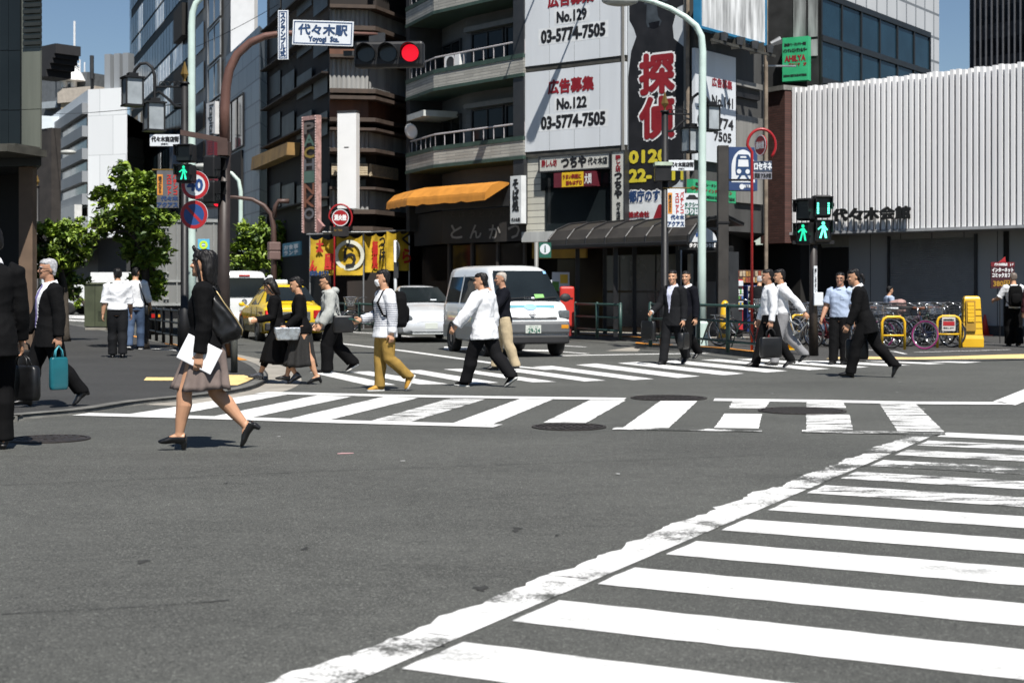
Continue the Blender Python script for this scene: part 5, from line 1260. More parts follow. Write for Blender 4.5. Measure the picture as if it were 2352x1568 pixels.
# post box and notice boards behind the van
t = thing('pillar_box', 'red pillar mail box half hidden by the white van', 'mail box', G(1302, 771, .12)); mb = MB(); mb.box(-.2, .2, -.2, .2, .25, 1.35); mb.build('box', M_REDP, t, bevel=.05)
mb = MB(); mb.box(-.14, .14, -.14, .14, 0, .25); mb.build('foot', mat('dark_red_foot', (.2, .015, .012), .5), t); mb = MB(); mb.box(-.16, .16, -.206, -.2, 1.0, 1.05); mb.build('slot', M_BLKL, t)
t, w, h = sign_board('poster_board', 'shop poster board with a yellow bubble beside the mail box', 1268, 625, 1308, 668, 41.5, M_WSG, [])
mb = MB(); mb.box(-.02, .2, -.004, 0, -.05, .2); mb.build('yellow_print', M_YEL, t); mb = MB(); mb.box(-w, -.05, -.004, 0, -h, 0); mb.build('leaf_print', mat('green_print', (.1, .25, .04), .6), t)
sign_board('wall_notice', 'small white notice by the restaurant doorway behind the van', 1240, 643, 1268, 664, 43, M_WSG, [('営業中', .1, .9, .3, .7, M_BLKL, .006)])
# vending machines
def vending(u0, u1, v0, Y, label, body, rz, top):
    c = W((u0 + u1) / 2, 0, Y); t = thing('vending_machine', label, 'vending machine', (c.x, Y, .12), rz, 'drink vending machines'); w = (u1 - u0) / FP * Y / 2; h = W(0, v0, Y).z - .12
    mb = MB(); mb.box(-w, w, 0, .75, .04, h); mb.build('case', body, t, bevel=.02)
    mb = MB(); mb.box(-w * .9, w * .9, -.012, -.001, h * .45, h * .86); mb.build('window', mat('vending_window', (.02, .02, .022), .2), t)
    cols = [mat('can_red', (.5, .03, .02), .3), mat('can_green', (.1, .3, .08), .3), mat('can_yellow', (.6, .45, .05), .3), mat('can_brown', (.15, .06, .03), .3), mat('can_white', (.6, .62, .62), .3), mat('can_blue', (.05, .15, .4), .3)]
    rn = random.Random(u0); mb = MB()
    for r in range(3):
        z = h * (.49 + r * .125)
        for i in range(9): mb.k = rn.randrange(6); x = -w * .82 + i * w * .205; mb.tube([(x, -.03, z), (x, -.03, z + h * .055), (x, -.03, z + h * .085)], [.03, .03, .012], 6)
    mb.build('bottle', cols, t)
    mb = MB()
    for r in range(3): mb.box(-w * .9, w * .9, -.05, -.013, h * (.455 + r * .125), h * (.475 + r * .125))
    mb.build('price_rail', M_WSG, t)
    mb = MB(); mb.box(-w * .95, w * .95, -.03, -.001, h * .88, h * .98); mb.build('header', top, t, bevel=.01)
    mb = MB(); mb.box(-w * .6, w * .3, -.02, -.001, h * .1, h * .2); mb.box(w * .35, w * .85, -.02, -.001, h * .25, h * .42); mb.build('coin_panel', M_DKGR, t)
vending(1666, 1710, 642, 42, 'red and white drink vending machine beside the dark pillar', mat('vending_red', (.45, .025, .03), .4), R(22), M_WSG)
vending(1714, 1752, 655, 42.6, 'blue drink vending machine behind the red hydrant pole', mat('vending_blue', (.02, .035, .12), .4), R(22), mat('vending_top', (.4, .35, .3), .5))
t, w, h = sign_board('photo_menu', 'row of glowing dish photographs above the vending machines', 1664, 620, 1768, 650, 43.6, mat('menu_board', (.05, .025, .02), .5), [], R(22))
rn = random.Random(5); mb = MB()
for i in range(13):
    for j in range(2): mb.k = rn.randrange(4); x = -w * .95 + i * w * .148; z = -h * .9 + j * h * .95; mb.box(x, x + w * .12, -.008, -.001, z, z + h * .8)
mb.build('dish_photo', [mat('photo_red', (.25, .06, .03), .5, var=.6, scale=20), mat('photo_amber', (.35, .18, .05), .5, var=.6, scale=20), mat('photo_dark', (.08, .04, .03), .5, var=.5, scale=20), mat('photo_cream', (.4, .32, .22), .5, var=.5, scale=20)], t)
# cones, stands and rails
def cone(u, v, h, label, m, zb=.02, base=M_BLK):
    t = thing('traffic_cone', label, 'traffic cone', G(u, v, zb), R(15)); s = h / .7
    mb = MB(); mb.lathe([(.15 * s, .03), (.035 * s, h), (.028 * s, h + .01)], n=14); mb.build('body', m, t, True); mb = MB(); mb.box(-.19 * s, .19 * s, -.19 * s, .19 * s, 0, .03); mb.build('base', m, t)
    return t
cone(2262, 771, .62, 'red traffic cone against the shutter behind the yellow stand', M_REDP)
cone(1752, 800, .95, 'red traffic cone leaning by the guard rail near the hydrant pole', M_REDP)
cone(1817, 803, .4, 'small yellow cone among the cycles behind the walkers', M_YPL)
def tallcone(u, v, h, label): 
    t = thing('cone_post', label, 'bollard', G(u, v, .12)); mb = MB(); mb.lathe([(.15, .14), (.13, .5), (.085, h - .05), (.04, h), (.01, h + .01)], n=16); mb.build('body', M_YPL, t, True); mb = MB(); mb.lathe([(.17, 0), (.17, .14)], n=16); mb.build('base', M_DKGR, t)
tallcone(1665, 789, 1.0, 'tall yellow cone post behind the green guard rail')
def rail(name, label, pts, h, bars, m, post_d=1.5, grp='guard rails', r=.032, arch=False):
    t = thing(name, label, 'guard rail', pts[0], 0, grp); L = local(t); mb = MB(L)
    for z in bars: mb.tube([p + Vector((0, 0, z)) for p in pts], r if z == bars[-1] else r * .8, 8)
    mb.build('bar', m, t, True)
    for p, q in zip(pts, pts[1:]):
        n = max(1, round((q - p).length / post_d))
        for i in range(n + (q is pts[-1])):
            mb = MB(L); a = p.lerp(q, i / n); mb.tube([a, a + Vector((0, 0, h))], r * 1.35, 8); mb.ball(a + Vector((0, 0, h)), r * 1.4, 8, 5); mb.build('post', m, t, True)
    if arch:
        mb = MB(L)
        for p, q in zip(pts, pts[1:]):
            n = max(1, round((q - p).length / post_d))
            for i in range(n):
                a, b = p.lerp(q, (i + .12) / n), p.lerp(q, (i + .88) / n)
                mb.tube([a.lerp(b, k / 8) + Vector((0, 0, .12 + .5 * math.sin(PI * k / 8))) for k in range(9)], .014, 5)
        mb.build('hoop', m, t, True)
    return t
rail('guard_rail', 'green guard rail with hoops along the far island kerb', [G(1494, 797, .12), G(1604, 801, .12), G(1748, 818, .12)], .95, (.22, .62, .93), M_GRAIL, 1.6, arch=True)
rail('guard_rail', 'dark green guard rail in front of the taxi shelter', [G(1322, 772, .12), G(1425, 780, .12)], .9, (.22, .55, .88), M_GRAIL, 1.6)
rail('guard_rail', 'black guard rail along the near corner kerb behind the woman', [G(330, 776, .05), G(412, 797, .05), G(530, 822, .05)], .85, (.25, .55, .83), M_BLK, 1.4)
rail('guard_rail', 'green guard rail by the noodle stall beside the parked cycles', [G(738, 751, .12), G(860, 765, .12)], .85, (.25, .55, .83), M_GRAIL, 2)
def ygate(u, v, w, label, rz=0, notice=False):
    t = thing('hoop_barrier', label, 'barrier', G(u, v, .02), rz, 'yellow hoop barriers'); mb = MB()
    pts = [(-w, 0, 0), (-w, 0, .62), (-w + .04, 0, .7), (-w + .12, 0, .74), (w - .12, 0, .74), (w - .04, 0, .7), (w, 0, .62), (w, 0, 0)]; mb.tube(pts, .032, 8); mb.build('hoop', M_YPL, t, True)
    mb = MB(); mb.tube([(-w, 0, .32), (w, 0, .32)], .024, 8); mb.build('crossbar', M_YPL, t, True)
    if notice:
        mb = MB(); mb.box(-w * .62, w * .55, -.05, -.04, .4, .72); o = mb.build('notice', mat('notice_paper', (.55, .52, .49), .6), t)
        M = Matrix.Translation((0, -.052, 0)) @ FACE; mb = MB(M); write(mb, '自転車放置禁止', None, -w * .5, w * .42, .64, .68, .002, .002); write(mb, '撤去します', None, -w * .5, w * .42, .45, .49, .002, .001); mb.build('lettering', M_BLKL, o)
        mb = MB(); mb.box(-w * .54, w * .48, -.055, -.051, .52, .62); mb.build('red_band', M_SR, o)
ygate(2179, 799, .26, 'yellow hoop barrier with a printed notice next to the yellow stand', R(-4), True)
ygate(2052, 803, .26, 'yellow hoop barrier holding the bicycle with the pink tyre', R(4))
ygate(1836, 792, .25, 'yellow hoop barrier among the cycles behind the signal post', R(30))
t = thing('yellow_stand', 'tall yellow plastic water-weighted stand with a recessed panel', 'stand', G(2232, 797, .02), R(-8)); mb = MB()
k = 33.0 / FP
mb.loft([[Vector((sx * w, d0 if sy < 0 else d1, z)) for sx, sy in ((-1, -1), (1, -1), (1, 1), (-1, 1))] for w, d0, d1, z in ((.235, -.2, .3, 0), (.245, -.2, .3, .03), (.245, -.2, .3, .2), (.225, -.17, .27, .3), (.185, -.08, .2, 1.15), (.165, -.06, .16, 1.19), (.12, -.03, .12, 1.21))]); mb.build('body', M_YPL, t, bevel=.012)
mb = MB()
for z, w in ((.3, .236), (.45, .228), (.6, .221), (.75, .214), (.9, .206)): mb.box(-w, w, -.175 + (z - .3) * .09, .25, z - .006, z + .006)
mb.build('groove', mat('dark_yellow_seam', (.25, .15, .01), .6), t)
mb = MB(Matrix.Translation((-.05, -.15, .72)) @ Matrix.Rotation(R(-6), 4, 'X')); mb.box(-.11, .11, -.03, .01, -.34, .38); mb.build('recess', mat('shaded_yellow', (.3, .17, .01), .6), t)
mb = MB(Matrix.Translation((-.05, -.175, .72)) @ Matrix.Rotation(R(-6), 4, 'X')); mb.box(-.075, .075, -.03, .0, -.12, .34)
for i in range(5): mb.box(-.07, .07, -.036, -.03, -.08 + i * .085, -.05 + i * .085)
mb.build('ladder_panel', M_YPL, t)
t = thing('bollard', 'grey bollard with a white sticker at the near corner kerb', 'bollard', G(538, 856, .05)); mb = MB(); mb.tube([(0, 0, 0), (0, 0, .8), (0, 0, .83)], [.055, .055, .04], 14); mb.build('post', mat('dark_grey_bollard', (.07, .075, .07), .5), t, True)
mb = MB(); mb.tube([(0, 0, .55), (0, 0, .79)], .057, 14); mb.build('sticker', mat('cream_sticker', (.55, .53, .45), .5), t, True); mb = MB(Matrix.Translation((0, -.058, 0)) @ FACE); write(mb, vert('禁煙'), None, -.02, .02, .58, .74, .002, .002); mb.build('lettering', M_BLKL, t)
t = thing('utility_cabinet', 'olive green utility cabinet on the near pavement', 'utility cabinet', G(228, 757, .05), R(-18)); mb = MB(); mb.box(-.42, .42, -.25, .35, .1, 1.52); mb.build('case', mat('olive_green_paint', (.075, .085, .05), .5, var=.25, scale=2), t, bevel=.015)
mb = MB(); mb.box(-.44, .44, -.28, .38, 1.52, 1.58); mb.build('lid', mat('olive_lid', (.09, .1, .06), .5), t); mb = MB(); mb.box(-.4, .4, -.23, .33, 0, .1); mb.build('plinth', M_GUT, t)
mb = MB(); mb.box(-.01, .01, -.256, -.25, .12, 1.5)
for i in range(7): mb.box(.12, .34, -.256, -.25, .3 + i * .05, .32 + i * .05)
mb.build('vent', mat('dark_olive', (.03, .034, .02), .6), t)
t, w, h = sign_board('cafe_placard', 'red cafe placard with painted shade on a pole beside the man with the backpack', 2276, 602, 2330, 662, 37.5, mat('shaded_red_board', (.04, .006, .01), .5), [('インターネット', .05, .95, .62, .78, M_WHL, .005), ('コミックカフェ', .05, .95, .42, .58, M_WHL, .005), ('380円', .1, .8, .06, .3, mat('ochre_letter', (.35, .2, .02), .5), .005)])  # board and header reds darkened to paint the placard in shade
mb = MB(); mb.box(-w, w, -.006, 0, h * .66, h); mb.build('header', mat('shaded_red_header', (.14, .008, .012), .5), t); mb = MB(FACE); write(mb, '代々木駅前店　２Ｆ', None, -w * .7, w * .9, h * .72, h * .92, .009, .003); mb.build('lettering', M_WHL, t)
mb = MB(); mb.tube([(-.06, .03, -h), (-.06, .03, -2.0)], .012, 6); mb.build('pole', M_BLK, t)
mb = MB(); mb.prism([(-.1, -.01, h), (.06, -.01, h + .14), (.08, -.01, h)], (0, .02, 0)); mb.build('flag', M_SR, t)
t, w, h = sign_board('map_board', 'pale map board with small framed sheets behind the cycles', 1905, 690, 1938, 722, 43.5, mat('grey_board', (.2, .2, .21), .5), [])

for pts, lab in ((((120, 262, 70), (215, 262, 60), (420, 238, 31)), 'thin overhead cable sagging across the white office front'), (((446, 110, 60), (540, 70, 60), (640, 10, 58)), 'thin overhead cable crossing the white blank panel')):
    a, b, c = [W(*q) for q in pts]; mb = MB(); mb.tube([a.lerp(b, .5 * k / 6).lerp(b.lerp(c, .5 * k / 6 + .5 * 0), k / 12) if 0 else (a * (1 - k / 12) ** 2 + b * 2 * (k / 12) * (1 - k / 12) + c * (k / 12) ** 2) for k in range(13)], .012, 5); tag(mb.build('overhead_cable', M_BLK), lab, 'cable')
# ---------------------------------------------------------------- vehicles (x forward, y left, z up)
M_TYRE = mat('tyre_rubber', (.018, .018, .018), .85, var=.2); M_RIM = mat('wheel_rim', (.28, .28, .29), .35, .8, var=.1)
M_CGL = mat('car_glass', (.012, .016, .018), .05, 0, var=.3, scale=.7, spec=.3); M_TRB = mat('black_trim', (.02, .02, .021), .6, var=.1)
M_HEAD = mat('headlamp', (.16, .18, .19), .06, .4, var=.5, scale=9); M_TAIL = mat('tail_lamp', (.38, .012, .012), .15, var=.3, scale=8)
M_PLATE = mat('number_plate', (.55, .58, .53), .5, var=.04)
class Car:
    def __init__(s, name, label, cat, c, rz, st, grp=None):
        s.t = thing(name, label, cat, (c[0], c[1], 0), rz, grp); s.st = sorted(st)      # stations: x, half width, z sill, z belt, half roof width, z top
    def at(s, x):
        S = s.st
        if x <= S[0][0]: return S[0]
        for a, b in zip(S, S[1:]):
            if x <= b[0]:
                k = (x - a[0]) / (b[0] - a[0]); return tuple(p + (q - p) * k for p, q in zip(a, b))
        return S[-1]
    def ring(s, q):
        x, w, z0, zb, wr, zt = q; zm = z0 + (zb - z0) * .5
        h = [(w * .86, z0), (w * .97, z0 + .05), (w, zm), (w * .985, zb - .03), (w * .96, zb)]
        r = min(.12, (zt - zb) * .45)
        h += [(wr + (w * .96 - wr) * .5, zb + (zt - zb) * .5 - r * .3), (wr, zt - r), (wr - .05, zt - r * .35), (wr * .8, zt - .01), (wr * .4, zt + .008), (0, zt + .012)]
        pts = [Vector((x, y, z)) for y, z in h] + [Vector((x, -y, z)) for y, z in reversed(h[:-1])]
        return pts
    def body(s, m, n=2):
        xs = []
        for a, b in zip(s.st, s.st[1:]): xs += [a[0] + (b[0] - a[0]) * i / n for i in range(n)]
        xs.append(s.st[-1][0]); mb = MB(); mb.loft([s.ring(s.at(x)) for x in xs])
        o = mb.build('body', m, s.t, True); o.data.set_sharp_from_angle(angle=R(38)); return o
    def side(s, x, z, sy, off=.006):
        _, w, z0, zb, wr, zt = s.at(x); r = min(.12, (zt - zb) * .45); k = max(0, min(1.05, (z - zb) / max(.02, zt - r - zb)))
        if z < zb: y = w
        else: y = w * .96 + (wr - w * .96) * k
        return Vector((x, sy * (y + off), z))
    def sidewin(s, pts, m, name='window', both=True, off=.008, parent=None):
        for sy in ((1, -1) if both else (1,)):
            mb = MB(); P = [s.side(x, z, sy, off) for x, z in pts]; n = Vector((0, sy * .004, 0)); mb.prism(P, n); mb.build(name, m, parent or s.t)
    def slope(s, name, m, y0, y1, a, b, off=.01, yt=None, parent=None, th=.006):
        """panel across the car between the lines a=(x,z) and b=(x,z)"""
        d = Vector((b[0] - a[0], 0, b[1] - a[1])).normalized(); n = Vector((d.z, 0, -d.x))
        if n.z < 0 and abs(n.z) > .15: n = -n
        elif abs(n.z) <= .15 and n.x * a[0] < 0: n = -n
        yt = yt or (y0, y1); o = n * off
        mb = MB(); mb.prism([Vector((a[0], y0, a[1])) + o, Vector((a[0], y1, a[1])) + o, Vector((b[0], yt[1], b[1])) + o, Vector((b[0], yt[0], b[1])) + o], n * th); return mb.build(name, m, parent or s.t)
    def wheels(s, xs, r, w, rim=M_RIM):
        for x in xs:
            for sy in (1, -1):
                hw = s.at(x)[1]; M = Matrix.Translation((x, sy * (hw - w + .03), r)) @ Matrix.Rotation(R(-90 * sy), 4, 'X')
                mb = MB(M); mb.lathe([(r * .6, 0), (r * .95, .0), (r, .03), (r, w - .04), (r * .94, w), (r * .68, w), (r * .66, w - .02)], n=24); o = mb.build('wheel', M_TYRE, s.t, True); o.data.set_sharp_from_angle(angle=R(40))
                mb = MB(M); mb.lathe([(r * .66, w - .04), (r * .64, w - .01), (r * .5, w - .03), (r * .2, w - .015), (.02, w - .01)], n=20); mb.build('rim', rim, o, True)
                mb = MB(); c = [Vector((x + (r + .055) * math.cos(R(a)), sy * (hw + .004), r + (r + .055) * math.sin(R(a)))) for a in range(-12, 193, 12)]; c = [p for p in c if p.z > .16]; mb.prism(c, (0, sy * .003, 0)); mb.build('wheel_arch', M_TRB, s.t)
    def box(s, name, m, x0, x1, y0, y1, z0, z1, bev=.015, parent=None):
        mb = MB(); mb.box(x0, x1, y0, y1, z0, z1); return mb.build(name, m, parent or s.t, bevel=bev)
    def mirror(s, x, z, m, sz=.1):
        for sy in (1, -1):
            p = s.side(x, z, sy); mb = MB(); mb.ball(p + Vector((.02, sy * (sz + .06), .05)), (sz * .45, sz, sz * .75), 10, 6); mb.tube([p, p + Vector((.02, sy * .1, .03))], .02, 5); mb.build('mirror', m, s.t, True)
    def text(s, t, x, y0, y1, z0, z1, m, front=1, bold=.0, parent=None, name='lettering'):
        M = Matrix(((0, 0, front, x), (front, 0, 0, 0), (0, 1, 0, 0), (0, 0, 0, 1)))
        mb = MB(M); a, b = (y0, y1) if front > 0 else (-y1, -y0); write(mb, t, None, a, b, z0, z1, .002, bold); return mb.build(name, m, parent or s.t)
fw = lambda th, away=False: math.atan2(math.cos(th) * (1 if away else -1), math.sin(th) * (-1 if away else 1))
# white van
M_VW = mat('white_van_paint', (.74, .76, .76), .22, 0, var=.02, coat=.5); M_VG = mat('grey_bumper', (.10, .105, .11), .5, var=.1); M_TEAL = mat('teal_stripe', (.08, .35, .42), .4); M_SKY = mat('pale_blue_emblem', (.2, .4, .62), .4)
th = R(17); f = Vector((math.sin(th), -math.cos(th), 0)); c = Vector((.42, 29.95, 0)) - f * 2.15
V = Car('delivery_van', 'white van with a grey bumper stopped behind the far crosswalk', 'van', c, fw(th), [(2.15, .74, .42, .72, .66, .80), (2.12, .80, .32, .80, .74, .90), (1.96, .815, .28, .98, .74, 1.12), (1.9, .815, .27, 1.02, .735, 1.13), (1.55, .815, .26, 1.06, .69, 1.425), (1.2, .815, .26, 1.08, .645, 1.735), (1.1, .815, .26, 1.08, .64, 1.82), (.8, .815, .26, 1.08, .64, 1.875), (-1.2, .815, .26, 1.08, .64, 1.90), (-1.95, .81, .28, 1.08, .64, 1.87), (-2.12, .78, .34, 1.05, .6, 1.70), (-2.15, .74, .4, 1.0, .55, 1.6)])
V.body(M_VW); V.wheels((1.42, -1.25), .31, .2)
V.slope('windshield', M_CGL, -.69, .69, (1.90, 1.145), (1.21, 1.76), .012, (-.58, .58))
V.sidewin([(1.55, 1.12), (.62, 1.10), (.62, 1.66), (1.05, 1.66), (1.32, 1.45)], M_CGL); V.sidewin([(.5, 1.10), (-.6, 1.10), (-.6, 1.66), (.5, 1.66)], M_CGL); V.sidewin([(-.72, 1.10), (-1.85, 1.10), (-1.75, 1.66), (-.72, 1.66)], M_CGL)
V.box('bumper', M_VG, 1.86, 2.19, -.80, .80, .46, .74, .06); V.box('lower_bumper', M_TRB, 1.86, 2.185, -.79, .79, .27, .455, .04)
V.sidewin([(1.7, .30), (-2.0, .32), (-2.0, .60), (1.7, .58)], mat('grey_lower_paint', (.36, .37, .36), .35, var=.1), 'lower_panel')
V.slope('grille', M_TRB, -.52, .52, (2.14, .765), (2.12, .81), .02)
for sy in (1, -1):
    V.box('headlight', M_HEAD, 1.9, 2.15, *sorted((sy * .56, sy * .80)), .775, .955, .03); V.box('indicator', mat('amber_lens', (.6, .25, .02), .2), 2.1, 2.196, *sorted((sy * .6, sy * .76)), .58, .66, .01)
for z, h in ((1.035, .012), (1.005, .022)): V.slope('stripe', M_TEAL, -.6, .5, (2.12 - (z - .9) * .73, z), (2.12 - (z + h - .9) * .73, z + h), .012)
mb = MB(Matrix.Translation((2.045, -.02, 1.02)) @ Matrix.Rotation(R(54), 4, 'Y')); mb.lathe([(.001, .0), (.13, .0), (.13, .012), (.001, .014)], n=24, M=Matrix.Diagonal((.6, 1, 1, 1))); mb.build('emblem', M_SKY, V.t)
mb = MB(Matrix.Translation((2.135, 0, .87)) @ Matrix.Rotation(R(62), 4, 'Y')); mb.disc((0, 0, 0), .055, (0, 0, 1), .014, 20, .042); mb.box(-.012, .012, -.075, .075, 0, .014); mb.build('badge', M_RIM, V.t)
o = V.box('number_plate', M_PLATE, 2.18, 2.2, -.165, .165, .49, .655, .004); mg = mat('plate_green', (.01, .12, .07), .5)
V.text('29-24', 2.2, -.11, .14, .505, .59, mg, 1, .003, o); V.text('品川 400', 2.2, -.085, .10, .605, .64, mg, 1, 0, o); V.text('て', 2.2, -.145, -.115, .52, .56, mg, 1, 0, o)
V.mirror(1.45, 1.16, M_TRB, .12)
mb = MB()
for y in (.05, -.5): mb.tube([(1.955, y, 1.15), (1.925, y + .1, 1.19), (1.90, y + .55, 1.22)], .014, 5)
mb.build('wiper', M_BLK, V.t)
V.slope('dashboard_paper', M_WSG, -.1, .12, (1.885, 1.175), (1.85, 1.205), .02); V.slope('dashboard_card', mat('green_card', (.18, .4, .12), .5), .14, .34, (1.88, 1.18), (1.78, 1.265), .02)
V.slope('sticker', M_SKY, .5, .56, (1.30, 1.69), (1.24, 1.745), .02)
mb = MB()
for x0, x1, z0, z1 in ((.45, .53, 1.0, .5), (-.62, -.7, .95, .55)): mb.prism([V.side(x, z, -1, .006) for x, z in ((x0, z0), (x0 - .04, z0), (x1 - .04, z1), (x1, z1))], (0, -.002, 0))
mb.build('side_graphic', M_TEAL, V.t)
mb = MB(); M = Matrix(((1, 0, 0, 0), (0, 0, -1, -.826), (0, 1, 0, 0), (0, 0, 0, 1))); write(mb, '送迎バス', M, -.35, .25, .86, .98, .002, .004); mb.build('lettering', M_NAVY, V.t)
V.sidewin([(.575, .34), (.56, .34), (.56, 1.7), (.575, 1.7)], M_TRB, 'door_seam', off=.004); V.sidewin([(-.65, .34), (-.665, .34), (-.665, 1.7), (-.65, 1.7)], M_TRB, 'door_seam', off=.004); V.sidewin([(.3, .84), (.12, .84), (.12, .88), (.3, .88)], M_TRB, 'door_handle', off=.01)
# silver hatchback
M_SIL = mat('silver_paint', (.60, .62, .64), .25, .15, var=.04, coat=.6)
th = R(12); f = Vector((math.sin(th), -math.cos(th), 0)); c = Vector((-2.1, 38.4, 0)) - f * 2.2
S = Car('hatchback_car', 'silver hatchback waiting beside the white van', 'car', c, fw(th), [(2.22, .52, .30, .48, .45, .56), (2.12, .74, .24, .56, .58, .68), (1.85, .85, .2, .66, .68, .82), (1.4, .872, .2, .74, .72, .93), (.98, .872, .2, .84, .72, 1.0), (.45, .872, .2, .9, .64, 1.215), (-.04, .872, .2, .92, .56, 1.41), (-.14, .872, .2, .92, .56, 1.46), (-.7, .872, .2, .95, .55, 1.49), (-1.5, .86, .22, .98, .52, 1.36), (-2.05, .82, .3, .96, .5, 1.08), (-2.2, .74, .4, .9, .45, .95)])
S.body(M_SIL, 3); S.wheels((1.35, -1.35), .31, .2)
S.slope('windshield', M_CGL, -.70, .70, (.93, 1.05), (-.03, 1.435), .014, (-.52, .52))
S.sidewin([(.62, .94), (-.35, .96), (-.35, 1.36), (-.05, 1.36)], M_CGL); S.sidewin([(-.45, .96), (-1.4, 1.02), (-1.2, 1.3), (-.45, 1.38)], M_CGL)
S.box('grille', M_TRB, 1.9, 2.2, -.55, .55, .27, .42, .03); S.box('lip', mat('bright_lip', (.6, .63, .63), .3), 1.9, 2.21, -.5, .5, .225, .25, .006)
for sy in (1, -1):
    mb = MB(); mb.loft([[Vector((x, sy * y, z)) for y, z in q] for x, q in ((2.17, ((.46, .585), (.68, .57), (.70, .66), (.5, .68))), (1.66, ((.72, .74), (.895, .70), (.885, .83), (.76, .875))))]); mb.build('headlight', M_HEAD, S.t, bevel=.01)
    S.box('fog_lamp', mat('amber_lens', (.6, .25, .02), .2), 1.95, 2.11, *sorted((sy * .64, sy * .75)), .36, .5, .02)
S.mirror(.72, .98, M_SIL, .1); S.box('number_plate', M_PLATE, 2.2, 2.225, -.165, .165, .36, .52, .004)
mb = MB(); mb.disc((2.13, 0, .62), .05, (1, 0, .4), .012, 16, .036); mb.build('badge', M_RIM, S.t)
S.slope('dashboard_paper', M_WSG, .18, .34, (.90, 1.075), (.84, 1.10), .022)
# yellow taxi, seen from behind
M_TX = mat('taxi_yellow', (.62, .43, .012), .25, 0, var=.04, coat=.5)
th = R(19); f = Vector((-math.sin(th), math.cos(th), 0)); c = Vector((-5.72, 38.95, 0)) + f * 2.35
T = Car('taxi', 'yellow taxi seen from behind with red tail lamps', 'taxi', c, fw(th, True), [(2.35, .66, .35, .62, .6, .70), (2.25, .8, .22, .7, .68, .82), (1.4, .845, .2, .84, .7, .95), (.95, .845, .2, .9, .7, .99), (.5, .845, .2, .92, .62, 1.27), (.2, .845, .2, .93, .57, 1.45), (-.2, .845, .2, .94, .56, 1.52), (-.95, .845, .2, .94, .56, 1.50), (-1.08, .845, .2, .94, .57, 1.40), (-1.25, .845, .2, .94, .6, 1.27), (-1.65, .845, .2, .93, .68, 1.02), (-2.2, .83, .24, .88, .7, .97), (-2.32, .80, .3, .82, .68, .90), (-2.35, .76, .36, .74, .64, .84)])
T.body(M_TX, 3); T.wheels((1.4, -1.35), .31, .2)
T.slope('rear_window', M_CGL, -.66, .66, (-1.58, 1.075), (-1.06, 1.44), .014, (-.52, .52)); T.slope('windshield', M_CGL, -.66, .66, (.9, 1.03), (.3, 1.4), .014, (-.54, .54))
T.sidewin([(.62, .97), (-.28, .98), (-.28, 1.40), (.15, 1.38)], M_CGL); T.sidewin([(-.36, .98), (-1.2, .98), (-.98, 1.38), (-.36, 1.41)], M_CGL)
M_MR = mat('maroon_stripe', (.16, .02, .015), .4); T.sidewin([(2.0, .74), (-2.1, .74), (-2.1, .80), (2.0, .80)], M_MR, 'side_stripe', off=.004); T.sidewin([(2.0, .24), (-2.1, .26), (-2.1, .42), (2.0, .40)], mat('olive_sill', (.12, .09, .012), .4), 'sill')
for sy in (1, -1): T.box('tail_lamp', M_TAIL, -2.37, -2.2, *sorted((sy * .48, sy * .80)), .62, .84, .02); T.box('lamp_core', mat('lit_tail_lamp', (.9, .03, .03), .3, emit=.5, var=0), -2.378, -2.36, *sorted((sy * .66, sy * .77)), .66, .80, .01)
T.box('bumper', M_TRB, -2.42, -2.15, -.8, .8, .3, .52, .04); T.box('plate_panel', mat('chrome_panel', (.3, .3, .3), .2, .9), -2.362, -2.3, -.4, .4, .56, .80, .01); o = T.box('number_plate', mg, -2.375, -2.36, -.165, .165, .6, .76, .004); T.text('52-07', -2.375, -.11, .13, .62, .70, M_WHL, -1, .004, o)
T.box('reflector', mat('yellow_reflector', (.7, .55, .05), .2), -2.43, -2.41, .5, .66, .42, .46, .004)
mb = MB(); mb.box(-.08, .08, -.2, .2, 1.52, 1.66, Matrix.Translation((-.1, 0, 0))); mb.build('roof_lamp', mat('blue_white_roof_lamp', (.55, .6, .66), .4), T.t, bevel=.04)
mb = MB(); mb.ball((-.55, .35, 1.52), (.05, .05, .06), 8, 5); mb.build('aerial', M_WSG, T.t); T.mirror(1.35, .92, M_TX, .09)
mb = MB()
for x in (.66, -.32, -1.22): mb.tube([T.side(x, .3, 1, .003), T.side(x, .93, 1, .003)], .006, 4)
mb.build('door_seam', M_TRB, T.t)
# white minibus
th = R(19); f = Vector((-math.sin(th), math.cos(th), 0)); c = Vector((-8.75, 48.2, 0)) + f * 2.35
B = Car('minibus', 'white high-roofed minibus seen from behind with a wide dark rear window', 'minibus', c, fw(th, True), [(2.35, .74, .4, .7, .7, .9), (2.1, .84, .28, .9, .74, 1.1), (1.4, .85, .26, 1.05, .7, 1.8), (1.0, .85, .26, 1.05, .70, 1.98), (-2.1, .85, .26, 1.05, .70, 2.0), (-2.3, .84, .28, 1.05, .68, 1.95), (-2.36, .82, .36, 1.04, .66, 1.85)])
B.body(M_VW, 2); B.wheels((1.5, -1.4), .32, .2)
B.slope('rear_window', M_CGL, -.72, .72, (-2.365, 1.15), (-2.36, 1.78), .012, (-.64, .64)); B.box('brake_lamp', M_TAIL, -2.39, -2.3, -.18, .18, 1.83, 1.88, .004)
for sy in (1, -1): B.box('tail_lamp', M_TAIL, -2.38, -2.25, *sorted((sy * .7, sy * .835)), .6, 1.0, .02)
B.box('bumper', M_VW, -2.44, -2.2, -.82, .82, .3, .56, .04); B.box('number_plate', M_PLATE, -2.385, -2.36, -.165, .165, .72, .88, .004); B.sidewin([(1.6, 1.1), (-2.1, 1.1), (-2.1, 1.75), (1.3, 1.75)], M_CGL)
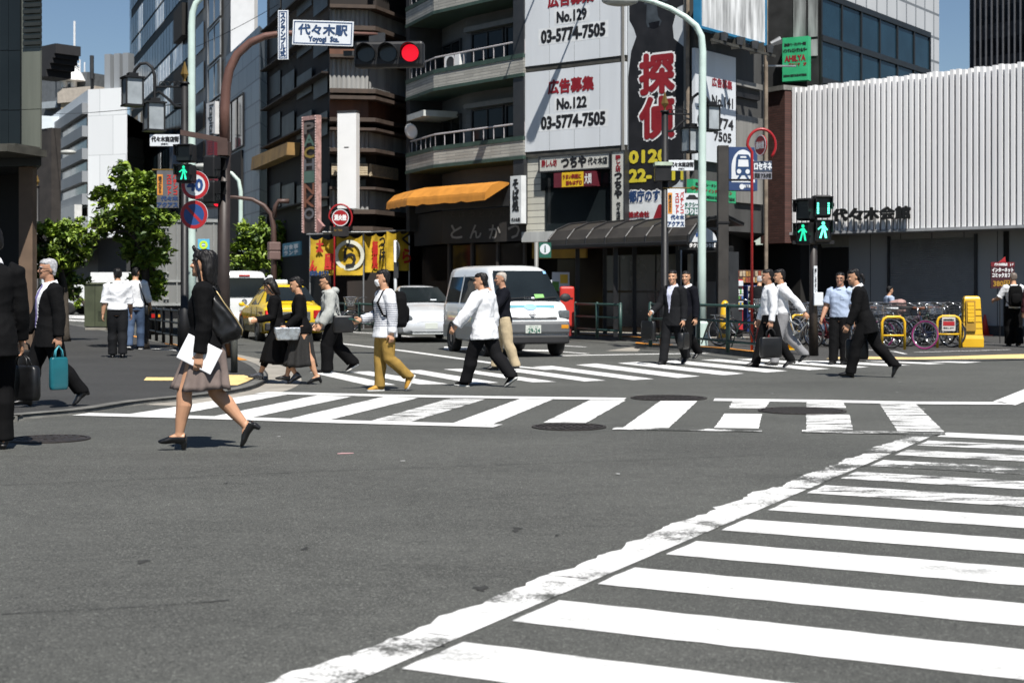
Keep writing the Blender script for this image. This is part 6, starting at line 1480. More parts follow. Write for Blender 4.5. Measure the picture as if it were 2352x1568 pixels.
mb = MB(); mb.disc((-2.375, .0, 1.0), .09, (-1, 0, 0), .01, 18, .065); mb.box(-2.385, -2.375, -.05, .05, .99, 1.01); mb.build('badge', M_RIM, B.t); B.mirror(-2.2, 1.75, M_WSG, .1)
# grey box truck
th = R(13); f = Vector((-math.sin(th), math.cos(th), 0)); rear = XY(414, 45.2); t = thing('box_truck', 'tall grey box truck seen from behind at the kerb beyond the rail', 'truck', rear, fw(th, True))
M_TRK = mat('grey_truck_panel', (.21, .215, .21), .45, .1, var=.12, scale=1.5, streak=True); M_GAL = mat('galvanised_bar', (.42, .43, .42), .4, .5, var=.15)
mb = MB(); mb.box(0, 6, -1.12, 1.12, .95, 3.5); mb.build('cargo_box', M_TRK, t, bevel=.02)
mb = MB()
for y in (-1.0, -.42, -.1, .1, .42, 1.0): mb.tube([(-.03, y, 1.0), (-.03, y, 3.42)], .022, 6)
for z in (1.12, 1.9, 3.3):
    for y in (-.42, .42): mb.box(-.07, -.0, y - .08, y + .08, z - .03, z + .03)
mb.box(-.06, 0, -.9, .9, 1.62, 1.68); mb.build('door_bar', M_GAL, t)
mb = MB(); mb.box(-.05, .02, -1.14, 1.14, .9, .98); mb.box(-.05, .02, -1.14, 1.14, 3.46, 3.56); mb.build('door_frame', M_GAL, t)
mb = MB(); mb.box(-.012, 0, -.68, -.55, 1.72, 1.82); mb.build('label_plate', mat('amber_plate', (.55, .28, .02), .5), t)
mb = MB(); mb.box(.05, 6.2, -.45, .45, .6, .9); mb.box(-.02, .08, -1.0, 1.0, .5, .68); mb.build('chassis', M_BLK, t)
mb = MB(); mb.box(6.1, 7.8, -1.05, 1.05, .5, 2.6); mb.build('cab', M_VW, t, bevel=.08)
for x in (1.2, 6.9):
    for sy in (-1, 1): mb = MB(Matrix.Translation((x, sy * .78, .42)) @ Matrix.Rotation(R(90), 4, 'X')); mb.lathe([(.2, -.16), (.42, -.14), (.42, .14), (.2, .16)], n=20); mb.build('wheel', M_TYRE, t, True)
for sy in (-1, 1): mb = MB(); mb.box(-.04, 0, *sorted((sy * .7, sy * .98)), .53, .65); mb.build('tail_lamp', M_TAIL, t); mb = MB(); mb.box(-.045, -.03, *sorted((sy * .6, sy * .69)), .55, .63); mb.build('indicator', mat('amber_lens', (.6, .25, .02), .2), t)
# far truck
t = thing('delivery_truck', 'small far white delivery truck down the left street', 'truck', G(186, 722), R(172))
mb = MB(); mb.loft([[Vector((x, y, z)) for x, z in ((-.9, .5), (1.0, .5), (1.05, 1.0), (.8, 1.95), (-.9, 1.95))] for y in (-.9, .9)]); mb.build('cab', M_VW, t, bevel=.05)
mb = MB(); mb.prism([(.0, .905, 1.1), (.85, .905, 1.1), (.68, .905, 1.75), (0, .905, 1.75)], (0, .006, 0)); mb.prism([(1.03, -.7, 1.1), (1.03, .7, 1.1), (.86, .65, 1.8), (.86, -.65, 1.8)], (.02, 0, .0)); mb.build('window', M_CGL, t)
mb = MB(); mb.box(-4.2, -1.0, -.95, .95, .8, 2.4); mb.build('cargo_box', M_WHT, t); mb = MB(); mb.box(.95, 1.1, -.8, .8, .4, .7); mb.build('bumper', M_TRB, t)
for x in (.3, -3.2):
    for sy in (-1, 1): mb = MB(Matrix.Translation((x, sy * .8, .36)) @ Matrix.Rotation(R(90), 4, 'X')); mb.lathe([(.2, -.12), (.36, -.11), (.36, .11), (.2, .12)], n=16); mb.build('wheel', M_TYRE, t, True)
# ---------------------------------------------------------------- bicycles
def bike_proto(name, label, colr, loc, rz, basket=True, tyre=None, rack=True, lean=4, seat=None):
    t = thing(name, label, 'bicycle', loc, rz, 'parked bicycles'); t.rotation_euler = (R(lean), 0, rz)
    mf = mat('bike_%s' % colr[0], colr[1], .3, .3, var=.08); ch = mat('chrome', (.55, .56, .57), .18, .9, var=.1); r = .33
    A, F_ = Vector((-.53, 0, r)), Vector((.55, 0, r)); bb = Vector((-.08, 0, .29)); st_ = Vector((-.24, 0, .74)); hd = Vector((.36, 0, .80)); hl = Vector((.40, 0, .62))
    mb = MB(); mb.tube([bb, st_], .017, 8); mb.tube([bb, Vector((.1, 0, .36)), hl], .02, 8); mb.tube([st_ - Vector((-.02, 0, .12)), Vector((.06, 0, .52)), hd - Vector((0, 0, .04))], .016, 8); mb.tube([hd, hl], .02, 8)
    for y in (-.05, .05):
        mb.tube([bb + Vector((0, y * .4, 0)), A + Vector((0, y, 0))], .011, 6); mb.tube([st_ - Vector((-.03, 0, .1)), A + Vector((0, y, 0))], .010, 6); mb.tube([hl, hl + Vector((.03, y * .9, -.06)), F_ + Vector((0, y, 0))], .012, 6)
    mb.build('frame', mf, t, True)
    for C in (A, F_):
        mb = MB(); mb.torus(C, r - .018, .019, (0, 1, 0), 32, 7); o = mb.build('wheel', tyre or M_TYRE, t, True)
        mb = MB(); mb.torus(C, r - .045, .012, (0, 1, 0), 32, 5); mb.tube([C + Vector((0, -.05, 0)), C + Vector((0, .05, 0))], .018, 8)
        for k in range(16): a = 2 * PI * k / 16; mb.tube([C + Vector((.016 * math.cos(a + 1), .02 * (-1) ** k, .016 * math.sin(a + 1))), C + Vector(((r - .05) * math.cos(a), 0, (r - .05) * math.sin(a)))], .0022, 3)
        mb.build('rim', ch, o, True)
        mb = MB(); rg = []
        for k in range(15):
            a = R(-5 + 165 * k / 14) if C is A else R(20 + 130 * k / 14); d = Vector((math.cos(a), 0, math.sin(a))); d = Vector((-d.x, 0, d.z)) if C is A else d
            rg.append([C + d * (r + .02) + Vector((0, y, -abs(y) * .3)) for y in (-.026, 0, .026)])
        mb.loft(rg, False, False); mb.build('mudguard', ch, t, True)
    mb = MB(); mb.tube([st_, st_ + Vector((-.04, 0, .13))], .013, 6); s = st_ + Vector((-.05, 0, .17)); mb.loft([[s + Vector((x, y * w, z)) for y, z in ((-1, 0), (-.7, .035), (0, .045), (.7, .035), (1, 0), (0, -.03))] for x, w in ((-.13, .07), (-.1, .1), (.0, .07), (.12, .03), (.15, .015))]); mb.build('saddle', seat or M_TRB, t, True)
    mb = MB(); h2 = hd + Vector((-.03, 0, .17)); mb.tube([hd, h2], .013, 6); mb.tube([h2 + Vector((-.2, -.28, .05)), h2 + Vector((-.06, -.26, .06)), h2 + Vector((.03, -.12, .0)), h2, h2 + Vector((.03, .12, 0)), h2 + Vector((-.06, .26, .06)), h2 + Vector((-.2, .28, .05))], .012, 7); mb.build('handlebar', ch, t, True)
    mb = MB()
    for sy in (-1, 1): mb.tube([h2 + Vector((-.22, sy * .28, .048)), h2 + Vector((-.10, sy * .27, .058))], .018, 7)
    mb.build('grip', M_TRB, t)
    mb = MB(); mb.disc(bb + Vector((0, .055, 0)), .1, (0, 1, 0), .006, 20, .075); mb.tube([bb + Vector((0, .07, 0)), bb + Vector((.13, .075, -.11))], .01, 5); mb.tube([bb - Vector((0, .07, 0)), bb + Vector((-.13, -.075, .11))], .01, 5); mb.box(.09, .17, .08, .17, -.125, -.1, Matrix.Translation(bb)); mb.box(-.17, -.09, -.17, -.08, .1, .125, Matrix.Translation(bb)); mb.build('crank', ch, t)
    mb = MB(); mb.prism([bb + Vector((.1, .05, .085)), bb + Vector((-.05, .05, .1)), A + Vector((0, .05, .06)), A + Vector((0, .05, -.04)), bb + Vector((-.05, .05, -.08)), bb + Vector((.1, .05, -.06))], (0, .02, 0)); mb.build('chain_case', mf if colr[0] != 'black' else M_TRB, t)
    mb = MB(); mb.tube([A + Vector((0, .06, 0)), A + Vector((-.02, .14, -r + .01))], .009, 5); mb.build('kickstand', ch, t)
    if rack:
        mb = MB()
        for y in (-.06, 0, .06): mb.tube([st_ + Vector((-.05, y, -.06)), A + Vector((-.22, y, .36))], .007, 5)
        for y in (-.06, .06): mb.tube([A + Vector((0, y, 0)), A + Vector((-.12, y, .37))], .007, 5)
        mb.build('rear_rack', ch, t)
    if basket:
        mb = MB(); c0 = hd + Vector((.22, 0, -.02))
        def rp(k, z): w = .13 + .05 * z; d = .10 + .06 * z; return c0 + Vector((d * k[0], w * k[1], z * .26))
        for z in (0, .25, .5, .75, 1):
            q = [rp(k, z) for k in ((-1, -1), (1, -1), (1, 1), (-1, 1), (-1, -1))]; mb.tube(q, .005 if z < 1 else .009, 4)
        for i in range(7):
            for k in ((-1 + i / 3, -1), (-1 + i / 3, 1), (-1, -1 + i / 3), (1, -1 + i / 3)): mb.tube([rp(k, 0), rp(k, 1)], .004, 3)
        for i in range(5): mb.tube([rp((-1 + i / 2, -1), 0), rp((-1 + i / 2, 1), 0)], .004, 3)
        mb.build('basket', M_DKGR if basket == 2 else ch, t)
    return t
M_PINK = mat('pink_tyre', (.30, .03, .16), .6, var=.1); M_BSAD = mat('brown_saddle', (.14, .05, .025), .5)
LB = [(1700, 796, -40, ('black', (.02, .02, .022)), True, None, None, 'black bicycle tangled behind the green guard rail'),
      (1788, 793, -62, ('silver', (.4, .42, .43)), True, None, None, 'silver bicycle between the two white-shirted walkers'),
      (1832, 798, -58, ('white', (.6, .62, .6)), True, None, None, 'pale bicycle with a wire basket in front of the yellow hoop'),
      (1902, 798, -64, ('dark_red', (.12, .01, .015)), 2, None, None, 'red-framed bicycle just right of the signal post'),
      (1934, 797, -60, ('teal', (.03, .16, .2)), True, None, None, 'teal bicycle partly behind the man with glasses'),
      (2002, 799, -50, ('grey', (.12, .12, .13)), 2, None, None, 'dark grey bicycle with a brown basket behind the man bending forward'),
      (2072, 801, -42, ('plum', (.03, .015, .028)), False, M_PINK, M_WSG, 'bicycle with a bright pink front tyre and white saddle'),
      (2098, 794, -40, ('dark_green', (.012, .03, .022)), True, None, None, 'green bicycle with a chrome basket behind the pink-tyred one'),
      (2134, 797, -36, ('navy', (.02, .03, .07)), False, None, M_BSAD, 'navy bicycle with a brown saddle, second from the yellow stand'),
      (2172, 794, -34, ('steel_blue', (.02, .05, .09)), 2, None, M_BSAD, 'steel-blue bicycle behind the notice on the hoop barrier'),
      (1872, 794, -66, ('black', (.02, .02, .022)), 2, None, None, 'black bicycle with a black basket close behind the signal post'),
      (1968, 795, -54, ('black', (.02, .02, .022)), True, None, None, 'black bicycle half hidden by the person in the long stride'),
      (2024, 796, -48, ('black', (.02, .02, .022)), 2, None, M_BSAD, 'black bicycle with a brown saddle under the pink rain cover'),
      (2118, 793, -40, ('black', (.02, .02, .022)), 2, None, None, 'black bicycle with a dark basket in the middle of the tangle'),
      (1856, 790, -70, ('black', (.02, .02, .022)), 2, None, None, 'black bicycle pushed in between the pale one and the signal post'),
      (1990, 790, -62, ('black', (.02, .02, .022)), True, None, None, 'black bicycle at the back of the tangle behind the long stride'),
      (2088, 788, -52, ('black', (.02, .02, .022)), True, None, M_BSAD, 'black bicycle with a brown saddle at the back of the tangle beside the shutter'),
      (2152, 790, -44, ('black', (.02, .02, .022)), 2, None, None, 'black bicycle at the back close to the yellow stand'),
      (846, 760, 200, ('black', (.02, .02, .022)), True, None, None, 'black bicycle parked by the noodle stall rail')]
for u, v, a, col, bk, ty, sd, lab in LB: bike_proto('bicycle', lab, col, G(u, v, .02 if u > 1745 else .12), R(a), bk, ty, True, random.uniform(-6, 6), sd)
t = thing('child_seat_cover', 'dusty pink rain cover on the child seat among the bicycles', 'cover', W(2060, 703, 36.6), R(-40)); t.scale = (.8, .8, .72); mb = MB(); mb.loft([[Vector((x, y * w, z + .02 * noise.noise((x * 9, y * 7, z * 9)))) for y, z in ((-1, -h), (-1, h * .6), (-.6, h), (.6, h), (1, h * .6), (1, -h))] for x, w, h in ((-.26, .12, .12), (-.12, .17, .2), (.12, .18, .24), (.26, .13, .2))]); mb.build('fabric', mat('dusty_pink_fabric', (.36, .22, .2), .8, var=.12), t, bevel=.03)
t = thing('brown_basket_bag', 'dark brown cloth covered basket on the grey bicycles', 'basket', W(2118, 742, 36)); mb = MB(); mb.lathe([(.16, -.2), (.22, .1), (.2, .16), (.05, .18)], n=12); mb.build('cover', mat('brown_cloth', (.03, .02, .018), .8, var=.2), t, True)
# ---------------------------------------------------------------- street trees
M_BARK = mat('tree_bark', (.05, .04, .03), .9, var=.4, scale=8, bump=.01)
LEAF = [mat('leaf_dark', (.035, .07, .012), .6, var=.25, scale=6), mat('leaf_mid', (.12, .19, .02), .55, var=.25, scale=6), mat('leaf_light', (.23, .32, .035), .5, var=.2, scale=6)]
def tree(name, label, base, blobs, n, ls, trunk_top, seed, tr=.11):
    rn = random.Random(seed); t = thing(name, label, 'tree', base, 0, 'leafy street trees'); L = local(t)
    B = [(c, r) for c, r in blobs]
    mb = MB(L); top = trunk_top; mid = base.lerp(top, .5) + Vector((.08, .05, 0)); mb.tube([base, base + Vector((0, 0, .2)), mid, top], [tr * 1.4, tr, tr * .85, tr * .6], 9)
    mb.build('trunk', M_BARK, t, True)
    mb = MB(L)
    for c, r in B:
        s = base.lerp(top, rn.uniform(.6, 1)); m = s.lerp(c, .5) + Vector((rn.uniform(-.15, .15), rn.uniform(-.15, .15), .12)); mb.tube([s, m, c], [tr * .5, tr * .32, tr * .1], 6)
        for k in range(5):
            d = Vector((rn.gauss(0, 1), rn.gauss(0, 1), rn.gauss(0, .8))).normalized(); mb.tube([m.lerp(c, rn.random()), c + Vector((d.x * r[0], d.y * r[1], d.z * r[2])) * .8], [tr * .2, tr * .05], 4)
    mb.build('limb', M_BARK, t, True)
    mb = MB(L); tot = sum(r[0] * r[2] for c, r in B)
    for c, r in B:
        k = int(n * r[0] * r[2] / tot); ncl = max(5, k // 42); cl = []
        for _ in range(ncl):
            d = Vector((rn.gauss(0, 1), rn.gauss(0, 1), rn.gauss(0, 1))).normalized() * (rn.random() ** .5 * 1.1); cl.append((c + Vector((d.x * r[0], d.y * r[1], d.z * r[2])), rn.uniform(.11, .23) * (r[0] + r[2]) * .7, rn.random()))
        for _ in range(k):
            q, s, tone = rn.choice(cl); p = q + Vector((rn.gauss(0, s * .6), rn.gauss(0, s * .6), rn.gauss(0, s * .42)))
            a = Vector((rn.gauss(0, 1), rn.gauss(0, 1), rn.gauss(-.3, .6))).normalized(); nn = (Vector((rn.gauss(0, .6), rn.gauss(0, .6), 1))).normalized(); b = a.cross(nn).normalized(); a = a * ls * rn.uniform(.7, 1.3); b = b * ls * .62 * rn.uniform(.7, 1.2)
            x = tone * .6 + rn.random() * .55; mb.k = 0 if x < .30 else (1 if x < .68 else 2)
            fold = nn * ls * .18
            mb.add([p - a, p - b * .9 + fold - a * .1, p + a, p + b * .9 + fold - a * .1], [(0, 1, 2), (0, 2, 3)])
    mb.build('crown', LEAF, t, fix=False)
    return t
def blob(u, v, Y, ru, rv, dy=.0): return (W(u, v, Y + dy), (ru * Y / FP, ru * Y / FP * .85, rv * Y / FP))
Y = 33.0; b = Vector((XY(330, Y).x, Y, .05))
tree('street_tree', 'sunlit green street tree behind the two white-shirted men', b, [blob(285, 412, Y, 48, 30), blob(250, 452, Y, 48, 24, .3), blob(330, 440, Y, 62, 42, -.2), blob(300, 500, Y, 85, 30), blob(235, 528, Y, 42, 18, .2), blob(345, 515, Y, 52, 36, -.3), blob(352, 590, Y, 42, 50), blob(328, 650, Y, 40, 45, .3), blob(372, 500, Y, 32, 20), blob(365, 655, Y, 20, 36), blob(310, 560, Y, 40, 40, .5)], 9500, .085, W(322, 480, Y), 4)
Y = 38.0; b = Vector((XY(150, Y).x, Y, .05))
tree('street_tree', 'broad low street tree behind the silver-haired man', b, [blob(85, 530, Y, 48, 26), blob(150, 535, Y, 50, 34), blob(60, 575, Y, 32, 40), blob(120, 585, Y, 62, 40), blob(175, 575, Y, 34, 40), blob(100, 625, Y, 45, 22), blob(150, 520, Y, 44, 24, .4), blob(195, 540, Y, 26, 18), blob(150, 640, Y, 45, 40, .6)], 7500, .085, W(130, 560, Y), 9)
Y = 60.0; b = Vector((XY(640, Y).x, Y, .1))
tree('street_tree', 'far street tree between the signal mast and the blade sign', b, [blob(575, 545, Y, 38, 34), blob(545, 580, Y, 32, 40), blob(610, 530, Y, 38, 28), blob(620, 590, Y, 52, 38), blob(660, 610, Y, 40, 24), blob(575, 610, Y, 36, 26), blob(655, 530, Y, 26, 22), blob(690, 640, Y, 26, 22), blob(640, 640, Y, 30, 26)], 6500, .12, W(622, 580, Y), 15, .14)
Y = 70.0; b = Vector((XY(215, Y).x, Y, .05))
tree('street_tree', 'small dark far tree beside the far white truck', b, [blob(150, 655, Y, 26, 24), blob(170, 690, Y, 14, 20)], 900, .13, W(160, 660, Y), 21)
# ---------------------------------------------------------------- people
TMP = bpy.data.scenes.new('remesh_scratch')
def skin(mb, vox, it=3, fac=.5):
    """one continuous surface round everything in mb"""
    me = bpy.data.meshes.new('scratch'); me.from_pydata([tuple(p) for p in mb.v], [], mb.f)
    b = bmesh.new(); b.from_mesh(me); bmesh.ops.recalc_face_normals(b, faces=b.faces); b.to_mesh(me); b.free()
    o = bpy.data.objects.new('scratch', me); TMP.collection.objects.link(o)
    r = o.modifiers.new('r', 'REMESH'); r.mode = 'VOXEL'; r.voxel_size = vox; r.adaptivity = 0
    if it: s = o.modifiers.new('s', 'SMOOTH'); s.iterations = it; s.factor = fac
    vl = TMP.view_layers[0]; vl.update()
    with bpy.context.temp_override(scene=TMP, view_layer=vl): dg = bpy.context.evaluated_depsgraph_get()
    dg.update(); out = bpy.data.meshes.new_from_object(o.evaluated_get(dg))
    bpy.data.objects.remove(o); bpy.data.meshes.remove(me)
    return out
def folds(me, amp, f=(9, 9, 7), seed=0.0, zone=None):
    """cloth wrinkles: move the vertices along their normals"""
    co = []
    for v in me.vertices:
        p = v.co; a = amp * (zone(p) if zone else 1)
        n = noise.noise((p.x * f[0] * .75 + seed, p.y * f[1] * .75 + p.z * 3, p.z * f[2] * .8 - p.x * 2)) + .22 * noise.noise((p.x * f[0] * 2, p.y * f[1] * 2 + seed, p.z * f[2] * 1.7))
        co.append(p + v.normal * (a * (.7 - abs(n) * 1.7)))
    for v, c in zip(me.vertices, co): v.co = c
def fin(me, name, mats, parent, sharp=None):
    me.materials.clear()
    for m in (mats if isinstance(mats, list) else [mats]): me.materials.append(m)
    me.polygons.foreach_set('use_smooth', [True] * len(me.polygons)); me.name = name
    o = bpy.data.objects.new(name, me); COL.objects.link(o); o.parent = parent
    return o
def patch(me, pred, name, m, parent, d=.004):
    """the faces of a garment for which pred(centre, normal) holds, lifted d off it and given an edge"""
    vs, fs, ix = [], [], {}
    for p in me.polygons:
        if pred(p.center, p.normal):
            f = []
            for i in p.vertices:
                if i not in ix: ix[i] = len(vs); vs.append(me.vertices[i].co + me.vertices[i].normal * d)
                f.append(ix[i])
            fs.append(f)
    if not fs: return None
    q = bpy.data.meshes.new(name); q.from_pydata([tuple(v) for v in vs], [], fs); o = fin(q, name, m, parent)
    s = o.modifiers.new('edge', 'SOLIDIFY'); s.thickness = .004; s.offset = -1
    return o
SKIN = mat('skin_light', (.50, .27, .16), .5, 0, var=.06, scale=12, obj=True); SKIN2 = mat('skin_tan', (.40, .21, .13), .5, 0, var=.08, scale=12, obj=True)
EYE = mat('eye_dark', (.015, .012, .01), .3); LIP = mat('lip', (.36, .12, .10), .5)
HBLK = mat('black_hair', (.006, .005, .005), .5, 0, var=.4, scale=40, obj=True, spec=.3); HGRY = mat('silver_hair', (.33, .33, .34), .5, 0, var=.35, scale=40, obj=True); HWHT = mat('cropped_grey_hair', (.36, .32, .28), .6, 0, var=.3, scale=60, obj=True); HBRN = mat('greying_hair', (.14, .11, .09), .5, 0, var=.4, scale=40, obj=True)
def cloth_mat(n, c, r=.85, v=.12): return mat(n, c, r, 0, var=v, scale=14, obj=True, bump=.0015, bscale=220, spec=.12)
C_WHT = cloth_mat('white_cotton', (.70, .71, .73), .8, .04); C_BLK = cloth_mat('black_suit_cloth', (.0045, .0045, .005)); C_BLK2 = cloth_mat('black_cotton', (.0035, .0035, .004)); C_CHAR = cloth_mat('charcoal_cloth', (.010, .0105, .012)); C_NAVY = cloth_mat('dark_navy_knit', (.005, .0055, .009))
C_TAN = cloth_mat('mustard_chino', (.30, .19, .05)); C_BEI = cloth_mat('beige_chino', (.42, .34, .22)); C_GRYJ = cloth_mat('grey_hoodie', (.36, .37, .35)); C_BLUE = cloth_mat('pale_blue_shirt', (.36, .43, .56), .8, .05); C_GTR = cloth_mat('grey_trousers', (.22, .22, .23)); C_JEAN = cloth_mat('blue_denim', (.06, .09, .15)); C_DEN = cloth_mat('black_denim', (.007, .007, .008)); C_MAUV = cloth_mat('mauve_grey_skirt', (.19, .15, .135), .8); C_PAT = mat('flecked_black_cloth', (.012, .0115, .011), .85, 0, var=.9, scale=90, obj=True)
L_BLK = mat('black_leather', (.005, .005, .0055), .4, 0, var=.2, scale=10, obj=True); L_MUS = mat('mustard_canvas', (.42, .22, .03), .7, 0, var=.15, obj=True, scale=10); L_WSOLE = mat('white_rubber_sole', (.55, .55, .53), .6)
def stripes_mat():
    m, nt, b = _newmat('striped_knit'); p = nt.nodes.new('ShaderNodeTexCoord').outputs['Object']; s = nt.nodes.new('ShaderNodeSeparateXYZ'); nt.links.new(p, s.inputs[0])
    w = _math(nt, 'FRACT', _math(nt, 'MULTIPLY', s.outputs[2], 40.0)); band = _math(nt, 'LESS_THAN', w, .44)
    lo = _math(nt, 'GREATER_THAN', s.outputs[2], .86); hi = _math(nt, 'LESS_THAN', s.outputs[2], 1.19)
    f = _math(nt, 'MULTIPLY', band, _math(nt, 'MULTIPLY', lo, hi)); nt.links.new(_mixc(nt, f, (.68, .69, .71), (.02, .03, .07)), b.inputs['Base Color']); b.inputs['Roughness'].default_value = .85
    return m
C_STR = stripes_mat()
def dirv(a, ab=0.0, sy=1): a = R(a); ab = R(ab); return Vector((math.sin(a) * math.cos(ab), sy * math.sin(ab), -math.cos(a) * math.cos(ab)))
TORSO_M = [(-.05, .058, .056, 0), (0, .093, .067, -.004), (.045, .090, .064, 0), (.10, .082, .058, .006), (.17, .091, .064, .006), (.23, .101, .067, .004), (.272, .106, .057, -.002), (.298, .083, .045, -.006), (.316, .046, .038, -.006), (.342, .033, .034, .0), (.375, .032, .034, .010)]
TORSO_F = [(-.05, .060, .056, 0), (0, .097, .070, -.006), (.045, .088, .062, 0), (.10, .070, .051, .006), (.17, .078, .062, .010), (.23, .088, .062, .010), (.272, .092, .052, .0), (.298, .072, .042, -.004), (.316, .038, .034, -.004), (.342, .028, .030, .0), (.375, .027, .030, .010)]
HEADR = [(0, .33, .14, .09), (.05, .385, .0, .16), (.14, .40, -.1, .225), (.25, .40, -.22, .27), (.36, .395, -.34, .30), (.5, .375, -.41, .325), (.62, .405, -.44, .34), (.75, .385, -.45, .34), (.87, .30, -.41, .30), (.96, .15, -.29, .19), (1.0, 0, -.12, .06)]
class Person:
    def __init__(s, label, u, v, h, rz, zb=0.0, sex='m', fat=1.0, lean=0, legs=((20, 10, 0), (-15, 25, 45)), arms=((-12, 6, 15), (12, 6, 15)), head=(0, 0), skin_=None, hair='short', hc=None, vox=.0085, group='people crossing the junction', heel=0.0, curl=40):
        s.h = h; s.fat = fat; s.lean = lean; p = G(u, v, zb); s.sex = sex; s.vox = vox
        s.t = thing('person', label, 'person', p, R(rz), group)
        s.TR = TORSO_F if sex == 'f' else TORSO_M
        s.Mt = Matrix.Rotation(R(lean), 4, 'Y'); hip = Vector((0, 0, 0)); s.legs = []
        for i, (a, k, ft) in enumerate(legs):
            sy = 1 if i == 0 else -1; H0 = Vector((0, sy * .050 * h, 0)); K = H0 + dirv(a, 1.0, sy) * (.245 * h); A = K + dirv(a - k) * (.235 * h)
            fd = Vector((math.cos(R(ft)), 0, -math.sin(R(ft)))); fu = Vector((math.sin(R(ft)), 0, math.cos(R(ft))))
            heelp = A - fd * .035 * h - fu * .042 * h; toe = A + fd * .105 * h - fu * .042 * h
            s.legs.append([H0, K, A, fd, fu, heelp, toe])
        low = min(min(L[5].z - heel * (1 if L[4].z > .7 else .0), L[6].z) for L in s.legs); s.dz = Vector((0, 0, -low + .004)); s.heel = heel
        for L in s.legs:
            for j in (0, 1, 2, 5, 6): L[j] = L[j] + s.dz
        s.hip = hip + s.dz; s.arms = []
        shw = .104 if sex == 'm' else .090
        for i, arm in enumerate(arms):
            sy = 1 if i == 0 else -1; a, ab, e = arm[:3]; S = s.tp((-.004 * h, sy * shw * h * (1 + (fat - 1) * .4), .283 * h)); E = S + dirv(a, ab, sy) * (.172 * h)
            fdir = dirv(a + e, arm[3] if len(arm) > 3 else ab * .5, sy); Wr = E + fdir * (.145 * h); s.arms.append([S, E, Wr, fdir, sy])
        yaw, pit = head; nk = s.tp((.012 * h, 0, .362 * h)); hh = .132 * h
        s.Mh = Matrix.Translation(nk) @ Matrix.Rotation(R(yaw), 4, 'Z') @ Matrix.Rotation(R(pit), 4, 'Y') @ Matrix.Diagonal((hh, hh, hh, 1)) @ Matrix.Translation((.02, 0, -.03))
        s.skinm = skin_ or SKIN; s.hcol = hc or HBLK; s.curl = curl
        s.body(); s.hair(hair)
    def tp(s, p): return s.hip + s.Mt @ Vector(p)
    def torso(s, mb, z0, z1, inf, flare=0.0, n=20):
        h = s.h; T = s.TR; rings = []
        zs = sorted({z0, z1} | {t[0] for t in T if z0 < t[0] < z1})
        for z in zs:
            for a, b in zip(T, T[1:]):
                if a[0] <= z <= b[0]: k = (z - a[0]) / (b[0] - a[0]); q = [x + (y - x) * k for x, y in zip(a, b)]; break
            else: q = list(T[0] if z < T[0][0] else T[-1]); 
            if z < 0: q[1], q[2] = T[1][1], T[1][2]
            fl = max(0, (.1 - z)) * flare; bel = (s.fat - 1) * max(0, 1 - abs(z - .1) / .16)
            w = q[1] * h * (1 + (s.fat - 1) * .7) + inf + fl; d = q[2] * h * (1 + bel * .9) + inf + fl; cx = q[3] * h + bel * .03 * h
            rings.append([s.tp((cx + d * math.cos(2 * PI * k / n), w * math.copysign(abs(math.sin(2 * PI * k / n)) ** .85, math.sin(2 * PI * k / n)), z * h)) for k in range(n)])
        mb.loft(rings)
    def arm(s, mb, i, inf, t1=1.0, cuff=0.0, t0=0.0):
        """sleeve or arm: t 0..1 shoulder to wrist"""
        S, E, Wr, fd, sy = s.arms[i]; h = s.h; f = 1 + (s.fat - 1) * .5
        st = [(S + (s.Mt @ Vector((0, -sy * .03, .004))) * h, .040), (S + Vector((0, 0, -.004 * h)), .042), (S.lerp(E, .35), .034), (S.lerp(E, .8), .029), (E, .0285), (E.lerp(Wr, .25), .0285), (E.lerp(Wr, .7), .022), (Wr, .0178)]
        tt = [-.05, 0, .2, .45, .54, .65, .85, 1.0]; pts = []; rr = []
        for (p, r), t in zip(st, tt):
            if t > t1: break
            pts.append(p); rr.append(r * h * f + inf * (1 + .25 * max(0, t)))
        if t1 < 1:
            L = S.lerp(E, t1 / .54) if t1 < .54 else E.lerp(Wr, (t1 - .54) / .46); pts.append(L); rr.append(rr[-1] + cuff)
        elif cuff: rr[-1] += cuff
        mb.tube(pts, rr, 12)
    def leg(s, mb, i, inf, t1=1.0, wide=0.0):
        H0, K, A, fd, fu, hp, tp = s.legs[i]; h = s.h; f = 1 + (s.fat - 1) * .5
        up = H0 + Vector((0, 0, .03 * h))
        st = [(up, .058, 0), (H0.lerp(K, .12), .060, .05), (H0.lerp(K, .5), .050, .25), (H0.lerp(K, .88), .039, .44), (K, .036, .5), (K.lerp(A, .12), .036, .56), (K.lerp(A, .32) - Vector((.006, 0, 0)) * h, .0375, .66), (K.lerp(A, .65), .028, .82), (K.lerp(A, .92), .0205, .96), (A, .021, 1.0)]
        if inf > .004: st = [(p, max(r, .030 if t > .5 else r) - (.008 if t < .1 else 0), t) for p, r, t in st]
        pts, rr = [], []
        for p, r, t in st:
            if t > t1: break
            pts.append(p); rr.append(r * h * f + inf + wide * t)
        if inf > .004 and t1 >= .98: pts.append(A - (K.lerp(A, .0) - A).normalized() * -.0 - Vector((0, 0, .012 * h)) * fu.z); rr.append(rr[-1])
        mb.tube(pts, rr, 14)
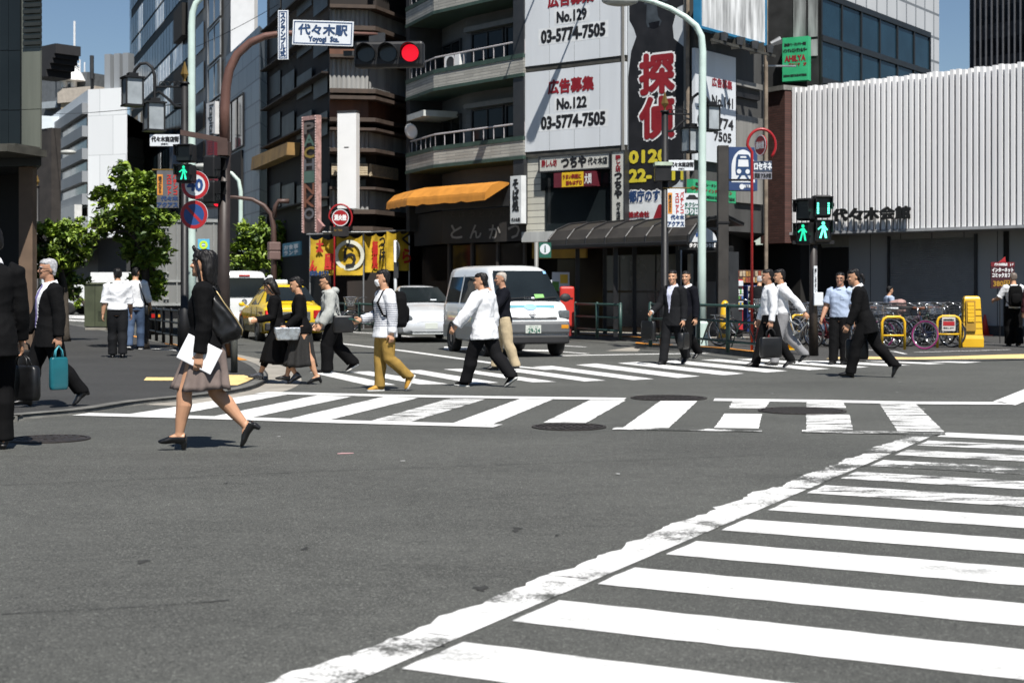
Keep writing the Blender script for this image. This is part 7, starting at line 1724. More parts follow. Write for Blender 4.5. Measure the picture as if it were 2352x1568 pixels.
    def foot(s, mb, i, inf=0.0):
        H0, K, A, fd, fu, hp, tp = s.legs[i]; h = s.h; y = Vector((0, 1, 0)); rg = []
        for t, w, z0, z1 in ((-.036, .014, .012, .04), (-.028, .023, .0, .055), (0, .024, .001, .058), (.03, .024, .004, .050), (.065, .027, .0, .032), (.09, .024, .001, .022), (.106, .012, .006, .016)):
            c = A + fd * (t * h) - fu * (.042 * h); ww = w * h + inf; a, b = z0 * h - inf * .5, z1 * h + inf
            rg.append([c + y * (ww * math.cos(q)) + fu * ((a + b) / 2 + (b - a) / 2 * math.sin(q)) for q in [2 * PI * k / 12 for k in range(12)]])
        mb.loft(rg)
    def hand(s, mb, i):
        S, E, Wr, fd, sy = s.arms[i]; h = s.h; m = Vector((0, -sy, 0)); m = (m - fd * m.dot(fd)).normalized(); l = m.cross(fd) * (1 if sy > 0 else -1)
        if l.x < 0 and abs(l.x) > .3: l = -l
        rg = []
        for t, w, th in ((-.01, .0165, .0165), (.008, .018, .014), (.03, .024, .0125), (.052, .0245, .0115), (.06, .023, .010)):
            c = Wr + fd * (t * h); rg.append([c + l * (w * h * math.cos(2 * PI * k / 10)) + m * (th * h * math.sin(2 * PI * k / 10)) for k in range(10)])
        mb.loft(rg)
        for k, (off, L, cu) in enumerate(((.0185, .041, .8), (.0065, .046, .95), (-.006, .043, 1.1), (-.018, .034, 1.25))):
            p = Wr + fd * (.055 * h) + l * (off * h); pts = [p - fd * .008 * h, p]; a = R(s.curl * .45 * cu)
            for j in range(3):
                pts.append(pts[-1] + (fd * math.cos(a) + m * math.sin(a) + l * off * 1.5).normalized() * (L * h * (.42, .33, .25)[j])); a += R(s.curl * cu)
            mb.tube(pts, [.0056 * h, .0056 * h, .0052 * h, .0048 * h, .0036 * h], 7)
        p = Wr + fd * (.014 * h) + l * (.014 * h); mb.tube([p, p + (fd * .7 + l * .75 + m * .25).normalized() * .024 * h, p + (fd * 1.5 + l * .95 + m * .7).normalized() * .046 * h, p + (fd * 1.5 + l * .6 + m * .9).normalized() * .062 * h], [.0085 * h, .0075 * h, .006 * h, .0045 * h], 8)
    def head(s, mb):
        n = 20; rg = []
        for z, f, b, w in HEADR:
            rg.append([Vector(((f + b) / 2 + (f - b) / 2 * math.cos(2 * PI * k / n), w * math.copysign(abs(math.sin(2 * PI * k / n)) ** .9, math.sin(2 * PI * k / n)), z)) for k in range(n)])
        mb.loft(rg, M=s.Mh)
        mb.tube([(.36, 0, .56), (.42, 0, .47), (.475, 0, .385), (.40, 0, .345)], [.035, .045, .062, .05], 8, M=s.Mh)
        mb.ball((.375, 0, .215), (.055, .10, .055), 10, 6, s.Mh); mb.ball((.345, 0, .06), (.07, .10, .07), 8, 6, s.Mh)
        for sy in (-1, 1):
            mb.ball((.33, sy * .17, .40), (.09, .10, .09), 8, 6, s.Mh); mb.ball((.37, sy * .15, .615), (.05, .12, .03), 8, 5, s.Mh)
            mb.ball((-.05, sy * .335, .45), (.085, .035, .125), 8, 6, s.Mh @ Matrix.Rotation(sy * .25, 4, 'Z'))
    def body(s):
        mb = MB(); s.torso(mb, -.05, .375, 0); nk = s.tp((.004 * s.h, 0, .33 * s.h)); mb.tube([nk, s.Mh @ Vector((-.06, 0, .2))], [.033 * s.h, .035 * s.h], 12)
        for i in (0, 1): s.arm(mb, i, 0); s.hand(mb, i); s.leg(mb, i, 0); s.foot(mb, i)
        s.head(mb); me = skin(mb, s.vox, 2, .4)
        o = fin(me, 'body', [s.skinm, EYE, LIP, s.hcol], s.t); inv = s.Mh.inverted()
        for p in me.polygons:
            q = inv @ p.center
            if q.x > .24 and -.05 < q.z < .75 and abs(q.y) < .3:
                if .475 < q.z < .545 and .085 < abs(q.y) < .215: p.material_index = 1
                elif .60 < q.z < .65 and .07 < abs(q.y) < .26: p.material_index = 3
                elif .185 < q.z < .245 and abs(q.y) < .115: p.material_index = 2
    def hair(s, style):
        if style is None: return
        n = 22; g = .05 if style != 'crop' else .018
        R_ = {'short': [(.2, -.24, -.38, .25), (.36, -.16, -.435, .325), (.46, -.02, -.46, .345), (.58, .06, -.475, .357), (.68, .17, -.485, .366), (.76, .34, -.485, .366), (.84, .40, -.47, .355), (.95, .34, -.42, .30), (1.03, .2, -.32, .21), (1.06, .0, -.15, .08)],
              'crop': [(.25, -.22, -.38, .25), (.4, -.18, -.43, .32), (.55, -.08, -.455, .35), (.68, .12, -.47, .36), (.78, .36, -.47, .355), (.90, .31, -.43, .315), (.985, .16, -.3, .20), (1.02, .0, -.12, .07)],
              'bob': [(-.38, -.12, -.52, .33), (-.15, -.12, -.57, .42), (.1, -.04, -.57, .44), (.35, .0, -.56, .43), (.55, .10, -.55, .42), (.68, .26, -.55, .42), (.80, .42, -.53, .405), (.93, .36, -.48, .36), (1.03, .2, -.34, .24), (1.07, .0, -.15, .08)],
              'long': [(-.75, -.22, -.50, .24), (-.4, -.18, -.56, .34), (-.1, -.10, -.57, .42), (.2, -.02, -.56, .43), (.5, .05, -.55, .42), (.68, .22, -.55, .42), (.80, .42, -.53, .405), (.93, .36, -.48, .36), (1.03, .2, -.34, .24), (1.07, .0, -.15, .08)]}
        base = {'pony': 'short', 'bun': 'short', 'tuft': 'bob'}.get(style, style)
        mb = MB(); rg = []
        for z, f, b, w in R_[base]: rg.append([Vector(((f + b) / 2 + (f - b) / 2 * math.cos(2 * PI * k / n), w * math.copysign(abs(math.sin(2 * PI * k / n)) ** .8, math.sin(2 * PI * k / n)), z)) for k in range(n)])
        mb.loft(rg, M=s.Mh)
        if base in ('bob', 'long'):
            for sy in (-1, 1): mb.tube([(.32, sy * .20, .84), (.17, sy * .35, .62), (.08, sy * .37, .35), (.0, sy * .36, .0), (-.06, sy * .33, -.2)], [.05, .055, .06, .06, .04], 8, M=s.Mh)
        if style == 'pony': mb.tube([(-.46, 0, .62), (-.62, 0, .5), (-.66, 0, .2), (-.6, 0, -.15)], [.1, .12, .10, .03], 8, M=s.Mh)
        if style == 'bun': mb.ball((-.50, 0, .62), .15, 10, 8, s.Mh)
        if style == 'tuft': mb.tube([(.15, .1, .98), (.34, .1, 1.05), (.40, .08, 1.13), (.37, .06, 1.2)], [.10, .085, .05, .012], 8, M=s.Mh)
        me = skin(mb, .0075 if s.vox > .006 else .006, 2, .45); inv = s.Mh.inverted(); k = s.Mh.to_scale()[0]
        co = []
        for v in me.vertices:
            q = inv @ v.co; nn = noise.noise((q.x * 5, q.y * 14, q.z * 2.0)) + .6 * noise.noise((q.x * 11, q.y * 22, q.z * 3.5)); co.append(v.co + v.normal * (k * (.042 if style != 'crop' else .008) * nn))
        for v, c in zip(me.vertices, co): v.co = c
        fin(me, 'hair', s.hcol, s.t)
    # garments
    def top(s, name, m, inf=.012, z0=-.02, sleeve=1.0, flare=0.0, amp=.006, cuff=.004, neck=.322, vox=None, seed=0, thick=.0):
        mb = MB(); s.torso(mb, z0, neck, inf, flare)
        for i in (0, 1): s.arm(mb, i, inf * .9 + thick, sleeve, cuff)
        me = skin(mb, vox or s.vox * 1.1, 4, .5); folds(me, amp, (8, 8, 9), seed); o = fin(me, name, m, s.t); s.topm = me; return o
    def trousers(s, m, inf=.014, wide=.0, t1=1.0, amp=.005, zt=.072, name='trousers', seed=3):
        mb = MB(); s.torso(mb, -.045, zt, min(inf * .6, .007))
        for i in (0, 1): s.leg(mb, i, inf, t1, wide)
        me = skin(mb, s.vox * 1.15, 4, .5); zk = s.legs[0][1].z; folds(me, amp, (7, 7, 6), seed, lambda p: .6 + 1.0 * max(0, 1 - abs(p.z - zk) / .2) + .8 * max(0, 1 - p.z / .2)); s.trm = me; return fin(me, name, m, s.t)
    def shoes(s, m, sole=None, heel=0.0, inf=.006, low=False, name='shoe'):
        for i in (0, 1):
            H0, K, A, fd, fu, hp, tp = s.legs[i]; mb = MB(); s.foot(mb, i, inf)
            if not low: mb.tube([A - fd * .006 * s.h - fu * .02 * s.h, A - fd * .004 * s.h + fu * .018 * s.h], [.030 * s.h, .027 * s.h], 12)
            if heel: c = A - fd * .024 * s.h - fu * (.040 * s.h); mb.tube([c + fu * .01, c - fu * heel], [.019 * s.h, .010 * s.h], 8)
            me = skin(mb, .006, 2, .4)
            if low:
                b = bmesh.new(); b.from_mesh(me); d = [f for f in b.faces if (f.calc_center_median() - A).dot(fu) > .0 * s.h - .006 and -.03 * s.h < (f.calc_center_median() - A).dot(fd) < .055 * s.h]; bmesh.ops.delete(b, geom=d, context='FACES'); b.to_mesh(me); b.free()
            o = fin(me, name, m, s.t)
            if sole:
                mb = MB(); rg = []
                for t, w in ((-.04, .014), (-.028, .026), (.0, .026), (.04, .026), (.07, .030), (.095, .025), (.112, .012)):
                    c = A + fd * (t * s.h) - fu * (.042 * s.h); rg.append([c + Vector((0, sy * w * s.h, 0)) + fu * z for sy, z in ((-1, -.006), (1, -.006), (1, .014), (-1, .014))])
                mb.loft(rg); mb.build('sole', sole, o, bevel=.003)
    def skirt(s, m, z0, z1=.09, flare=.1, pleat=.02, name='skirt', npl=11, open_=True, n=88):
        h = s.h; rg = []; T = s.TR
        steps = 12
        kx = (s.legs[0][1].x + s.legs[1][1].x) / 2; spread = abs(s.legs[0][1].x - s.legs[1][1].x) / 2
        for j in range(steps + 1):
            t = j / steps; z = z1 + (z0 - z1) * t; base = .073 + (.100 - .073) * min(1, t * 3); w = base * h + .012 + flare * h * t * t * .5; d = (.055 + .020 * min(1, t * 3)) * h + .012 + flare * h * t * t * .5 + spread * t * .75
            c = s.tp((0, 0, z * h)) if z > 0 else s.hip + Vector((kx * min(1, -z / .24), 0, z * h))
            rg.append([c + Vector(((d + pleat * t * math.sin(npl * a + 1.3 * math.sin(a)) ) * math.cos(a), (w + pleat * t * math.sin(npl * a + 1.3 * math.sin(a))) * math.sin(a), .012 * t * math.sin(a * 3 + .5))) for a in [2 * PI * k / n for k in range(n)]])
        mb = MB(); mb.loft(rg, False); me = mb.mesh(name, m, True); o = fin(me, name, m, s.t); sd = o.modifiers.new('edge', 'SOLIDIFY'); sd.thickness = .004; return o
    def suitfront(s, tie=None, shirt=None, deep=.10, wide=.050):
        """white V of the shirt in the opening of the jacket, and the tie"""
        h = s.h; inv = Matrix.Translation(s.hip) @ s.Mt; inv = inv.inverted(); a = deep
        def v(c, nrm, k=1.0):
            q = inv @ c; z = q.z / h; y = abs(q.y) / h; return q.x > .02 * h and a < z < .335 and y < (z - a) / (.32 - a) * wide * k
        patch(s.topm, lambda c, n: v(c, n), 'shirt_front', shirt or C_WHT, s.t, .005)
        if tie: patch(s.topm, lambda c, n: v(c, n) and abs((inv @ c).y) / h < .0125 + .004 * ((inv @ c).z / h < .2), 'tie', tie, s.t, .011)
    def collar(s, m, r=.040):
        mb = MB(); n = 20; c = s.tp((0, 0, .318 * s.h)); rg = []
        for z, k in ((-.012, 1.25), (.018, 1.08), (.021, 1.16), (-.004, 1.42)):
            rg.append([s.tp((-.001 * s.h + r * k * s.h * math.cos(2 * PI * j / n) * 1.0, r * k * s.h * math.sin(2 * PI * j / n), (.322 + z) * s.h - .012 * s.h * math.cos(2 * PI * j / n))) for j in range(n)])
        mb.loft(rg, False); o = mb.build('collar', m, s.t, True); return o
    def belt(s, m=None):
        inv = (Matrix.Translation(s.hip) @ s.Mt).inverted(); patch(s.trm, lambda c, n: .052 < (inv @ c).z / s.h < .076, 'belt', m or L_BLK, s.t, .005)
    def cuffs(s, m):
        for i in (0, 1):
            S, E, Wr, fd, sy = s.arms[i]; mb = MB(); mb.tube([Wr - fd * .012 * s.h, Wr + fd * .008 * s.h], [.027 * s.h, .026 * s.h], 12); mb.build('cuff', m, s.t, True)
    def glasses(s, m=None):
        mb = MB(s.Mh)
        for sy in (-1, 1):
            mb.torus((.425, sy * .15, .50), .105, .014, (1, sy * .15, 0), 18, 5); mb.tube([(.41, sy * .26, .52), (.2, sy * .36, .52), (-.05, sy * .37, .5)], .013, 5)
        mb.tube([(.44, -.05, .52), (.45, 0, .53), (.44, .05, .52)], .012, 5); mb.build('glasses', m or M_BLK, s.t)
    def at_hand(s, i, d=.075): S, E, Wr, fd, sy = s.arms[i]; return Wr + fd * (d * s.h)
    def world(s, p): return s.t.matrix_basis @ Vector(p)
def item(name, label, cat, P, p, yaw=0.0, tilt=0.0, group=None):
    """a carried thing: its own top-level object, standing where person P has local point p"""
    bpy.context.view_layer.update() if False else None
    M = Matrix.Translation(P.t.location) @ Matrix.Rotation(P.t.rotation_euler[2], 4, 'Z')
    t = thing(name, label, cat, M @ Vector(p), P.t.rotation_euler[2] + R(yaw), group)
    t.rotation_euler[1] = R(tilt); return t
def slab(mb, w, h, d, r=.03, z0=0.0, taper=.0):
    """rounded bag body: w along x, d along y, hanging down h from z0"""
    rg = []
    for z, k in ((0, .86), (-.03, .97), (-h * .5, 1 + taper * .5), (-h + .04, 1 + taper), (-h, .9 + taper)):
        rg.append([Vector((math.copysign(abs(math.cos(a)) ** .35, math.cos(a)) * w / 2 * k, math.copysign(abs(math.sin(a)) ** .5, math.sin(a)) * d / 2 * k, z0 + z)) for a in [2 * PI * j / 24 for j in range(24)]])
    mb.loft(rg)
def handbag(P, i, label, w, h, d, m, drop=.14, name='briefcase', cat='bag', yaw=0, hm=None):
    t = item(name, label, cat, P, P.at_hand(i, .07), yaw); mb = MB(); slab(mb, w, h, d, z0=-drop); o = mb.build('body', m, t, True, bevel=.01)
    mb = MB()
    for y in (-d * .25, d * .25): mb.tube([(-w * .22, y, -drop - .01), (-w * .18, y * .6, -drop * .4), (0, y * .2, .005), (w * .18, y * .6, -drop * .4), (w * .22, y, -drop - .01)], .008, 6)
    mb.build('handle', hm or m, t, True); mb = MB(); mb.box(-w * .38, w * .38, -d * .52, -d * .46, -drop - h * .75, -drop - h * .35); mb.build('pocket', m, t, bevel=.012); return t
def backpack(P, label, m, w=.30, h=.44, d=.16):
    c = P.tp((-.068 * P.h - d / 2, 0, .30 * P.h)); t = item('backpack', label, 'backpack', P, c); mb = MB(); rg = []
    for z, k in ((.02, .55), (0, .8), (-.08, .97), (-h * .5, 1), (-h + .05, 1.02), (-h, .86)): rg.append([Vector((math.copysign(abs(math.cos(a)) ** .5, math.cos(a)) * d / 2 * k, math.copysign(abs(math.sin(a)) ** .5, math.sin(a)) * w / 2 * k, z)) for a in [2 * PI * j / 24 for j in range(24)]])
    mb.loft(rg); me = skin(mb, .012, 3); folds(me, .005, (8, 8, 6), 5); fin(me, 'sack', m, t)
    mb = MB(); rg = [[Vector((-d / 2 - .05 * k, math.copysign(abs(math.sin(a)) ** .5, math.sin(a)) * w * .36 * kk, -h * .62 + math.copysign(abs(math.cos(a)) ** .5, math.cos(a)) * h * .26 * kk)) for a in [2 * PI * j / 20 for j in range(20)]] for k, kk in ((-.6, 1), (.5, .98), (.8, .8))]; mb.loft(rg); mb.build('pocket', m, t, True)
    for sy in (-1, 1):
        a = P.tp((0, sy * .055 * P.h, .316 * P.h)) - c; mb = MB(); pts = [Vector((d / 2 - .01, sy * w * .25, -.02)), a + Vector((-.02, 0, .026)), a + Vector((.05, 0, .008)), P.tp((.082 * P.h, sy * .062 * P.h, .22 * P.h)) - c + Vector((.012, 0, 0)), P.tp((.05 * P.h, sy * .104 * P.h, .12 * P.h)) - c + Vector((.012, 0, 0)), Vector((d / 2 - .02, sy * w * .42, -h + .06))]
        mb.tube([q for q in pts], [(.028, .008)] * 6, 8, side=(0, 1, 0)); mb.build('strap', m, t, True)
    return t
C_LAV = cloth_mat('pale_lavender_shirt', (.5, .52, .64), .8, .05)
# the woman striding across in front
P = Person('woman in black top and mauve skirt striding left with white papers', 474, 1031, 1.655, 181, sex='f', fat=1.2, lean=1, legs=((24, 17, -1), (-9, 33, 60)), arms=((-4, 7, 12), (4, 5, 20)), head=(-6, -3), hair='tuft', vox=.0055, heel=.045, curl=26)
P.top('blouse', C_BLK2, .016, -.035, 1.0, .05, .008, .006, vox=.007, seed=2); P.skirt(C_MAUV, -.222, .085, .03, .019); P.shoes(L_BLK, None, .05, .004, True, 'pump')
S_, E_, Wr_, fd_, sy_ = P.arms[0]; mb = MB(); mb.tube([Wr_ - fd_ * .03, Wr_ - fd_ * .012], .031, 14); mb.build('wristwatch', mat('gold_watch', (.4, .3, .14), .3, .9), P.t, True)
mb = MB()
for a in (0, 1): c = P.at_hand(0, .02); 
t = item('paper_folder', 'white folder of papers held against the skirt of the striding woman', 'folder', P, P.at_hand(0, .055) + Vector((-.005, -.012, .085)), 0, -27)
mb = MB(); mb.box(-.165, .155, -.007, .007, -.112, .112); mb.build('cover', mat('white_card', (.80, .80, .82), .5, var=.02), t, bevel=.003); mb = MB(); mb.box(-.163, .152, -.005, .005, -.114, -.1122); mb.build('pages', mat('page_edges', (.55, .55, .57), .7), t)
t = item('shoulder_bag', 'slouchy black bag with a gold edge on the shoulder of the striding woman', 'shoulder bag', P, P.tp((-.09, .03, .27 * P.h)))
t.scale = (.86, 1, .92)
pts = [(.02, .0), (-.10, -.10), (-.27, -.33), (-.25, -.40), (-.06, -.47), (.06, -.36), (.06, -.15)]
mb = MB(); rg = []
for y, k in ((-.08, .75), (-.05, .98), (0, 1.04), (.05, .98), (.08, .75)): rg.append([Vector((-.08 + (x + .08) * k, y, -.22 + (z + .22) * k)) for x, z in pts])
mb.loft(rg); me = skin(mb, .012, 4); folds(me, .012, (7, 7, 7), 4); fin(me, 'body', L_BLK, t)
mb = MB(); mb.tube([Vector(p) for p in ((.05, .03, .07), (.0, .04, .05), (-.10, .055, -.09), (-.22, .05, -.24), (-.275, .03, -.335), (-.262, .02, -.385))], .008, 6); mb.build('gold_trim', mat('gold_trim', (.42, .32, .16), .4, .6), t, True)
mb = MB(); mb.tube([Vector(p) for p in ((.06, -.02, -.15), (.10, .02, .03), (.09, .05, .085), (.0, .05, .06), (-.1, .0, -.1))], .012, 6); mb.build('strap', L_BLK, t, True)
# man in black cut by the picture edge
P = Person('man in a black suit seen from behind beside the dark manhole cover', -20, 1034, 1.86, 118, 0, lean=3, legs=((-6, 8, 0), (12, 14, 4)), arms=((-8, 10, 12), (4, 9, 12)), head=(15, 0), hair='short', vox=.009, group=None)
P.trousers(C_BLK, .02, .02); P.top('jacket', C_BLK, .022, -.10, 1.0, .14, .006, .006, seed=8); P.shoes(L_BLK, None, .02); P.collar(C_WHT)
handbag(P, 1, 'black briefcase hanging from the hand of the man in black by the manhole cover', .42, .30, .10, L_BLK, .10, yaw=30)
# silver-haired man
P = Person('silver-haired man in a dark suit and lilac tie carrying two bags', 112, 934, 1.63, 214, .052, lean=-1, legs=((-14, 26, 40), (20, 8, -4)), arms=((-8, 7, 10), (16, 8, 12)), head=(-8, 0), hair='short', hc=HGRY, skin_=SKIN2, vox=.0085, fat=1.05)
P.trousers(C_BLK, .02, .012); P.top('jacket', C_BLK, .022, -.11, 1.0, .13, .006, .006, seed=12); P.suitfront(mat('lilac_tie', (.16, .13, .3), .6), None, .02, .075); P.collar(C_WHT); P.shoes(L_BLK, None, .02); P.glasses(); P.cuffs(C_CHAR)
handbag(P, 0, 'teal paper carrier bag held by the silver-haired man', .21, .36, .08, mat('teal_paper', (.007, .10, .125), .35, var=.15, scale=6), .12, 'carrier_bag', 'bag', 10, mat('teal_handle', (.05, .28, .34), .5))
handbag(P, 1, 'black briefcase swinging ahead of the silver-haired man', .40, .30, .10, L_BLK, .10, yaw=4)
# two men in white shirts walking away
P = Person('man in a white shirt with rolled sleeves walking away', 270, 821, 1.70, 106, .052, fat=1.12, legs=((8, 10, 2), (-6, 12, 8)), arms=((-4, 12, 8), (6, 10, 14)), head=(10, 8), vox=.01, group='people on the near pavement')
P.trousers(C_CHAR, .022, .012); P.top('shirt', C_WHT, .022, .02, .58, .10, .012, .012, seed=20); P.shoes(L_BLK, None, .015); P.belt(); P.collar(C_WHT)
P = Person('man in a white shirt with a black strap over one shoulder walking away', 311, 803, 1.80, 96, .052, fat=1.0, legs=((-10, 14, 14), (10, 6, 0)), arms=((2, 12, 40), (4, 14, 40)), head=(-20, 4), vox=.01, group='people on the near pavement')
P.trousers(C_JEAN, .018, .01); P.top('shirt', C_WHT, .022, .0, .7, .06, .012, .010, seed=23); P.shoes(L_BLK, L_WSOLE)
t = item('sling_bag', 'small black sling bag on the hip of the second white-shirted man', 'bag', P, P.tp((.0, -.14 * P.h, .02 * P.h))); mb = MB(); slab(mb, .22, .22, .08); mb.build('body', L_BLK, t, True)
mb = MB(); mb.tube([P.tp(p) - P.tp((.0, -.14 * P.h, .02 * P.h)) for p in ((-.02, -.15 * P.h, .0), (-.085 * P.h, -.09 * P.h, .18 * P.h), (-.07 * P.h, -.06 * P.h, .28 * P.h), (-.01, -.055 * P.h, .325 * P.h), (.07 * P.h, -.07 * P.h, .22 * P.h), (.04, -.15 * P.h, .02))], [(.018, .006)] * 6, 6); mb.build('strap', L_BLK, t, True)
# two young women in black
P = Person('young woman in a black dress looking down into a paper cup', 640, 881, 1.50, 186, sex='f', lean=8, legs=((-14, 14, 28), (24, 4, -10)), arms=((6, 8, 74), (-10, 6, 10)), head=(0, 22), hair='bob', vox=.0085)
P.top('dress_top', C_BLK2, .015, -.05, 1.0, .1, .005, .004, seed=31); P.skirt(C_BLK2, -.33, .06, .03, .014, 'skirt', 8); P.trousers(C_BLK2, .005, 0, .95, .001, .0, 'leggings'); P.shoes(mat('silvered_leather', (.10, .10, .11), .15, .5, var=.6, scale=30, obj=True), L_BLK, .0, .004)
t = item('paper_cup', 'cream paper cup held by the first woman in black', 'cup', P, P.at_hand(0, .05) + Vector((.02, -.02, .0))); mb = MB(); mb.lathe([(.026, -.05), (.036, .05), (.033, .048), (.024, -.045)], n=16); mb.build('cup', mat('cream_paper', (.6, .5, .38), .6), t, True)
handbag(P, 1, 'black briefcase carried low by the first woman in black', .22, .30, .09, L_BLK, .08, yaw=10)
P = Person('young woman in a flecked black dress carrying a silver cool bag', 694, 882, 1.52, 186, sex='f', lean=5, legs=((-12, 10, 16), (20, 4, -6)), arms=((2, 14, 48), (16, 4, 62)), head=(0, 14), hair='bun', vox=.0085, heel=.04)
P.top('dress_top', C_BLK2, .016, -.05, 1.0, .1, .006, .006, seed=35); P.skirt(C_PAT, -.36, .06, .045, .022, 'skirt', 9); P.shoes(L_BLK, None, .045, .003, True, 'pump')
t = item('cool_bag', 'silver foil cool bag with black straps held by the second woman in black', 'bag', P, P.at_hand(0, .05) + Vector((-.06, -.05, .04)), 6); mb = MB(); mb.loft([[Vector((x * w, y * .08, z)) for x, y in ((-1, -1), (1, -1), (1, 1), (-1, 1))] for z, w in ((0, .19), (-.08, .185), (-.19, .15))]); mb.build('body', mat('silver_foil', (.5, .53, .57), .18, .85, var=.35, scale=16, obj=True), t, bevel=.02)
mb = MB()
for x in (-.08, .07): mb.box(x - .016, x + .016, -.088, -.081, -.2, .06)
mb.build('strap', L_BLK, t)
t = item('cream_scarf', 'cream cloth hanging from the arm of the second woman in black', 'scarf', P, P.at_hand(1, .02) + Vector((.03, .03, .06))); mb = MB(); rg = []
for z, w in ((.1, .04), (.03, .05), (-.08, .035), (-.2, .05), (-.3, .03)): rg.append([Vector((w * math.cos(a) + .02 * math.sin(z * 18), w * .5 * math.sin(a), z)) for a in [2 * PI * k / 10 for k in range(10)]])
mb.loft(rg); me = skin(mb, .008, 2); folds(me, .008, (14, 14, 8), 3); fin(me, 'cloth', cloth_mat('cream_cloth', (.5, .46, .36)), t)
# hoodie
P = Person('man in a pale grey hoodie with a black shoulder bag', 766, 857, 1.62, 192, fat=1.14, lean=9, legs=((18, 20, 0), (-10, 34, 30)), arms=((6, 12, 26), (10, 8, 20)), head=(0, 14), hair='short', vox=.009)
P.trousers(C_BLK2, .03, .02, seed=41); P.top('hoodie', C_GRYJ, .036, -.07, 1.0, .02, .009, -.004, seed=42); P.shoes(C_BLK2, L_WSOLE); P.glasses()
mb = MB(); c = P.tp((-.062 * P.h, 0, .318 * P.h)); mb.ball(c, (.075, .12, .06), 12, 8); mb.torus(P.tp((.0, 0, .322 * P.h)), .085, .03, (.2, 0, 1), 20, 8); me = skin(mb, .01, 3); folds(me, .006, (10, 10, 10), 2); fin(me, 'hood', C_GRYJ, P.t)
t = item('messenger_bag', 'black messenger bag behind the man in the grey hoodie', 'bag', P, P.tp((-.16, .17, .06 * P.h))); mb = MB(); slab(mb, .36, .28, .12); mb.build('body', L_BLK, t, True)
o_ = P.tp((-.16, .17, .06 * P.h)); mb = MB(); mb.tube([P.tp(p) - o_ for p in ((-.10, .16, .06 * P.h), (-.045 * P.h, .13 * P.h, .17 * P.h), (-.03 * P.h, .075 * P.h, .318 * P.h), (.09 * P.h, .04 * P.h, .25 * P.h), (.10 * P.h, -.06 * P.h, .1 * P.h))], [(.02, .006)] * 5, 6, side=(0, 1, 0)); mb.build('strap', L_BLK, t, True)
# striped top
P = Person('young man in a striped top, mustard trousers and a white mask', 884, 898, 1.605, 205, lean=0, legs=((-4, 44, 58), (6, 6, 0)), arms=((-6, 8, 10), (8, 8, 66)), head=(-24, 4), hair='short', vox=.0085)
P.trousers(C_TAN, .016, .008, seed=51); P.top('striped_top', C_STR, .026, -.07, 1.0, .16, .007, .004, seed=52); P.shoes(L_MUS, L_WSOLE)
mb = MB(); mb.loft([[P.Mh @ Vector((.10 + .30 * math.cos(R(a)) * k + .08 * b, .34 * math.sin(R(a)) * k, z)) for a in range(-80, 81, 16)] for z, k, b in ((.02, .8, .6), (.12, .98, .8), (.25, 1.03, 1.3), (.36, 1.02, 1.6), (.43, 1.0, .9))], False, False); o = mb.build('face_mask', mat('white_mask', (.72, .73, .74), .8), P.t, True); sd = o.modifiers.new('edge', 'SOLIDIFY'); sd.thickness = .004; sd.offset = 1
backpack(P, 'black backpack on the young man in the striped top', C_BLK2, .32, .46, .17)
t = item('phone', 'dark green phone in the hand of the young man in the striped top', 'phone', P, P.at_hand(1, .06) + Vector((.02, .02, .02)), 20, -20); mb = MB(); mb.box(-.07, .07, -.035, .035, -.005, .005); mb.build('case', mat('green_phone_case', (.01, .12, .09), .4), t, bevel=.004)
# white shirt seen from behind, mid stride
P = Person('man in a loose white shirt and black jeans seen from behind in mid stride', 1112, 888, 1.61, 150, lean=3, legs=((22, 6, -4), (-22, 20, 34)), arms=((22, 30, 14), (-6, 16, 16)), head=(20, 2), hair='short', vox=.0085)
P.trousers(C_DEN, .024, .014, seed=61); P.top('shirt', C_WHT, .036, -.085, .96, .22, .012, .004, seed=62); P.shoes(C_BLK2, L_WSOLE); P.collar(C_WHT, .044)
for i in (0, 1):
    A = P.legs[i][2]; K = P.legs[i][1]; d = (K - A).normalized(); mb = MB(); mb.tube([A + d * .005, A + d * .05], .058, 14); mb.build('turn_up', cloth_mat('grey_turn_up', (.2, .2, .21)), P.t, True)
# old man behind him
P = Person('elderly man in a dark sweater and beige trousers touching his chin', 1157, 851, 1.64, 192, lean=2, legs=((-8, 12, 10), (12, 6, 0)), arms=((32, 16, 122, -18), (4, 8, 14)), head=(-4, 4), hair='crop', hc=HWHT, skin_=SKIN2, vox=.009)
P.trousers(C_BEI, .022, .012, seed=71); P.top('sweater', C_NAVY, .022, -.04, 1.0, .02, .008, -.002, seed=72); P.shoes(L_BLK)
# two men in suits
P = Person('man in a charcoal suit with open collar turning towards the street', 1546, 837, 1.71, 232, lean=0, legs=((-12, 22, 22), (16, 6, -2)), arms=((-4, 8, 14), (20, 12, 38)), head=(18, 2), hair='short', vox=.009)
P.trousers(C_CHAR, .02, .012, seed=81); P.top('jacket', C_CHAR, .022, -.10, 1.0, .12, .006, .006, seed=82); P.suitfront(None, C_LAV, .04, .042); P.collar(C_LAV); P.shoes(L_BLK, None, .02); P.cuffs(C_WHT)
handbag(P, 0, 'glossy black bag held by the man in the charcoal suit', .42, .30, .14, L_BLK, .12, yaw=15)
handbag(P, 1, 'black briefcase on the far side of the man in the charcoal suit', .38, .34, .10, L_BLK, .10, yaw=70)
P = Person('man in a dark navy suit half hidden behind his charcoal-suited companion', 1580, 829, 1.71, 214, lean=2, legs=((14, 8, -4), (-14, 24, 24)), arms=((-6, 8, 12), (8, 8, 12)), head=(30, 2), hair='short', vox=.0095)
P.trousers(C_BLK, .02, .012, seed=84); P.top('jacket', C_NAVY, .022, -.10, 1.0, .12, .006, .006, seed=85); P.suitfront(None, C_WHT, .12, .045); P.collar(C_WHT); P.shoes(L_BLK, None, .02)
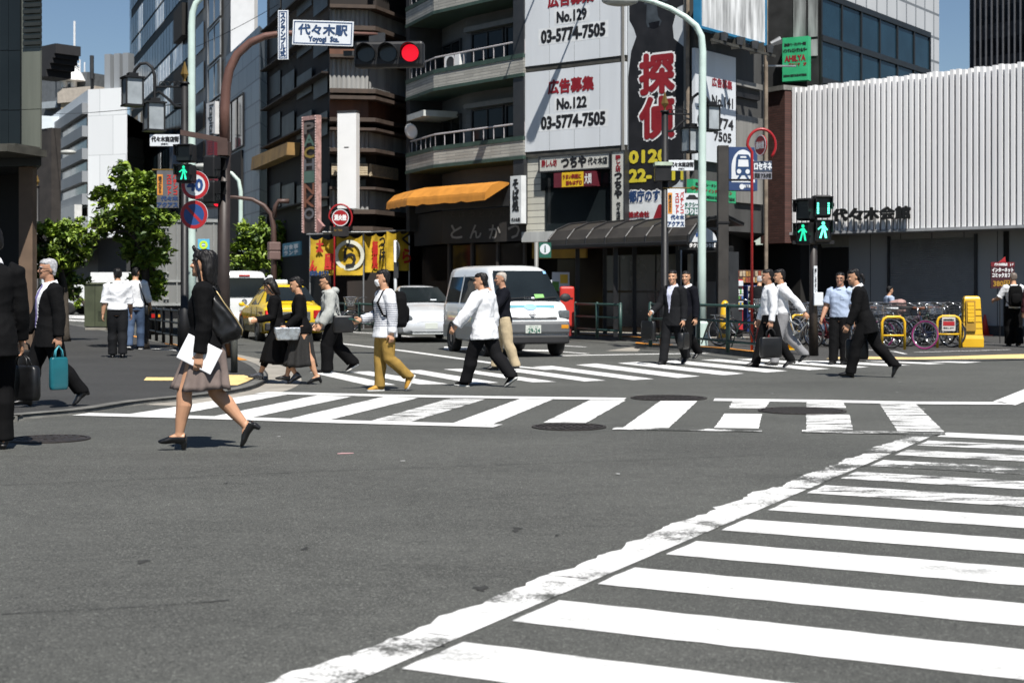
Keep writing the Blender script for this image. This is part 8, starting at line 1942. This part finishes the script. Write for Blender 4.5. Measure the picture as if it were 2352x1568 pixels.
# two white shirts
P = Person('man in a white shirt and black trousers walking left with a black bag', 1768, 844, 1.72, 186, lean=1, legs=((-16, 20, 24), (18, 4, -4)), arms=((-2, 8, 12), (8, 6, 12)), head=(-6, 2), hair='short', skin_=SKIN2, vox=.009)
P.trousers(C_BLK, .018, .01, seed=91); P.top('shirt', C_WHT, .018, .03, 1.0, .04, .012, .004, seed=92); P.belt(); P.collar(C_WHT); P.shoes(L_BLK, None, .02)
handbag(P, 0, 'soft black tote bag carried by the first of the two white-shirted walkers', .40, .36, .12, L_BLK, .16, 'tote_bag', yaw=5)
P = Person('man in a white shirt and grey trousers swinging one arm back', 1797, 839, 1.72, 180, lean=2, legs=((14, 6, -4), (-20, 24, 34)), arms=((-44, 14, 8), (18, 8, 14)), head=(0, 4), hair='short', vox=.0095)
P.trousers(C_GTR, .018, .01, seed=95); P.top('shirt', C_WHT, .018, .03, 1.0, .04, .012, .004, seed=96); P.belt(); P.collar(C_WHT); P.shoes(L_BLK, None, .02)
# blue shirt with glasses
P = Person('stout man in a pale blue short-sleeved shirt and dark glasses', 1930, 837, 1.655, 236, fat=1.16, lean=-1, legs=((4, 6, 0), (12, 8, 0)), arms=((-4, 14, 14), (8, 16, 20)), head=(12, -2), hair='short', skin_=SKIN2, vox=.0085)
P.trousers(C_BLK, .02, .012, seed=101); P.top('shirt', C_BLUE, .02, .0, .42, .06, .009, .012, seed=102); P.belt(); P.collar(C_BLUE); P.shoes(L_BLK, None, .015); P.glasses()
inv_ = (Matrix.Translation(P.hip) @ P.Mt).inverted(); patch(P.topm, lambda c, n: (inv_ @ c).x > 0 and .03 < (inv_ @ c).y / P.h < .075 and .19 < (inv_ @ c).z / P.h < .245, 'chest_pocket', C_BLUE, P.t, .005)
# dark suit leaning forward
P = Person('person in a black suit leaning forward in a long stride', 1988, 867, 1.70, 166, lean=13, legs=((20, 8, -6), (-25, 17, 60)), arms=((10, 8, 14), (-6, 8, 16)), head=(10, 10), hair='pony', vox=.009)
P.trousers(C_BLK, .02, .012, seed=111); P.top('jacket', C_BLK, .024, -.11, 1.0, .12, .006, .006, seed=112); P.collar(C_WHT); P.shoes(L_BLK, None, .02)
handbag(P, 1, 'black bag swinging behind the person in the long stride', .36, .32, .12, L_BLK, .10, yaw=10)
# on the far pavement
P = Person('boy in a pale blue school shirt standing among the bicycles', 2042, 788, 1.42, 10, .02, legs=((2, 4, 0), (-2, 4, 0)), arms=((6, 8, 30), (8, 8, 30)), head=(10, 4), hair='short', vox=.01, group='people on the far pavement')
P.trousers(C_CHAR, .018, .01); P.top('shirt', C_BLUE, .02, .0, .42, .05, .008, .012, seed=121); P.shoes(L_BLK)
t = item('satchel', 'tan satchel slung on the boy among the bicycles', 'bag', P, P.tp((-.13, .05, .16 * P.h))); mb = MB(); slab(mb, .2, .26, .24); mb.build('body', mat('tan_leather', (.2, .12, .05), .5), t, True)
P = Person('man with a black backpack and grey hair standing back to the street', 2328, 795, 1.74, 84, .02, legs=((4, 6, 0), (-4, 8, 4)), arms=((14, 30, 62), (0, 8, 10)), head=(0, 4), hair='crop', hc=HBRN, vox=.0095, group='people on the far pavement')
P.trousers(C_BLK2, .034, .03); P.top('shirt', C_WHT, .022, .0, .5, .05, .009, .012, seed=131); P.shoes(L_BLK); backpack(P, 'black backpack on the grey-haired man by the cafe placard', C_BLK2, .32, .48, .18)
P = Person('person in a maroon top just beyond the man with the backpack', 2372, 798, 1.66, 100, .02, sex='f', legs=((4, 6, 0), (-4, 8, 4)), arms=((0, 10, 10), (2, 10, 12)), head=(0, 4), hair='bob', vox=.011, group='people on the far pavement')
P.trousers(C_BLK2, .02, .012); P.top('jacket', cloth_mat('dark_maroon_cloth', (.05, .015, .02)), .024, -.06, 1.0, .05, .008, .004, seed=141); P.shoes(L_BLK)
P = Person('man in dark clothes stooping at the vending machines', 1742, 781, 1.6, 70, .12, lean=14, legs=((4, 6, 0), (-4, 8, 4)), arms=((14, 8, 30), (10, 8, 20)), head=(0, 14), hair='crop', hc=HGRY, vox=.012, group='people on the far pavement')
P.trousers(C_BLK2, .02, .012); P.top('jacket', C_CHAR, .024, -.06, 1.0, .05, .008, .004, seed=151); P.shoes(L_BLK)
bpy.data.scenes.remove(TMP)
